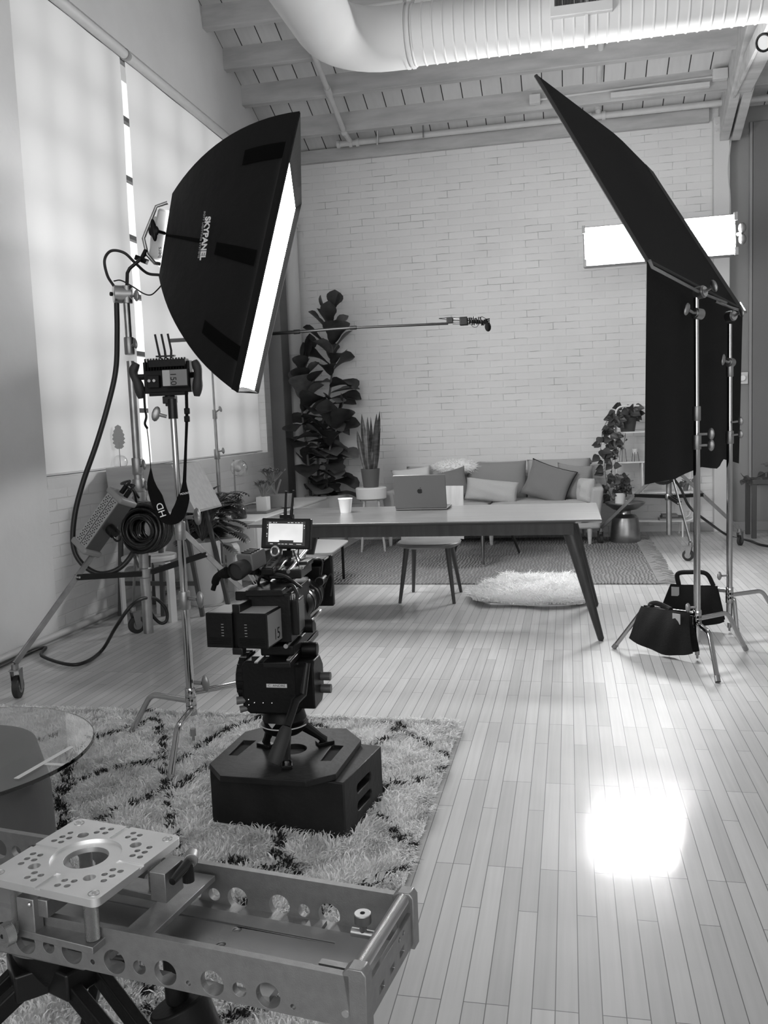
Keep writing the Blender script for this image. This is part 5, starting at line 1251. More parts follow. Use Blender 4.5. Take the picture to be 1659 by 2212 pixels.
for k in (0, 1): s_.nx().cyl(ml(-0.062+0.02*k, -0.046, -0.016), ml(-0.062+0.02*k, -0.056, -0.016), 0.006, n=12)
s_.build('signal_socket', m_chrome, t)
s_ = MB(); s_.box(ml(0.0, 0, -0.095), (0.05, 0.04, 0.03), A_); s_.cyl(ml(0, 0, -0.075), ml(0, 0, -0.085), 0.02, n=14); s_.box(ml(-0.002, 0, -0.103), (0.028, 0.03, 0.035), A_); s_.build('mount_plate', m_black2, t, bevel=0.003)
# neck strap hanging from both sides
def ribbon(pts, widths, nrm, th=0.003):
    sp_ = spline(pts, 6); n = len(sp_); mb = MB(); P, Q = [], []
    for i, p in enumerate(sp_):
        d = (sp_[min(i+1, n-1)]-sp_[max(i-1, 0)]).normalized(); sd = d.cross(V(nrm)).normalized(); q = i/(n-1)*(len(widths)-1); a = min(int(q), len(widths)-2); w2 = (widths[a]*(1-(q-a))+widths[a+1]*(q-a))/2
        nn = V(nrm).normalized()*th; P.append([p-sd*w2, p+sd*w2]); Q.append([p+sd*w2+nn, p-sd*w2+nn])
    mb.grid(P); mb.grid(Q); mb.grid([[p[1], q[0]] for p, q in zip(P, Q)]); mb.grid([[q[1], p[0]] for p, q in zip(P, Q)]); return mb
t = thing('neck_strap', 'black padded neck strap hanging from the monitor past the tall stand', 'strap', WY(370, 1100, 3.2))
rb = ribbon([WY(403, 845, 3.27), WY(404, 900, 3.26), WY(402, 960, 3.25), WY(399, 1040, 3.22), WY(397, 1075, 3.2), WY(385, 1110, 3.2), WY(368, 1124, 3.2), WY(352, 1110, 3.2), WY(338, 1075, 3.2), WY(327, 1045, 3.2), WY(326, 1010, 3.22), WY(322, 960, 3.24), WY(318, 925, 3.25)],
            [0.012, 0.012, 0.010, 0.014, 0.05, 0.06, 0.035, 0.05, 0.055, 0.035, 0.002, 0.002, 0.002], (0, -1, 0.1), 0.004)
rb.build('webbing', m_blackfab, t, smooth=60)
rb = MB(); rb.tube(spline([WY(311, 845, 3.27), WY(313, 880, 3.27), WY(316, 900, 3.27), WY(313, 915, 3.26), WY(318, 925, 3.25)]), 0.005, 7); rb.build('cord_toggle', m_black, t)
s_ = MB()
for py in (888, 905): s_.nx().box(WY(404, py, 3.255), (0.022, 0.012, 0.024))
s_.build('strap_buckle', m_black, t, bevel=0.003)
sw = WY(347, 1102, 3.185); sd_ = (WY(353, 1120, 3.185)-WY(341, 1085, 3.185)).normalized(); text('HD', 0.040, sw, sd_*-1, sd_.cross(V((0, 1, 0))).normalized(), m_print, t, 'strap_lettering', 0.0004)
text('MOUNT', 0.011, WY(399, 1066, 3.185), V((1, 0, 0.15)), V((-0.15, 0, 1)), m_print, t, 'strap_lettering', 0.0004)

# ------------------------------------------------------------------ boom pole on its own stand, behind the softbox
BY = 6.68; bx0 = WY(470, 1000, BY).x
t = thing('boom_stand', 'slim steel stand behind the softbox carrying the boom pole', 'light stand', (bx0, BY, 0))
s_ = MB(); s_.cyl((bx0, BY, 0.10), (bx0, BY, zt_(472, 985, BY)), 0.016, n=16); s_.build('column_tube', m_tubed, t)
s_ = MB(); s_.cyl((bx0, BY, zt_(472, 985, BY)), (bx0, BY, zt_(465, 900, BY)), 0.0125, n=16); s_.nx().cyl((bx0, BY, zt_(465, 900, BY)), (bx0, BY, 2.05), 0.009, n=14); s_.build('riser_tube', m_tubed, t)
collar(t, (bx0, BY, zt_(472, 992, BY)), (bx0, BY, zt_(472, 970, BY)), 0.024); collar(t, (bx0, BY, zt_(465, 905, BY)), (bx0, BY, zt_(465, 885, BY)), 0.019)
knob(t, (bx0+0.02, BY-.02, zt_(472, 975, BY)), (1, -0.3, 0.1), 0.06); knob(t, (bx0+0.02, BY-.02, zt_(465, 890, BY)), (1, -0.3, 0.5), 0.06)
for a_ in (0.4, 2.5, 4.6): 
    s_ = MB(); f = V((bx0, BY, 0))+az(a_)*0.42; f.z = 0.014; s_.tube([V((bx0, BY, 0.22)), V((bx0, BY, 0.22))+az(a_)*0.26, V((bx0, BY, 0.17))+az(a_)*0.30, f], 0.011, 10); s_.build('leg', m_tubed, t)
t = thing('boom_pole', 'long dark telescopic boom pole reaching over the room to a microphone rig', 'boom pole', WY(600, 719, BY))
q = [WY(365, 736, BY), WY(420, 733, BY), WY(640, 717, BY), WY(762, 708, BY), WY(968, 699, BY)]
s_ = MB(); s_.cyl(q[0], q[1], 0.016, n=14); s_.build('pole_end', mat('grey_pole', 0.12, 0.4), t)
for i, r in ((1, 0.014), (2, 0.0115), (3, 0.009)):
    s_ = MB(); s_.cyl(q[i], q[i+1], r, n=14); s_.build('pole_section', m_black2, t)
    s_ = MB(); dd = (q[i+1]-q[i]).normalized(); s_.cyl(q[i]-dd*0.02, q[i]+dd*0.03, r+0.006, n=14); s_.build('locking_collar', m_black, t)
t = thing('microphone_rig', 'little black microphone and suspension rig at the tip of the boom pole', 'microphone', WY(1000, 694, BY))
s_ = MB(); s_.box(WY(972, 692, BY), (0.05, 0.04, 0.045)); s_.build('pole_clamp', m_black, t, bevel=0.004)
s_ = MB(); s_.cyl(WY(975, 689, BY), WY(1030, 690, BY), 0.012, n=12); s_.nx().cyl(WY(978, 699, BY), WY(1020, 699, BY), 0.008, n=10); s_.build('rig_tube', m_cast, t)
s_ = MB(); s_.box(WY(1002, 694, BY), (0.062, 0.05, 0.062)); s_.build('transmitter_box', m_black, t, bevel=0.006)
s_ = MB()
for k in range(6): c = WY(1014+5*k, 693+(k % 2), BY); s_.nx().ring(c, 0.022+0.004*(k % 3), 0.0045, (1, 0.1, 0.2*(k % 2)), 16, 6)
s_.build('shock_mount_ring', m_black, t)
s_ = MB(); s_.tube([WY(1016, 694, BY), WY(1040, 695, BY), WY(1047, 700, BY)], 0.016, 10); s_.build('swivel_arm', m_black2, t)
s_ = MB(); c = WY(1054, 706, BY); s_.sphere(c, (0.026, 0.026, 0.034), 16, (V((0.8, 0, 0.6)), V((0, 1, 0)), V((-0.35, 0, 0.93)))); s_.cyl(WY(1048, 690, BY), c, 0.014, n=12); s_.build('microphone_head', m_blackfab, t)
s_ = MB()
for k in range(3): s_.nx().cyl(WY(1050, 690+4*k, BY), WY(1058, 689+4*k, BY), 0.005, n=8)
s_.build('fin', m_black, t)
s_ = MB(); s_.tube(spline([WY(970, 686, BY), WY(960, 687, BY), WY(948, 688, BY), WY(962, 690, BY), WY(970, 693, BY)]), 0.0025, 5); s_.nx().tube(spline([WY(1017, 700, BY), WY(1022, 706, BY), WY(1030, 706, BY), WY(1035, 698, BY)]), 0.0025, 5); s_.nx().tube(spline([WY(1038, 690, BY), WY(1040, 684, BY), WY(1045, 686, BY), WY(1052, 690, BY)]), 0.0025, 5); s_.build('signal_wire', m_cable, t)
# ================================================================== LEFT SIDE FURNITURE AND PLANTS
def zf(px, py, Y): return WY(px, py, Y).z
# white credenza under the window
cxr = WZ(551, 1128, 0.56); CZ = 0.56; cx1 = -2.56; cy0 = 6.82
t = thing('credenza', 'long white cabinet on dark legs along the wall under the window', 'cabinet', (-2.85, 7.9, 0))
s_ = MB(); s_.bx(-3.20, cx1, cy0, 9.0, 0.27, CZ-0.02); s_.build('cabinet_body', m_white, t, bevel=0.004)
s_ = MB(); s_.bx(-3.21, cx1+0.01, cy0-0.01, 9.01, CZ-0.02, CZ); s_.build('cabinet_top', mat('white_lacquer', 0.66, 0.35), t, bevel=0.003)
s_ = MB()
for k in range(3): y0 = cy0+0.01+k*0.75; s_.nx().bx(cx1, cx1+0.016, y0, y0+0.74, 0.285, CZ-0.03)
s_.build('door', mat('pale_door', 0.58, 0.45), t, bevel=0.002)
s_ = MB()
for y in (cy0+0.12, 8.9):
    for x in (-3.12, cx1-0.08): s_.nx().cyl((x, y, 0.27), (x, y, 0.0), 0.02, 0.014, 10)
s_.build('leg', m_black2, t)
def on_top(px, py, z=CZ): return WZ(px, py, z)
# tray, bottle, pots
p = on_top(572, 1112); p.x = -2.85; p.y = 7.75
t = thing('wooden_tray', 'flat dark tray on the white cabinet under the small pots', 'tray', (-2.86, 7.7, CZ))
s_ = MB(); s_.bx(-3.08, -2.64, 7.35, 8.15, CZ, CZ+0.012); s_.build('tray_base', mat('tray_wood', 0.15, 0.5), t, bevel=0.003)
s_ = MB(); 
for a_ in ((-3.08, -2.64, 7.35, 7.362), (-3.08, -2.64, 8.138, 8.15), (-3.08, -3.068, 7.362, 8.138), (-2.652, -2.64, 7.362, 8.138)): s_.nx().bx(*a_, CZ+0.012, CZ+0.024)
s_.build('tray_rim', mat('tray_wood', 0.15, 0.5), t)
c = WY(517, 1125, 7.0); c.z = CZ
m_smoke = mat('smoked_glass', 0.03, 0.08, coat=0.5)
s_ = MB(); s_.lathe([(0, 0), (0.062, 0), (0.068, 0.01), (0.068, 0.075), (0.055, 0.095), (0.024, 0.105), (0.022, 0.125), (0.022, 0.150), (0.030, 0.156), (0.030, 0.162), (0.018, 0.162), (0.017, 0.13), (0, 0.12)], c, 36)
tag(s_.build('glass_bottle', m_smoke, loc=c), 'squat dark glass bottle with a short neck at the near end of the cabinet', 'bottle')
c2 = WY(493, 1118, 7.3); c2.z = CZ
m_clear = bpy.data.materials.new('clear_glass'); m_clear.use_nodes = True; nt = m_clear.node_tree; nt.nodes.clear()
o_ = nt.nodes.new('ShaderNodeOutputMaterial'); g_ = nt.nodes.new('ShaderNodeBsdfTransparent'); gg = nt.nodes.new('ShaderNodeBsdfGlossy'); gg.inputs[1].default_value = 0.05; lw = nt.nodes.new('ShaderNodeLayerWeight'); lw.inputs[0].default_value = 0.35
mx = nt.nodes.new('ShaderNodeMixShader'); nt.links.new(lw.outputs[1], mx.inputs[0]); nt.links.new(g_.outputs[0], mx.inputs[1]); nt.links.new(gg.outputs[0], mx.inputs[2]); nt.links.new(mx.outputs[0], o_.inputs[0])
s_ = MB(); s_.lathe([(0, 0.0), (0.045, 0.0), (0.048, 0.01), (0.048, 0.11), (0.040, 0.125), (0.038, 0.122), (0.045, 0.108), (0.045, 0.012), (0, 0.006)], c2, 30)
tag(s_.build('glass_jar', m_clear, loc=c2), 'pale clear glass jar just left of the dark bottle on the cabinet', 'jar')
# globe lamp on a rod
gl = WY(516, 1011, 7.6); rod_ = WY(510, 1090, 7.6)
t = thing('globe_lamp', 'clear glass globe lamp on a thin upright rod standing on the cabinet', 'lamp', (rod_.x, 7.6, CZ))
s_ = MB(); s_.cyl((rod_.x, 7.6, CZ), (rod_.x, 7.6, zf(509, 993, 7.6)), 0.007, n=10); s_.build('rod', m_alum, t)
s_ = MB(); s_.cyl((rod_.x, 7.6, CZ), (rod_.x, 7.6, CZ+0.012), 0.05, n=28); s_.build('base', m_alum, t)
s_ = MB(); s_.sphere(gl, 0.078, 28); s_.build('glass_globe', m_clear, t)
s_ = MB(); s_.sphere(gl+V((-0.01, 0, -0.005)), 0.032, 18); s_.build('bulb', mat('mirrored_bulb', 0.45, 0.5), t)
# white pot with a little succulent tree, grey box planter behind
def succulent(t, b0, R_, H_, n):
    sm, lm = MB(), MB()
    for k in range(n):
        a = 2.4*k; e_ = b0+az(a)*R_*random.uniform(.3, 1)+V((0, 0, H_*random.uniform(.7, 1))); sm.nx().tube(spline([b0+az(a)*0.01, lerp(b0, e_, .5)+V((random.uniform(-.02, .02), 0, 0)), e_], 5), 0.005, 6)
        for j in range(7):
            d = (az(j*0.9+k)+V((0, 0, random.uniform(0.1, 1.2)))).normalized(); lm.nx().leaf(e_, d, V((0, 0, 1)) if d.z < .9 else V((1, 0, 0)), 0.05, 0.011, OVAL, 0.3, 0.1)
    sm.build('branch', mat('pale_bark', 0.2, 0.8), t); lm.build('leaf', mat('grey_green_leaf', 0.15, 0.5), t, smooth=70)
c = WY(570, 1110, 7.5); c.z = CZ+0.012
t = thing('potted_succulent', 'small succulent tree in a square white pot on the tray', 'potted plant', c)
s_ = MB(); s_.bx(c.x-0.052, c.x+0.052, 7.45, 7.55, c.z, c.z+0.13); o = s_.build('pot', m_white, t, bevel=0.006); succulent(t, c+V((0, 0, 0.13)), 0.10, 0.14, 12)
c = WY(603, 1100, 7.85); c.z = CZ+0.012
t = thing('bonsai_planter', 'small tree with a thick trunk in a long grey box planter', 'potted plant', c)
s_ = MB(); s_.bx(c.x-0.13, c.x+0.12, 7.78, 7.95, c.z, c.z+0.12); s_.build('planter_box', mat('concrete_grey', 0.22, 0.7), t, bevel=0.004)
s_ = MB(); b0 = c+V((-0.02, 0, 0.12)); s_.tube(spline([b0, b0+V((-.03, 0, .05)), b0+V((-.07, 0, .10)), b0+V((-.08, 0, .16))], 5), [0.014]*6+[0.011]*10, 8); s_.nx().tube(spline([b0, b0+V((.02, 0, .06)), b0+V((.05, 0, .14))], 5), 0.010, 8); s_.build('trunk', mat('pale_bark', 0.2, 0.8), t); succulent(t, b0+V((-.04, 0, .10)), 0.14, 0.13, 16)
# philodendron in white pot, and bent-leg stools
pc = WY(441, 1238, 6.2); pc.z = 0.0
t = thing('philodendron', 'bushy dark cut leaf philodendron in a tall white cylinder pot', 'potted plant', pc)
ht = zf(441, 1168, 6.2)
s_ = MB(); s_.lathe([(0, 0.0), (0.128, 0.0), (0.135, 0.01), (0.135, ht), (0.125, ht), (0.123, ht-0.03), (0, ht-0.035)], pc, 40); s_.build('pot', m_white, t)
s_ = MB(); s_.lathe([(0, ht-0.034), (0.123, ht-0.030), (0, ht-0.02)], pc, 24); s_.build('soil', m_soil, t)
def cutleaf(mb, b0, d, L, W_):
    x, y, z = frame(d, V((0, 0, 1))); nseg = 9; up = y; c = V(b0); ang = 0.1; pv = None
    for k in range(nseg):
        q = k/(nseg-1); dd = z*math.cos(ang)-up*math.sin(ang); ang += 0.10
        wv = W_*math.sin(PI*(0.12+0.85*q))**0.7
        nxt = c+dd*(L/nseg)
        for sg in (-1, 1):
            tip = c+x*sg*wv+dd*L*0.13-up*0.01; mb.add([c, nxt, lerp(nxt, tip, .65)+dd*0.004, tip, lerp(c, tip, .6)-dd*L*0.02], [(0, 1, 2, 3, 4)] if sg > 0 else [(4, 3, 2, 1, 0)])
        c = nxt
def pile(t, c, spots, L0):
    sm, lm = MB(), MB()
    for e_ in spots:
        e_ = V(e_); m_ = lerp(c, e_, .5)+V((0, 0, 0.08)); sm.nx().tube(spline([c, m_, e_], 5), 0.005, 6)
        d = (e_-c); d.z = -0.15*d.length+d.z*0.4; lm.nx(); cutleaf(lm, e_, d.normalized(), L0*random.uniform(.8, 1.2), L0*0.50)
    sm.build('leaf_stalk', m_leafm, t); lm.build('leaf', m_leafd, t, smooth=0)
sp_l = []
for k in range(95):
    px = random.uniform(398, 500); py = random.uniform(1062, 1150) if px > 415 else random.uniform(1090, 1160)
    sp_l.append(WY(px, py, 6.38+random.uniform(-.12, .16)))
for px, py in ((425, 1052), (440, 1078), (405, 1085), (450, 1100), (478, 1108), (497, 1150), (482, 1175), (505, 1148)): sp_l.append(WY(px, py, 6.2))
pile(t, pc+V((0, 0, ht)), [q if q.x > -3.15 else V((-3.1, q.y, q.z)) for q in sp_l], 0.155)
def bent_stool(label, c, s, h, yaw, grp=None):
    t = thing('bent_leg_stool', label, 'stool', c, grp); c = V(c); m_ = mat('birch_white', 0.55, 0.45)
    s_ = MB(); s_.cyl(c+V((0, 0, h-0.03)), c+V((0, 0, h)), s, n=36); s_.build('seat', m_, t, bevel=0.004)
    for k in range(3):
        d = az(yaw+2*PI*k/3); s_ = MB(); pts = [c+d*s*0.35+V((0, 0, h-0.045)), c+d*s*0.75+V((0, 0, h-0.045))]
        for j in range(1, 6): a = j/6*PI/2; pts.append(c+d*(s*0.75+0.055*math.sin(a))+V((0, 0, h-0.045-0.055*(1-math.cos(a)))))
        pts += [c+d*(s*0.75+0.055)+V((0, 0, h-0.11)), c+d*(s*0.75+0.055)]
        side = V((-d.y, d.x, 0)); A_, B_ = [], []
        for i, p_ in enumerate(pts):
            dd = (pts[min(i+1, len(pts)-1)]-pts[max(i-1, 0)]).normalized(); n_ = side.cross(dd)*0.013; A_.append([p_-side*0.028+n_, p_+side*0.028+n_]); B_.append([p_+side*0.028-n_, p_-side*0.028-n_])
        s_.grid(A_); s_.grid(B_); s_.grid([[a[1], b[0]] for a, b in zip(A_, B_)]); s_.grid([[b[1], a[0]] for a, b in zip(A_, B_)]); s_.grid([A_[-1], [B_[-1][1], B_[-1][0]]]); s_.build('leg', m_, t)
    return t
c = WY(485, 1245, 6.48); c.z = 0; bent_stool('white stool with bent legs half hidden behind the philodendron', (c.x, 6.46, 0), 0.16, zf(480, 1160, 6.45), -0.5, 'bent leg stools under the window')
c = WY(322, 1330, 5.72); bent_stool('white stool with bent legs under the wooden box planter', (WY(335, 1330, 5.65).x, 5.62, 0), 0.19, zf(390, 1195, 5.7), -0.35, 'bent leg stools under the window')
# box planter on four dark legs
t = thing('box_planter', 'pale wooden box planter with one sloping side on tall dark legs', 'planter', (-2.95, 5.85, 0))
m_ply = mat('pale_plywood', 0.34, 0.5, var=(3, 0.1, (1, 8, 8)))
zb_ = 0.72; zt2 = 1.10; Yb = 5.70
a = WY(226, 1012, Yb); b_ = WY(370, 1004, Yb); c = WY(424, 1108, Yb); d = WY(232, 1100, Yb)
a.x = max(a.x, -3.24); d.x = max(d.x, -3.22)
o2 = V((0, 0.46, 0)); s_ = MB(); q = [a, b_, c, d]; q2 = [p_+o2 for p_ in q]; th = 0.014
ci = (a+b_+c+d)/4; qi = [lerp(p_, ci, 0.05)+V((0, th, 0)) for p_ in q]; 
s_.prism([(p_.x, p_.z) for p_ in q], (0, Yb, 0), (1, 0, 0), (0, 0, 1), (0, th, 0)); s_.prism([(p_.x, p_.z) for p_ in q], (0, Yb+0.46, 0), (1, 0, 0), (0, 0, 1), (0, th, 0))
s_.bar(lerp(a, d, 0.5)+V((0.007, .23+th/2, 0)), lerp(a, d, 0.5)+V((0.008, .23+th/2, 0)), 0.46, 0.01)
s_.prism([(a.x, a.z), (a.x+th, a.z), (d.x+th, d.z), (d.x, d.z)], (0, Yb+th, 0), (1, 0, 0), (0, 0, 1), (0, 0.446, 0))
s_.prism([(b_.x-th, b_.z), (b_.x, b_.z), (c.x, c.z), (c.x-th, c.z)], (0, Yb+th, 0), (1, 0, 0), (0, 0, 1), (0, 0.446, 0))
s_.prism([(d.x, d.z), (c.x, c.z), (c.x, c.z+th), (d.x, d.z+th)], (0, Yb+th, 0), (1, 0, 0), (0, 0, 1), (0, 0.446, 0))
s_.build('planter_box', m_ply, t)
s_ = MB()
for px0, px1, yy in ((262, 250, Yb+0.03), (345, 352, Yb+0.03), (395, 432, Yb+0.03)):
    top = WY(px0, 1110, yy); f = WY(px1, 1300, yy); k_ = top.z/(top.z-f.z); ft = top+(f-top)*k_; top.z = max(d.z, c.z)-0.0; s_.nx().bar(top, (max(ft.x, -3.22), yy, 0), 0.03, 0.03)
s_.nx().bar((-3.1, Yb+0.43, d.z), (-3.15, Yb+0.43, 0), 0.03, 0.03); s_.nx().bar((c.x-0.12, Yb+0.43, c.z), (c.x+0.02, Yb+0.43, 0), 0.03, 0.03)
s_.build('leg', m_dk, t, bevel=0.003)
zc_ = zf(320, 1262, Yb); s_ = MB(); s_.bar((-3.18, Yb+0.03, zc_), (c.x-0.03, Yb+0.03, zc_), 0.025, 0.03); s_.build('cross_rail', m_dk, t)
# dried leaf in a small glass globe on the planter's corner / sill
g0 = WX(262, 1003, XL-0.0); g0 = WY(262, 1000, 6.05)
g0.x = -3.26; g0.y = 5.98; g0 = WX(260, 1003, -3.30); g0.z = WZ0+0.055+0.012
t = thing('leaf_in_glass', 'dried oak shaped leaf standing in a small round glass vase on the window sill', 'vase', V((g0.x, g0.y, WZ0+0.012)))
s_ = MB(); s_.sphere(g0, 0.055, 26); s_.build('glass_globe', m_clear, t)
s_ = MB(); ltop = g0+V((0, 0, 0.29)); s_.cyl(g0-V((0, 0, .05)), g0+V((0, 0, 0.15)), 0.003, n=6); s_.build('leaf_stalk', mat('dry_stalk', 0.25, 0.7), t)
pts = []; rr = [0.02, 0.045, 0.035, 0.06, 0.045, 0.062, 0.048, 0.058, 0.042, 0.045, 0.028, 0.03, 0.0]
for i, r in enumerate(rr): pts.append((r, 0.015*i))
pts = pts+[(-r, z) for r, z in reversed(pts[:-1])]
s_ = MB(); s_.prism(pts, g0+V((0, 0, 0.10)), (0.35, 0.93, 0), (0, 0, 1), V((0.93, -0.35, 0))*0.002); s_.build('leaf', mat('dry_leaf', 0.30, 0.7), t)

# ================================================================== SHAG RUG
RX0, RX1, RY0, RY1 = -3.0, -0.50, 1.0, 3.64
t = thing('shag_rug', 'deep cream shag rug with irregular dark lines under camera and rail', 'rug', (-1.6, 2.5, 0))
s_ = MB(); s_.bx(RX0, RX1, RY0, RY1, 0.0, 0.010); s_.build('rug_backing', mat('rug_backing', 0.8, 0.95), t)
LN = [[(310, 1525), (335, 1545), (350, 1600), (350, 1650), (362, 1700), (370, 1770), (378, 1830), (370, 1900)],
      [(560, 1545), (490, 1570), (440, 1600), (380, 1640), (330, 1640), (260, 1650), (200, 1668), (130, 1700), (70, 1720)],
      [(335, 1545), (280, 1568), (200, 1588), (150, 1640), (130, 1720), (140, 1790)],
      [(210, 1768), (260, 1740), (330, 1708), (370, 1700), (430, 1660), (480, 1640)],
      [(860, 1560), (830, 1590), (790, 1615), (740, 1600), (690, 1565), (640, 1545)],
      [(860, 1560), (900, 1590), (960, 1620), (990, 1640)], [(990, 1640), (900, 1680), (830, 1690), (810, 1710)],
      [(820, 1760), (860, 1800), (930, 1830), (880, 1870), (790, 1900), (700, 1960)],
      [(600, 1780), (600, 1830), (640, 1880), (560, 1860), (480, 1850)], [(600, 1830), (560, 1900), (520, 1960)]]
segs = []
for L_ in LN:
    q = [WZ(x, y, 0.03) for x, y in L_]; segs += [((a.x, a.y), (b_.x, b_.y)) for a, b_ in zip(q, q[1:])]
for a, b_ in (((-1.3, 2.3), (-0.9, 1.6)), ((-0.9, 1.6), (-0.5, 1.9)), ((-0.9, 1.6), (-1.4, 1.2)), ((-1.24, 2.45), (-1.9, 1.9)), ((-1.9, 1.9), (-2.6, 2.6)), ((-2.6, 2.6), (-2.2, 3.3))): segs.append((a, b_))
n = 150000; X = rng.uniform(RX0, RX1, n); Y_ = rng.uniform(RY0, RY1, n)
X[:7000] = RX1+rng.uniform(-.01, .02, 7000); Y_[7000:14000] = RY1+rng.uniform(-.01, .02, 7000)
dm = np.full(n, 9.0)
for (ax_, ay), (bx_, by_) in segs:
    vx, vy = bx_-ax_, by_-ay; tt = np.clip(((X-ax_)*vx+(Y_-ay)*vy)/(vx*vx+vy*vy+1e-9), 0, 1); dm = np.minimum(dm, np.hypot(X-ax_-tt*vx, Y_-ay-tt*vy))
mi = (dm < 0.013+0.012*rng.random(n)).astype(int)
mi[(mi == 1) & (np.sin(X*41+5*np.sin(Y_*23)) > 0.35)] = 0
mi[(mi == 0) & (np.sin(X*31+2*np.sin(Y_*17))*np.sin(Y_*27) > 0.35)] = 2
# pile is pressed flat under the box and the table foot
bxk = (X > -1.21) & (X < -0.70) & (Y_ > 2.60) & (Y_ < 2.92); tbk = np.hypot(X+1.78, Y_-2.13) < 0.27
k_ = ~(bxk | tbk); X, Y_, mi = X[k_], Y_[k_], mi[k_]; n = len(X)
cl = np.stack([np.sin(X*23+3*np.sin(Y_*9)), np.cos(Y_*19+2*np.sin(X*13)), np.zeros(n)], 1)*0.35
N = np.tile((0, 0, 1.0), (n, 1))+cl+rng.normal(size=(n, 3))*0.22; N[:, 2] = abs(N[:, 2])+0.3; N /= np.linalg.norm(N, axis=1)[:, None]
P = np.stack([X, Y_, np.full(n, 0.01)], 1)
o = fur('wool_pile', P, N, 0.042, 0.0052, (0.3, -0.5, -0.35), [m_wool, mat('dark_wool', 0.035, 0.9), mat('second_wool', 0.74, 0.9)], mi, parent=t, loc=(-1.6, 2.5, 0), jit=0.3); o['kind'] = 'stuff'

# ================================================================== APPLE BOX, HIGH HAT, HEAD, CAMERA
m_box = mat('painted_plywood_black', 0.009, 0.5, spec=0.35, var=(6, 0.6), bump=(40, 0.15))
BZ = 0.20
p1, p2, p3 = WZ(742, 1692, BZ), WZ(452, 1657, BZ), WZ(806, 1609, BZ)
ub = (p1-p2); LB = ub.length; ub.normalize(); vb = V((-ub.y, ub.x, 0)); WB = (p3-p1).dot(vb)
t = thing('apple_box', 'black wooden apple box with oval hand slots sitting on the shag rug', 'box', (p1+p2)/2+vb*WB/2-V((0, 0, BZ)))
s_ = MB(); s_.box((p1+p2)/2+vb*WB/2-V((0, 0, BZ/2)), (LB, WB, BZ), (ub, vb, V((0, 0, 1)))); bo = s_.build('box_body', m_box, t, bevel=0.004)
ct = MB()
for zz in (0.135, 0.075):
    for sgn in (1,):
        e_ = p1+vb*WB*0.50+V((0, 0, zz-BZ)); pl_ = []
        for i in range(20):
            a = 2*PI*i/20; pl_.append((math.cos(a)*0.016+(0.045 if math.cos(a) > 0 else -0.045), math.sin(a)*0.016))
        ct.prism(pl_, e_-ub*0.05-t.location, vb, (0, 0, 1), ub*0.10)
ct2 = MB(); ct2.v, ct2.f = ct.v, ct.f
cut(bo, ct2)
s_ = MB(); 
for zz in (0.135, 0.075): s_.nx().box(p1+vb*WB*0.5-ub*0.045+V((0, 0, zz-BZ)), (0.004, 0.13, 0.036), (ub, vb, V((0, 0, 1))))
s_.build('slot_shade_plate', mat('void_black', 0.003, 0.9), bo)  # black plates inside the hand slots stand in for their shade
HZ = 0.222
bp_ = [WZ(x, y, HZ) for x, y in ((452, 1650), (475, 1676), (660, 1688), (725, 1672), (780, 1598), (748, 1573), (565, 1571), (530, 1580))]
hc = WZ(628, 1618, HZ)
t = thing('high_hat', 'black octagonal high hat board with short cast legs under the tripod head', 'camera mount', V((hc.x, hc.y, BZ)))
s_ = MB(); s_.prism([(p_.x, p_.y) for p_ in bp_], (0, 0, HZ-0.02), (1, 0, 0), (0, 1, 0), (0, 0, 0.02)); bd = s_.build('base_board', m_box, t, bevel=0.002)
ct = MB(); rl = t.location
for pts4 in (((493, 1631), (513, 1632), (552, 1600), (526, 1599)), ((692, 1643), (715, 1643), (742, 1611), (718, 1609))):
    q4 = [WZ(x, y, HZ) for x, y in pts4]; ct.prism([(p_.x-rl.x, p_.y-rl.y) for p_ in q4], (0, 0, HZ-0.012-rl.z), (1, 0, 0), (0, 1, 0), (0, 0, 0.05))
hcc = WZ(632, 1618, HZ); ct.cyl((hcc.x-rl.x, hcc.y-rl.y, HZ-0.014-rl.z), (hcc.x-rl.x, hcc.y-rl.y, HZ+0.05-rl.z), 0.048, n=30)
cut(bd, ct)
s_ = MB()
for pts4 in (((493, 1631), (513, 1632), (552, 1600), (526, 1599)), ((692, 1643), (715, 1643), (742, 1611), (718, 1609))):
    q4 = [WZ(x, y, HZ) for x, y in pts4]; s_.nx().prism([(p_.x, p_.y) for p_ in q4], (0, 0, HZ-0.0118), (1, 0, 0), (0, 1, 0), (0, 0, 0.001))
s_.nx().cyl((hcc.x, hcc.y, HZ-0.0135), (hcc.x, hcc.y, HZ-0.0125), 0.047, n=30); s_.build('slot_shade_plate', mat('void_black', 0.003, 0.9), bd)  # black plates on the cut floors paint in the shade of slots and hole
HX, HY = WY(615, 1560, 2.74).x, 2.74
bz = zf(615, 1580, 2.66)
s_ = MB(); s_.lathe([(0.055, bz-0.03), (0.074, bz-0.015), (0.080, bz+0.004), (0.070, bz+0.006), (0.05, bz-0.01)], (HX, HY, 0), 40); s_.build('bowl', m_black2, t)
s_ = MB(); s_.ring((HX, HY, bz+0.003), 0.081, 0.0022, n=48, a0=-2.8, a1=-0.2); s_.build('bowl_ring', mat('ring_grey', 0.5, 0.4), t)
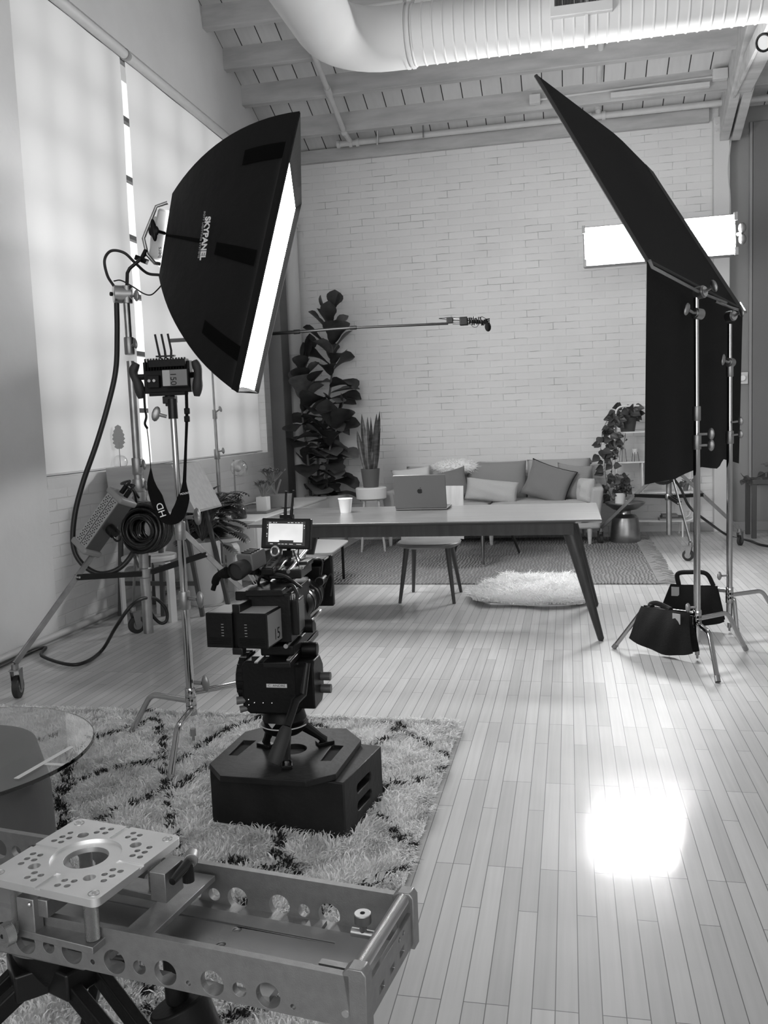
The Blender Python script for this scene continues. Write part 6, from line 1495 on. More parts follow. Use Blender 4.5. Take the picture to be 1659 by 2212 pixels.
for fx_, fy_ in ((WZ(702, 1607, HZ).x, WZ(702, 1607, HZ).y), (WZ(575, 1612, HZ).x, WZ(575, 1612, HZ).y-0.0), (WZ(620, 1655, HZ).x, WZ(620, 1655, HZ).y)):
    f = V((fx_, fy_, HZ)); d = V((f.x-HX, f.y-HY, 0)).normalized(); top = V((HX, HY, bz-0.015))+d*0.060
    s_ = MB(); s_.tube([top, lerp(top, f, 0.75)+V((0, 0, 0.012)), f+V((0, 0, 0.014))], [0.020, 0.013, 0.015], 10); s_.box(f+V((0, 0, 0.006)), (0.06, 0.035, 0.012), (d, V((-d.y, d.x, 0)), V((0, 0, 1)))); s_.build('cast_leg', m_black2, t, bevel=0.002)
    s_ = MB(); s_.cyl(f+V((0, 0, 0.012)), f+V((0, 0, 0.02)), 0.009, n=6); s_.build('bolt', m_steel, t)
# fluid head
CF = V((-0.07, 0.998, 0)).normalized(); CR = V((CF.y, -CF.x, 0)); UZ = V((0, 0, 1)); CA = (CR, CF, UZ)
hz0 = zf(612, 1545, 2.70)
t = thing('tripod_head', 'big black fluid tripod head with a name label on the high hat', 'tripod head', (HX, HY, bz))
H0 = V((HX, HY, 0)); HA = (V((0.998, 0.02, 0)).normalized(), V((-0.02, 0.998, 0)).normalized(), UZ); hx, hy = HA[0], HA[1]
def hp(a, b, z): return H0+hx*a+hy*b+UZ*z
zlow, zhigh = zf(612, 1548, 2.64), zf(612, 1432, 2.64)
s_ = MB(); s_.lathe([(0.03, bz+0.0), (0.068, bz+0.006), (0.075, bz+0.02), (0.066, zlow-0.005), (0.06, zlow)], (HX, HY, 0), 36); s_.build('pan_base', m_black, t)
s_ = MB(); s_.prism([(-0.115, zlow+0.02), (-0.09, zlow), (0.07, zlow-0.0), (0.09, zlow+0.02), (0.095, zhigh-0.03), (0.085, zhigh), (-0.10, zhigh), (-0.115, zhigh-0.02)], hp(0, -0.085, 0), hx, UZ, hy*0.16); s_.build('head_body', m_black, t, bevel=0.008, seg=3)
s_ = MB(); zc_ = (zlow+zhigh)/2+0.015; s_.tube([hp(-0.105, 0, zc_), hp(-0.112, 0, zc_), hp(-0.135, 0, zc_), hp(-0.140, 0, zc_)], [0.080, 0.084, 0.080, 0.070], 32)
for k in range(18): a = 2*PI*k/18; s_.box(hp(-0.120, 0.082*math.cos(a), zc_+0.082*math.sin(a)), (0.026, 0.010, 0.010), (hx, hy, UZ))
s_.build('balance_drum', m_black, t)
s_ = MB(); zr0, zr1 = zf(690, 1532, 2.66), zf(690, 1428, 2.66)
s_.prism([(-.055, zr0), (.035, zr0), (.065, zr0+.03), (.065, zr1-.04), (.03, zr1), (-.045, zr1), (-.06, zr1-.02), (-.06, zr0+.015)], hp(0.07, -0.03, 0), hy, UZ, hx*0.065); s_.build('drag_housing', m_black, t, bevel=0.005)
s_ = MB()
for z_, r_ in ((zf(705, 1473, 2.68), 0.014), (zf(705, 1500, 2.68), 0.015)): s_.nx().cyl(hp(0.135, 0, z_), hp(0.168, 0, z_), r_, n=16)
s_.build('drag_knob', mat('knob_dark_grey', 0.06, 0.4), t)
s_ = MB(); s_.nx().cyl(hp(-0.095, -0.07, zlow+0.045), hp(-0.135, -0.085, zlow+0.045), 0.010, 0.014, 12); s_.nx().cyl(hp(-0.09, -0.07, zlow+0.02), hp(-0.125, -0.085, zlow+0.015), 0.010, 0.012, 12); s_.build('brake_lever', mat('lever_grey', 0.10, 0.4), t)
s_ = MB()
for k, (a_, z_) in enumerate(((-0.092, 0.05), (-0.092, 0.032), (-0.072, 0.04), (-0.042, 0.04), (-0.012, 0.04))): s_.nx().sphere(hp(a_, -0.0865, zlow+z_), 0.0028, 8)
s_.build('screw', m_chrome, t)
p = WY(598, 1481, 2.655); lp_ = hp((p-H0).dot(hx), -0.0868, p.z)
s_ = MB(); s_.box(lp_, (0.070, 0.001, 0.0125), HA); nl = s_.build('name_label', mat('label_tape', 0.5, 0.6), t)
text('C. ANDRE', 0.0125, lp_-hy*0.0008, hx, UZ, m_black, nl, 'name_lettering', 0.0001, font_scale=(1.05, 0.85))
s_ = MB(); q = hp(-0.02, -0.072, bz+0.014); s_.prism([(-0.013, 0.008), (0.013, 0.008), (0.0, -0.008)], q+V((0.0, -0.003, 0)), hx, (UZ+hy*0.1).normalized(), hy*0.002); s_.build('arrow_mark', mat('arrow_grey', 0.35, 0.5), t)
s_ = MB(); ph = [WY(664, 1432, 2.62), WY(655, 1500, 2.60), WY(638, 1515, 2.56), WY(620, 1570, 2.50)]; s_.tube(ph, [0.010, 0.012, 0.014, 0.013], 12); s_.build('handle_arm', m_black2, t)
s_ = MB(); g1 = WY(591, 1650, 2.44); s_.tube([ph[-1], lerp(ph[-1], g1, .1), lerp(ph[-1], g1, .85), g1], [0.015, 0.020, 0.024, 0.018], 16); s_.build('handle_grip', m_rubber, t)
# sliding base plate on the head
t = thing('cinema_camera', 'black cinema camera rig with a lit top monitor facing the laptop', 'camera', (HX, HY, zhigh))
O = V((HX+0.005, HY, 0))
def cp(a, b, z): return O+CF*a+CR*b+UZ*z        # a forward, b right
zt0 = zhigh+0.005
s_ = MB(); s_.box(cp(0.02, 0.03, zt0+0.012), (0.09, 0.42, 0.020), CA); s_.box(cp(0.0, -0.02, zt0+0.0), (0.13, 0.16, 0.02), CA); s_.build('sliding_plate', m_black2, t, bevel=0.003)
s_ = MB(); s_.nx().box(cp(-0.05, 0.063, zt0+0.024), (0.010, 0.24, 0.004), CA); s_.nx().box(cp(-0.11, -0.045, zt0+0.012), (0.012, 0.10, 0.004), CA); s_.build('scale_strip', mat('scale_grey', 0.22, 0.4), t)
s_ = MB(); s_.box(cp(0.03, 0.02, zt0+0.045), (0.11, 0.34, 0.035), CA); s_.build('base_bridge', m_black, t, bevel=0.006)
s_ = MB()
for b_ in (-0.035, 0.055): s_.nx().cyl(cp(-0.16, b_, zt0+0.065), cp(0.36, b_, zt0+0.065), 0.0075, n=12)
s_.build('support_rod', m_steel, t)
zb2 = zt0+0.075; zt3 = zf(600, 1268, 2.72)
s_ = MB(); s_.box(cp(-0.01, 0.005, (zb2+zt3)/2), (0.135, 0.28, zt3-zb2), CA); s_.box(cp(0.15, 0.005, (zb2+zt3)/2+0.01), (0.11, 0.06, 0.13), CA); s_.box(cp(-0.09, -0.005, zt3+0.008), (0.12, 0.16, 0.02), CA)
for k in range(5): s_.box(cp(-0.09+0.03*k, 0.073, zb2+0.05), (0.006, 0.018, 0.07), CA)
s_.build('camera_body', m_black, t, bevel=0.005)
s_ = MB(); s_.box(cp(0.02, 0.005, zt3+0.014), (0.075, 0.11, 0.006), CA); s_.build('cheese_plate', m_alum2, t, bevel=0.001)
s_ = MB()
for i in range(3):
    for j in range(4): s_.nx().cyl(cp(-0.02+0.026*j, -0.016+0.021*i, zt3+0.0171), cp(-0.02+0.026*j, -0.016+0.021*i, zt3+0.0176), 0.006+0.002*((i+j) % 2), n=14)
s_.build('plate_hole', mat('void_black', 0.003, 0.9), t)
# batteries
bc = WY(515, 1355, 2.50); bR, bF = V((0.995, -0.06, 0)).normalized(), V((0.06, 0.995, 0)).normalized(); BA = (bR, bF, UZ)
zb0, zb1 = zf(515, 1403, 2.47), zf(515, 1328, 2.47); zc_ = (zb0+zb1)/2; bh = zb1-zb0
for sg, w_2, lab in ((-1, 0.088, None), (1, 0.098, None)):
    c = V((bc.x, 2.55, zc_))+bR*sg*0.055
    s_ = MB(); s_.box(c, (w_2, 0.13, bh), BA)
    for k in range(4): s_.box(c-bF*0.066-UZ*(bh/2-0.012-0.006*k), (w_2*0.86, 0.003, 0.002), BA)
    bb = s_.build('battery', m_black, t, bevel=0.005)
    s_ = MB(); s_.box(c+UZ*(bh/2+0.0008), (w_2*0.86, 0.112, 0.001), BA); s_.build('battery_label', mat('battery_label_grey', 0.33, 0.45), bb)
    if sg > 0: s_ = MB(); s_.box(c+bR*(w_2/2+0.0008), (0.001, 0.115, bh*0.9), BA); s_.build('battery_label', mat('side_label_grey', 0.20, 0.5), bb); text('15', 0.05, c+bR*(w_2/2+0.0016)-UZ*0.025+bF*0.01, bF, UZ, m_black, bb, 'number_print', 0.0001)
    s_ = MB()
    for k in range(5): s_.nx().box(c-bF*0.0665+bR*(0.012 if sg < 0 else -0.02)+UZ*(0.02-0.009*k), (0.008, 0.001, 0.0016), BA)
    s_.build('charge_mark', mat('dim_print', 0.3, 0.6), bb)
s_ = MB(); s_.box(V((bc.x, 2.58, zc_+0.01)), (0.028, 0.16, bh+0.03), BA); s_.box(V((bc.x+0.05, 2.635, zc_)), (0.12, 0.035, bh), BA); s_.box(V((bc.x+0.003, 2.49, zb0-0.008)), (0.035, 0.03, 0.022), BA); s_.build('battery_plate', m_black2, t, bevel=0.003)
s_ = MB(); s_.box(V((bc.x+0.035, 2.66, zb1+0.03)), (0.16, 0.12, 0.03), BA); s_.build('rear_module', m_black, t, bevel=0.004)
s_ = MB(); q = V((bc.x-0.005, 2.70, zb1+0.05)); s_.tube(spline([q, q+V((.03, -.03, .035)), q+V((.10, -.03, .035)), q+V((.15, 0, -.01))]), 0.005, 8); s_.nx().tube(spline([cp(-0.08, 0.03, zt3), cp(-0.10, 0.07, zt3+0.02), cp(-0.12, 0.09, zt3-0.02), cp(-0.12, 0.05, zt3-0.05)]), 0.006, 8); s_.nx().tube(spline([cp(0.02, 0.08, zt3+.05), cp(0.06, 0.11, zt3+.08), cp(0.14, 0.12, zt3+.06), cp(0.2, 0.10, zt3)]), 0.003, 6)
s_.build('short_cable', m_cable, t)
# side module
mc_ = WY(637, 1328, 2.66)
s_ = MB(); s_.box(mc_, (0.045, 0.085, 0.115), CA); sm_ = s_.build('side_module', m_black2, t, bevel=0.003)
s_ = MB(); s_.box(mc_+CR*0.023, (0.001, 0.07, 0.095), CA); s_.build('module_face', mat('module_grey', 0.07, 0.4), sm_)
s_ = MB()
for k in range(3): s_.nx().cyl(mc_+UZ*0.058+CF*(-0.025+0.025*k), mc_+UZ*0.072+CF*(-0.025+0.025*k), 0.008, n=12)
for k in range(3): s_.nx().cyl(mc_-CF*0.043-CR*0.018+UZ*(0.03-0.035*k), mc_-CF*0.05-CR*0.018+UZ*(0.03-0.035*k), 0.006, n=12)
s_.build('connector', m_chrome, sm_)
# lens, motors, matte box
lz = zf(665, 1265, 2.95)
La, Lb = WY(645, 1308, 2.84), WY(672, 1272, 3.06); LD = (Lb-La).normalized(); LL = (Lb-La).length
s_ = MB(); s_.lathe([(0.040, -0.02), (0.050, 0.0), (0.050, LL*.35), (0.058, LL*.4), (0.058, LL*.75), (0.052, LL*.78), (0.052, LL)], La, 36, axis=LD); s_.build('lens', m_black, t)
s_ = MB(); s_.lathe([(0.0605, LL*.5), (0.0605, LL*.6)], La, 48, axis=LD); s_.nx().lathe([(0.0525, LL*.12), (0.0525, LL*.2)], La, 48, axis=LD); s_.build('gear_ring', m_black2, t)
s_ = MB()
MP = [WY(653, 1266, 2.86), WY(690, 1257, 2.98), WY(668, 1283, 2.90), WY(650, 1300, 2.84)]
for q in MP: s_.nx().cyl(q, q+CF*0.07, 0.017, n=20)
s_.build('lens_motor', m_black, t, bevel=0.002)
s_ = MB()
for q in MP[:3]: s_.nx().ring(q, 0.016, 0.0015, CF, 22, 6)
s_.build('motor_rim', mat('rim_grey', 0.2, 0.3, 0.8), t)
mb0, mb1 = WY(668, 1250, 3.10), None
mz0, mz1 = zf(690, 1308, 3.1), zf(690, 1199, 3.1); mq = V((mb0.x, 3.10, (mz0+mz1)/2)); MR = V((0.998, 0.05, 0)).normalized(); MF = V((-0.05, 0.998, 0)).normalized(); MA = (MR, MF, UZ)
s_ = MB(); ww, hh_ = 0.185, mz1-mz0
s_.box(mq, (ww, 0.03, hh_), MA); s_.box(mq-MF*0.045-MR*0.01-UZ*0.0, (ww*0.8, 0.07, hh_*0.7), MA); s_.box(mq+UZ*(hh_/2-0.006)-MF*0.05, (ww*0.9, 0.09, 0.01), MA); s_.build('matte_box', m_black, t, bevel=0.008, seg=3)
s_ = MB(); s_.cyl(mq+UZ*(hh_/2)-MR*0.005-MF*.05, mq+UZ*(hh_/2+0.012)-MR*0.005-MF*.05, 0.009, n=16); s_.build('matte_box_knob', m_steel, t)
s_ = MB(); s_.tube(spline([mq+MR*0.06-MF*0.05-UZ*0.03, mq+MR*0.09-MF*0.05+UZ*0.03, mq+MR*0.10-MF*.05+UZ*0.01, mq+MR*0.09-MF*.05-UZ*0.05]), 0.004, 7); s_.nx().tube(spline([mq-MR*0.04-MF*0.09-UZ*0.03, mq-MR*0.03-MF*0.10+UZ*0.03, mq+MR*0.01-MF*.10+UZ*0.03, mq+MR*0.02-MF*.08-UZ*0.02]), 0.004, 7); s_.build('motor_cable', m_cable, t)
# top handle, rods, ring
s_ = MB()
tr = [(WY(598, 1240, 2.72), WY(640, 1190, 2.98)), (WY(623, 1243, 2.72), WY(664, 1193, 2.98))]
for a_, b_ in tr: s_.nx().cyl(a_+UZ*0.012, b_+UZ*0.012, 0.0065, n=12)
s_.build('top_rod', m_steel, t)
s_ = MB(); ha, hb_ = WY(577, 1236, 2.64), WY(604, 1206, 2.82); s_.bar(ha, hb_, 0.040, 0.026); s_.bar(lerp(ha, hb_, .85), lerp(ha, hb_, .85)-UZ*0.06, 0.02, 0.02, CF); s_.build('top_handle', m_black, t, bevel=0.005)
s_ = MB(); dd = (hb_-ha).normalized(); hxh = dd.cross(UZ).normalized(); hup = hxh.cross(dd)
for k in range(4): s_.nx().box(lerp(ha, hb_, 0.22+0.18*k)+hup*0.0135, (0.010, 0.014, 0.001), (hxh, dd, hup))
s_.build('handle_hole', mat('void_black', 0.003, 0.9), t)
s_ = MB(); s_.box(WY(628, 1232, 2.80), (0.11, 0.16, 0.03), CA); s_.box(WY(640, 1215, 2.88), (0.10, 0.10, 0.02), CA); s_.build('top_plate', m_black2, t, bevel=0.003)
s_ = MB(); s_.ring(WY(594, 1191, 2.78), 0.0155, 0.0036, (0.3, 1, -0.2), 30, 10); s_.build('tape_hook_ring', mat('ring_polished', 0.65, 0.2, 0.9), t)
# monitor
q = [WY(x, y, Y) for x, y, Y in ((567, 1119, 2.87), (672, 1120, 2.87), (668, 1187, 2.85), (562, 1184, 2.85))]
mxu = ((q[1]-q[0])+(q[2]-q[3])).normalized(); mcen = sum(q, V((0, 0, 0)))/4; mzu = ((q[0]-q[3])+(q[1]-q[2])); mzu = (mzu-mxu*mzu.dot(mxu)).normalized(); mfw = mzu.cross(mxu)
MW, MH = ((q[1]-q[0]).length+(q[2]-q[3]).length)/2, ((q[0]-q[3]).length+(q[1]-q[2]).length)/2
s_ = MB(); s_.box(mcen+mfw*0.014, (MW, 0.028, MH), (mxu, mfw, mzu)); mo = s_.build('top_monitor', m_black, t, bevel=0.004)
m_scr = mat('screen_glow', 0.02, 0.3); nt = m_scr.node_tree; b = nt.nodes['Principled BSDF']; tc = nt.nodes.new('ShaderNodeTexCoord'); nz = nt.nodes.new('ShaderNodeTexNoise'); nz.inputs['Scale'].default_value = 14
nt.links.new(tc.outputs['Object'], nz.inputs['Vector']); r_ = nt.nodes.new('ShaderNodeMapRange'); r_.inputs['To Min'].default_value = 0.55; r_.inputs['To Max'].default_value = 0.9; nt.links.new(nz.outputs[0], r_.inputs[0])
b.inputs['Emission Color'].default_value = (1, 1, 1, 1); nt.links.new(r_.outputs[0], b.inputs['Emission Strength'])
m_scr2 = mat('screen_dark', 0.01, 0.2)
so = mcen-mfw*0.0006-mxu*0.000
s_ = MB(); s_.box(so, (MW*0.80, 0.001, MH*0.80), (mxu, mfw, mzu)); sc_ = s_.build('screen', m_scr2, mo, smooth=0)
s_ = MB(); s_.box(so-mfw*0.0008+mzu*0.002, (MW*0.70, 0.0008, MH*0.60), (mxu, mfw, mzu)); s_.build('live_picture', m_scr, mo, smooth=0)
s_ = MB(); s_.box(so-mfw*0.0016+mxu*0.004-mzu*(MH*0.255), (MW*0.29, 0.0006, MH*0.07), (mxu, mfw, mzu)); s_.build('picture_dark_bar', mat('screen_bar', 0.03, 0.5), mo, smooth=0)
m_px = mat('screen_text', 0.1, 0.5, emit=0.7)
s_ = MB(); W7, H6 = MW*0.34, MH*0.285
for z_ in (-1, 1): s_.nx().box(so-mfw*0.0016+mzu*(0.002+z_*H6), (2*W7, 0.0004, 0.0007), (mxu, mfw, mzu))
for x_ in (-1, 1): s_.nx().box(so-mfw*0.0016+mzu*0.002+mxu*x_*W7, (0.0007, 0.0004, 2*H6), (mxu, mfw, mzu))
s_.build('frame_guide', m_px, mo, smooth=0)
s_ = MB()
for x_, w2 in ((-.33, .05), (-.25, .03), (-.20, .03), (.06, .04), (.13, .05), (.21, .03), (.27, .04), (.34, .03)): s_.nx().box(so-mfw*0.0012+mxu*MW*x_*0.98+mzu*MH*0.355, (MW*w2, 0.0005, 0.0016), (mxu, mfw, mzu))
for x_, w2 in ((-.28, .06), (-.12, .05), (-.05, .05), (.02, .05), (.12, .08), (.28, .10)): s_.nx().box(so-mfw*0.0012+mxu*MW*x_-mzu*MH*0.345, (MW*w2, 0.0005, 0.0016), (mxu, mfw, mzu))
for x_, z_, h2 in ((-.375, .27, .04), (-.375, .18, .03), (-.38, -.02, .05), (-.38, -.10, .03), (.38, .26, .05), (.38, .18, .03)): s_.nx().box(so-mfw*0.0012+mxu*MW*x_+mzu*MH*z_, (0.0022, 0.0005, MH*h2), (mxu, mfw, mzu))
s_.build('status_mark', m_px, mo, smooth=0)
s_ = MB()
for a_, b_ in (((616, 1116), (618, 1061)), ((629, 1116), (634, 1059))):
    p0_, p1_ = WY(*a_, 2.90), WY(*b_, 2.90); s_.nx().tube([p0_, lerp(p0_, p1_, .3), lerp(p0_, p1_, .34), p1_], [0.0065, 0.0055, 0.0042, 0.0038], 10)
s_.build('antenna', m_black, mo)
s_ = MB(); s_.box(WY(620, 1117, 2.905), (0.045, 0.03, 0.02)); s_.build('antenna_box', m_black, mo, bevel=0.002)
s_ = MB(); s_.cyl(WY(624, 1188, 2.88), WY(624, 1225, 2.84), 0.009, n=10); s_.box(WY(624, 1196, 2.87), (0.035, 0.03, 0.025)); s_.build('monitor_arm', m_black2, t)
s_ = MB(); s_.tube(spline([WY(634, 1190, 2.84), WY(640, 1205, 2.8), WY(646, 1225, 2.78), WY(648, 1240, 2.78)]), 0.0022, 6); s_.nx().tube(spline([WY(645, 1187, 2.84), WY(644, 1200, 2.82), WY(650, 1212, 2.82)]), 0.0025, 6); s_.build('monitor_wire', m_cable, t)
# viewfinder
vc = WY(507, 1236, 2.58); vd = WY(534, 1212, 2.74)-WY(507, 1236, 2.58)
va = V((0.30, 0.93, 0.15)).normalized()
s_ = MB(); s_.tube([vc, vc+va*0.01, vc+va*0.045, vc+va*0.075], [0.029, 0.031, 0.027, 0.024], 26, caps=False); s_.tube([vc+va*0.012, vc+va*0.013], [0.028, 0.001], 26); s_.build('eyecup', m_rubber, t)
s_ = MB(); x_, y_, z_ = frame(va); s_.box(vc+va*0.09+UZ*0.014, (0.062, 0.075, 0.055), (x_, va, va.cross(x_)*-1)); s_.build('viewfinder_body', mat('finder_grey', 0.10, 0.4), t, bevel=0.004)
s_ = MB()
for k in range(4): s_.nx().box(vc+va*(0.065+0.014*k)+UZ*0.043, (0.04, 0.006, 0.004), (x_, va, va.cross(x_)*-1))
s_.build('finder_button', m_black, t)
s_ = MB(); vb0 = vc+va*0.08; s_.tube([vb0, WY(545, 1228, 2.70), WY(560, 1238, 2.72), WY(585, 1250, 2.74)], 0.012, 10); s_.cyl(WY(548, 1222, 2.70), WY(548, 1240, 2.70), 0.018, n=14); s_.build('finder_arm', m_black, t)
s_ = MB()
for k in (0, 1): s_.nx().cyl(WY(537+7*k, 1240, 2.74), WY(556+5*k, 1268, 2.70), 0.005, n=8)
s_.build('chrome_rod', m_chrome, t)
s_ = MB(); s_.sphere(WY(487, 1240, 2.62), (0.025, 0.02, 0.015), 12); s_.tube(spline([WY(490, 1232, 2.62), WY(470, 1246, 2.64), WY(464, 1262, 2.66), WY(460, 1275, 2.66)]), [0.013]*12+[0.008]*7, 8); s_.build('finder_cloth', m_blackfab, t, smooth=70)
# knobs on the right side of the rods
s_ = MB()
for px, py in ((664, 1352), (672, 1402)):
    k0 = WY(px, py, 2.72); s_.nx().cyl(k0-CR*0.03, k0+CR*0.022, 0.023, n=12); 
s_.build('clamp_knob', m_black, t, bevel=0.003)
s_ = MB(); s_.box(WY(655, 1352, 2.75), (0.05, 0.05, 0.03), CA); s_.nx().box(WY(655, 1402, 2.74), (0.06, 0.06, 0.04), CA); s_.build('rod_clamp', m_black2, t, bevel=0.004)

# ================================================================== GLASS TABLE
GC = V((-1.785, 2.125, 0)); GZ = 0.42; GR = 0.415
t = thing('glass_table', 'round glass topped table on a dark drum base at the left edge', 'table', GC)
m_gt = mat('table_glass', 0.96, 0.01, alpha_trans=1.0, ior=1.65)
s_ = MB(); s_.tube([GC+UZ*(GZ-0.012), GC+UZ*(GZ-0.010), GC+UZ*(GZ-0.002), GC+UZ*GZ], [GR-0.002, GR, GR, GR-0.002], 120); s_.build('glass_top', m_gt, t)
bxr = WY(75, 1690, 2.13).x; R_ = bxr-GC.x
s_ = MB(); s_.lathe([(0, 0.0), (R_*0.93, 0.0), (R_*1.0, 0.14), (R_*0.99, 0.28), (R_*0.90, 0.385), (R_*0.88, GZ-0.013), (0, GZ-0.013)], GC, 60); s_.build('drum_base', mat('dark_mango_wood', 0.07, 0.45, var=(5, 0.4, (1, 1, 0.3)), bump=(20, 0.1)), t)
m_tape = mat('clear_tape', 0.62, 0.5)
def tape(pts, w_, name):
    a, b_ = [WZ(x, y, GZ+0.0006) for x, y in pts]; d = (b_-a).normalized(); sd = V((-d.y, d.x, 0))*w_/2; mb = MB(); mb.prism([(-w_/2, 0), (w_/2, 0), (w_/2, (b_-a).length), (-w_/2, (b_-a).length)], a, sd.normalized(), d, UZ*0.0006); mb.build(name, m_tape, t)
tape(((35, 1682), (155, 1613)), 0.016, 'tape_strip'); tape(((98, 1650), (138, 1652)), 0.014, 'tape_strip')

# ================================================================== CAMERA SLIDER
SZ = 0.55
pn = WZ(753, 2110, SZ); u = V((0.989, -0.148, 0)).normalized(); v = V((-u.y, u.x, 0))
SWD = 0.232; RH = 0.078; RT = 0.012; SLN = 1.15
def sp(a, b_, z): return pn+u*a+v*b_+UZ*(z-SZ)   # a along (0 = right end, negative left), b across, z height
SA = (u, v, UZ)
t = thing('camera_slider', 'satin aluminium camera slider with round holes across the lower left foreground', 'camera slider', sp(-0.4, SWD/2, 0))
def hole_u(px, py):
    r_ = ray(px, py); k = (pn-C0).dot(v)/r_.dot(v); q = C0+r_*k; return (q-pn).dot(u), q.z
hs = []
for x, y, r in ((579, 2151, 0.0200), (458, 2124, 0.0200), (357, 2102, 0.0200), (247, 2078, 0.0200), (155, 2057, 0.0200), (55, 2036, 0.0200), (517, 2138, 0.0115), (301, 2090, 0.0115), (105, 2045, 0.0115), (407, 2124, 0.0042), (200, 2078, 0.0042), (12, 2036, 0.0042), (633, 2175, 0.0042)):
    a_, z_ = hole_u(x, y); hs.append((a_, z_, r))
a5 = min(h[0] for h in hs if h[2] > .01); a0_ = max(h[0] for h in hs if h[2] > .01); stp = (a0_-a5)/5
for k in range(1, 5): hs.append((a5-stp*k, SZ-RH*0.48, 0.0200)); hs.append((a5-stp*(k-0.5), SZ-RH*0.48, 0.0115 if k % 2 else 0.005))
for b0_, face in ((0.0, 1), (SWD-RT, -1)):
    s_ = MB()
    prof = [(0, SZ), (0, SZ-RH), (RT+0.016, SZ-RH), (RT+0.016, SZ-RH+0.006), (RT, SZ-RH+0.009), (RT, SZ-0.006), (RT+0.0, SZ)]
    if face < 0: prof = [(RT-p_[0], p_[1]) for p_ in prof]
    s_.prism([(p_[0], p_[1]-SZ) for p_ in prof], sp(-SLN, b0_, SZ), v, UZ, u*SLN)
    ra = s_.build('side_rail', m_alum2, t, bevel=0.0015)
    ct = MB(); rl = t.location
    for a_, z_, r in hs:
        if b0_ > 0 and r < 0.005: continue
        ct.cyl(sp(a_, b0_-0.02, z_)-rl, sp(a_, b0_+RT+0.03, z_)-rl, r, n=32)
    cut(ra, ct)
s_ = MB(); s_.box(sp(-SLN/2, SWD/2, SZ-RH+0.017), (SLN, 0.135, 0.008), SA)
dk_ = s_.build('centre_deck', m_alum, t, bevel=0.001)
ct = MB(); rl = t.location
for b_ in (0.082, 0.150): ct.box(sp(-SLN/2-0.09, b_, SZ-RH+0.0205)-rl, (SLN, 0.006, 0.006), SA)
for px, py in ((477, 2040), (512, 2008)):
    q = WZ(px, py, SZ-RH+0.021); ct.cyl(q-UZ*0.004-rl, q+UZ*0.01-rl, 0.0075, n=20)
cut(dk_, ct)
for k in range(4):
    s_ = MB(); s_.box(sp(-0.15-0.3*k, SWD/2, SZ-RH+0.006), (0.03, SWD-2*RT, 0.012), SA); s_.build('cross_member', m_alum2, t)
# end frame on the right
for b_ in (0.012, SWD-0.012):
    s_ = MB(); s_.prism([(0, -RH-0.004), (0.026, -RH-0.004), (0.026, 0.004), (0.020, 0.012), (0.0, 0.012), (-0.010, 0.004)], sp(0.0, b_-0.012, SZ), u, UZ, v*0.024); s_.build('end_block', m_alum2, t, bevel=0.0015)
s_ = MB(); s_.box(sp(0.018, SWD/2, SZ-RH*0.62), (0.008, SWD-0.048, RH*0.70), SA); ep = s_.build('end_plate', m_alum2, t, bevel=0.001)
ct = MB(); rl = t.location
for k in range(3): ct.box(sp(0.018, 0.07+0.045*k, SZ-RH*0.72)-rl, (0.03, 0.022, 0.012), SA)
for k in range(2): ct.cyl(sp(0.0, 0.15+0.02*k, SZ-RH*0.40)-rl, sp(0.04, 0.15+0.02*k, SZ-RH*0.40)-rl, 0.004, n=12)
cut(ep, ct)
m_knurl = mat('knurled_steel', 0.42, 0.35, 1.0)
nt = m_knurl.node_tree; b = nt.nodes['Principled BSDF']; tc = nt.nodes.new('ShaderNodeTexCoord'); sx_n = nt.nodes.new('ShaderNodeSeparateXYZ'); nt.links.new(tc.outputs['Object'], sx_n.inputs[0])
wv = mth(nt, 'MAXIMUM', mth(nt, 'SINE', mth(nt, 'MULTIPLY', mth(nt, 'ADD', mth(nt, 'ADD', sx_n.outputs[0], sx_n.outputs[1]), sx_n.outputs[2]), 2400)), mth(nt, 'SINE', mth(nt, 'MULTIPLY', mth(nt, 'SUBTRACT', mth(nt, 'ADD', sx_n.outputs[0], sx_n.outputs[1]), sx_n.outputs[2]), 2400)))
bp = nt.nodes.new('ShaderNodeBump'); bp.inputs['Distance'].default_value = 0.0012; nt.links.new(wv, bp.inputs['Height']); nt.links.new(bp.outputs[0], b.inputs['Normal'])
s_ = MB(); s_.cyl(sp(0.008, 0.024, SZ+0.001), sp(0.008, SWD-0.024, SZ+0.001), 0.0105, n=28); s_.build('knurled_handle', m_knurl, t)
s_ = MB(); q = WZ(783, 1972, SZ+0.012); s_.cyl(q-UZ*0.016, q, 0.0135, n=28); s_.cyl(q-UZ*0.034, q-UZ*0.016, 0.006, n=14); s_.cyl(q-UZ*0.034-u*0.02, q-UZ*0.034+u*0.02, 0.007, n=16); s_.build('lock_knob', m_steel, t, bevel=0.001)
s_ = MB(); s_.cyl(q-UZ*0.0005, q+UZ*0.0003, 0.004, n=12); s_.build('knob_socket', mat('void_black', 0.003, 0.9), t)
s_ = MB(); s_.box(sp(-0.030, 0.035, SZ-0.012), (0.06, 0.012, 0.006), SA); s_.build('stop_bar', m_alum, t)
a_, z_ = hole_u(746, 2190); s_ = MB(); s_.cyl(sp(a_, -0.001, z_), sp(a_, 0.0, z_), 0.0055, n=18); s_.build('end_screw', m_chrome, t)
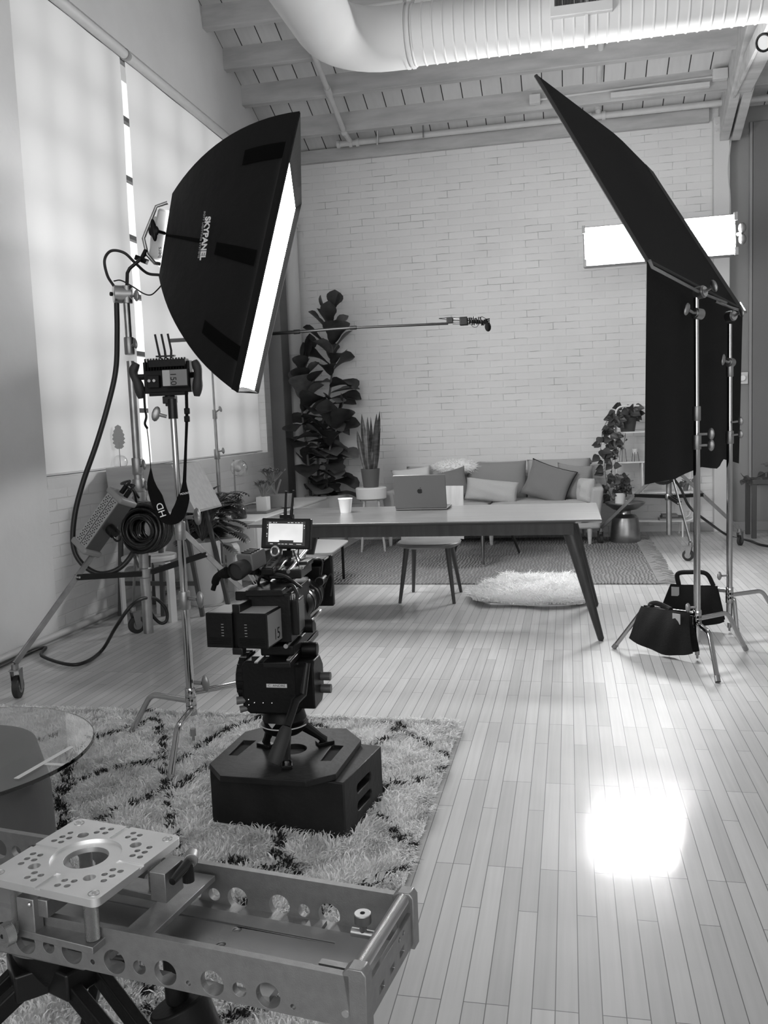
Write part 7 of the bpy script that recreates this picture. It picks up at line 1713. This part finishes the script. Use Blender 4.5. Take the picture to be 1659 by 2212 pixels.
# carriage
t = thing('slider_carriage', 'square milled aluminium carriage plate with a round opening riding on the slider', 'carriage', sp(-0.5, SWD/2, SZ))
CZp = 0.62
cr = [WZ(x, y, CZp) for x, y in ((385, 1803), (215, 1950), (155, 1766), (-22, 1893))]
pc_ = sum(cr, V((0, 0, 0)))/4; ua = ((cr[0]-cr[2])+(cr[1]-cr[3])).normalized(); vaa = V((-ua.y, ua.x, 0)); PA = (ua, vaa, UZ)
PL = ((cr[0]-cr[2]).length+(cr[1]-cr[3]).length)/4; PW = ((cr[0]-cr[1]).length+(cr[2]-cr[3]).length)/4; PS = (PL+PW)/2
def pp(a_, b_, z=0): return pc_+ua*a_+vaa*b_+UZ*z
poly = []
for cx2, cy2, a0 in ((1, 1, 0), (-1, 1, PI/2), (-1, -1, PI), (1, -1, 1.5*PI)):
    for k in range(5): a = a0+PI/2*k/4; poly.append((cx2*(PL-0.012)+0.012*math.cos(a), cy2*(PW-0.012)+0.012*math.sin(a)))
s_ = MB(); s_.prism(poly, pp(0, 0, -0.013), ua, vaa, UZ*0.013); plt = s_.build('top_plate', mat('milled_aluminium', 0.80, 0.38, 1.0, var=(8, 0.08)), t, bevel=0.0012)
ct = MB(); rl = t.location; k_ = PS/0.11
ct.cyl(pp(0, 0, -0.05)-rl, pp(0, 0, 0.05)-rl, 0.036*k_, n=48); cut(plt, ct)
ct = MB(); ct.cyl(pp(0, 0, -0.004)-rl, pp(0, 0, 0.05)-rl, 0.057*k_, n=56); cut(plt, ct)
ct = MB()
ct.box(pp(PL*0.82, 0, 0.0)-rl, (PL*0.5, 0.010, 0.006), PA); ct.box(pp(-PL*0.82, 0, 0.0)-rl, (PL*0.5, 0.010, 0.006), PA); cut(plt, ct)
ct = MB(); ct.box(pp(0, PW*0.82, 0.0)-rl, (0.010, PW*0.5, 0.006), PA); ct.box(pp(0, -PW*0.82, 0.0)-rl, (0.010, PW*0.5, 0.006), PA); cut(plt, ct)
ct = MB()
for sx in (-1, 1):
    for sy in (-1, 1):
        ct.cyl(pp(sx*0.056*k_, sy*0.056*k_, -0.05)-rl, pp(sx*0.056*k_, sy*0.056*k_, .05)-rl, 0.0098*k_, n=24)
        for (a_, b_) in ((0.024, 0.075), (0.024, 0.090), (0.040, 0.072), (0.040, 0.087), (0.075, 0.024), (0.090, 0.024), (0.072, 0.040), (0.087, 0.040), (0.084, 0.056), (0.068, 0.068+.014)): 
            if (a_, b_) == (0.068, 0.082): continue
            ct.cyl(pp(sx*a_*k_, sy*b_*k_, -0.05)-rl, pp(sx*a_*k_, sy*b_*k_, .05)-rl, 0.0052*k_, n=14)
cut(plt, ct)
s_ = MB()
for sx in (-1, 1):
    for sy in (-1, 1):
        q = pp(sx*0.093*k_*PL/PS, sy*0.093*k_*PW/PS, 0.0002); s_.nx().ring(q, 0.0085, 0.0008, n=24, m=5); s_.nx().cyl(q, q+UZ*0.0006, 0.0035, n=12)
s_.build('countersunk_screw', m_steel, t)
s_ = MB()
for sx in (-1, 1):
    for sy in (-1, 1): s_.nx().cyl(pp(sx*PL*0.66, sy*PW*0.72, -0.013), pp(sx*PL*0.66, sy*PW*0.72, -(CZp-SZ)-0.015), 0.0115, n=24)
s_.build('knurled_post', m_knurl, t)
s_ = MB()
for sy in (-1, 1): s_.nx().box(pp(0, sy*PW*0.72, -(CZp-SZ)-0.022), (2*PL*0.8, 0.04, 0.012), PA)
s_.nx().box(sp(-0.37, SWD/2, SZ-0.018), (0.05, SWD-0.04, 0.010), SA); s_.build('carriage_bar', m_alum2, t, bevel=0.001)
s_ = MB(); q = WY(70, 1985, (sp(-0.62, 0, 0)).y-0.01)
bq = sp(-0.60, -0.006, SZ+0.02); a_, z_ = hole_u(78, 1975); bq = sp(a_, -0.012, SZ+0.008)
s_.box(bq, (0.034, 0.020, 0.062), SA); s_.box(bq+u*0.02+v*0.03+UZ*0.012, (0.03, 0.06, 0.03), SA); s_.build('brake_bracket', m_alum2, t, bevel=0.0015)
kn = hole_u(55, 1992); kq = sp(kn[0]-0.002, -0.03, kn[1])
s_ = MB(); s_.cyl(kq-v*0.014-u*0.004, kq, 0.0185, n=36); s_.cyl(kq, kq+v*0.02, 0.009, n=18); s_.build('brake_knob', m_knurl, t)
s_ = MB(); s_.cyl(kq-v*0.0145-u*0.004, kq-v*0.0138-u*0.004, 0.004, n=6); s_.build('knob_socket', mat('void_black', 0.003, 0.9), t)
s_ = MB(); s_.sphere(bq+u*0.012+v*-0.012+UZ*0.024, 0.004, 10); s_.build('bracket_screw', m_steel, t)
l0, l1 = WZ(372, 1905, 0.60), WZ(405, 1866, 0.605)
s_ = MB(); s_.tube([l0, lerp(l0, l1, .3), l1], [0.006, 0.0075, 0.0085], 12); s_.cyl(l1, l1-UZ*0.03, 0.010, n=14); s_.build('clamp_lever', mat('glossy_black', 0.01, 0.15), t)
s_ = MB(); s_.box(lerp(l0, l1, .6)-u*0.03-UZ*0.02, (0.03, 0.05, 0.05), SA); s_.cyl(l1+v*0.01, l1+v*0.03-u*0.01, 0.012, n=14); s_.build('lever_bracket', m_alum2, t, bevel=0.001)
# black tripod beneath
tc_ = sp(-0.62, SWD/2, 0); tc_.z = 0
t = thing('low_tripod', 'low black tripod carrying the camera slider above the shag rug', 'tripod', tc_)
s_ = MB(); s_.box(sp(-0.60, SWD/2-0.01, SZ-RH-0.008), (0.26, 0.19, 0.013), SA); s_.build('mounting_plate', m_alum2, t, bevel=0.008, seg=3)
s_ = MB(); s_.lathe([(0.03, SZ-RH-0.12), (0.055, SZ-RH-0.10), (0.075, SZ-RH-0.05), (0.078, SZ-RH-0.016), (0.0, SZ-RH-0.015)], tc_+v*0.0, 36); s_.build('levelling_bowl', m_black, t)
s_ = MB(); s_.cyl(tc_+UZ*(SZ-RH-0.03), tc_+UZ*(SZ-RH-0.0155), 0.085, n=60); s_.build('knurled_ring', m_knurl, t)
hub = tc_+UZ*(SZ-RH-0.09)
for a_ in (-0.35, 1.9, 3.9):
    d = az(a_); f = tc_+d*0.58+UZ*0.03
    if a_ < 0: f = tc_+d*0.60+UZ*0.03
    s_ = MB(); side = V((-d.y, d.x, 0))*0.028
    s_.bar(hub+d*0.05+side, f+side*0.4, 0.022, 0.03); s_.nx().bar(hub+d*0.05-side, f-side*0.4, 0.022, 0.03); s_.build('leg_tube', m_black, t, bevel=0.003)
    s_ = MB(); s_.box(hub+d*0.05, (0.06, 0.09, 0.05), (d, side.normalized(), UZ)); s_.build('leg_hinge', m_black2, t, bevel=0.004)
    mq_ = lerp(hub+d*0.05, f, 0.55); s_ = MB(); s_.bar(mq_, tc_+UZ*0.12, 0.02, 0.02); s_.build('spreader_arm', m_black2, t)
    s_ = MB(); s_.sphere(f, (0.035, 0.035, 0.022), 14); s_.build('rubber_foot', m_rubber, t)
    s_ = MB(); s_.cyl(mq_-side*1.8, mq_+side*1.8, 0.011, n=12); s_.build('leg_lock', m_steel, t)
s_ = MB(); s_.cyl(tc_+UZ*0.10, tc_+UZ*0.15, 0.04, n=24); s_.build('spreader_hub', m_black, t)
s_ = MB(); q = sp(-0.36, 0.10, SZ-RH-0.10); s_.cyl(q, q-UZ*0.12+u*0.05, 0.05, n=22); s_.cyl(q+UZ*0.0, q+UZ*0.09, 0.02, n=12); s_.build('sprung_handle', m_black, t, bevel=0.004)
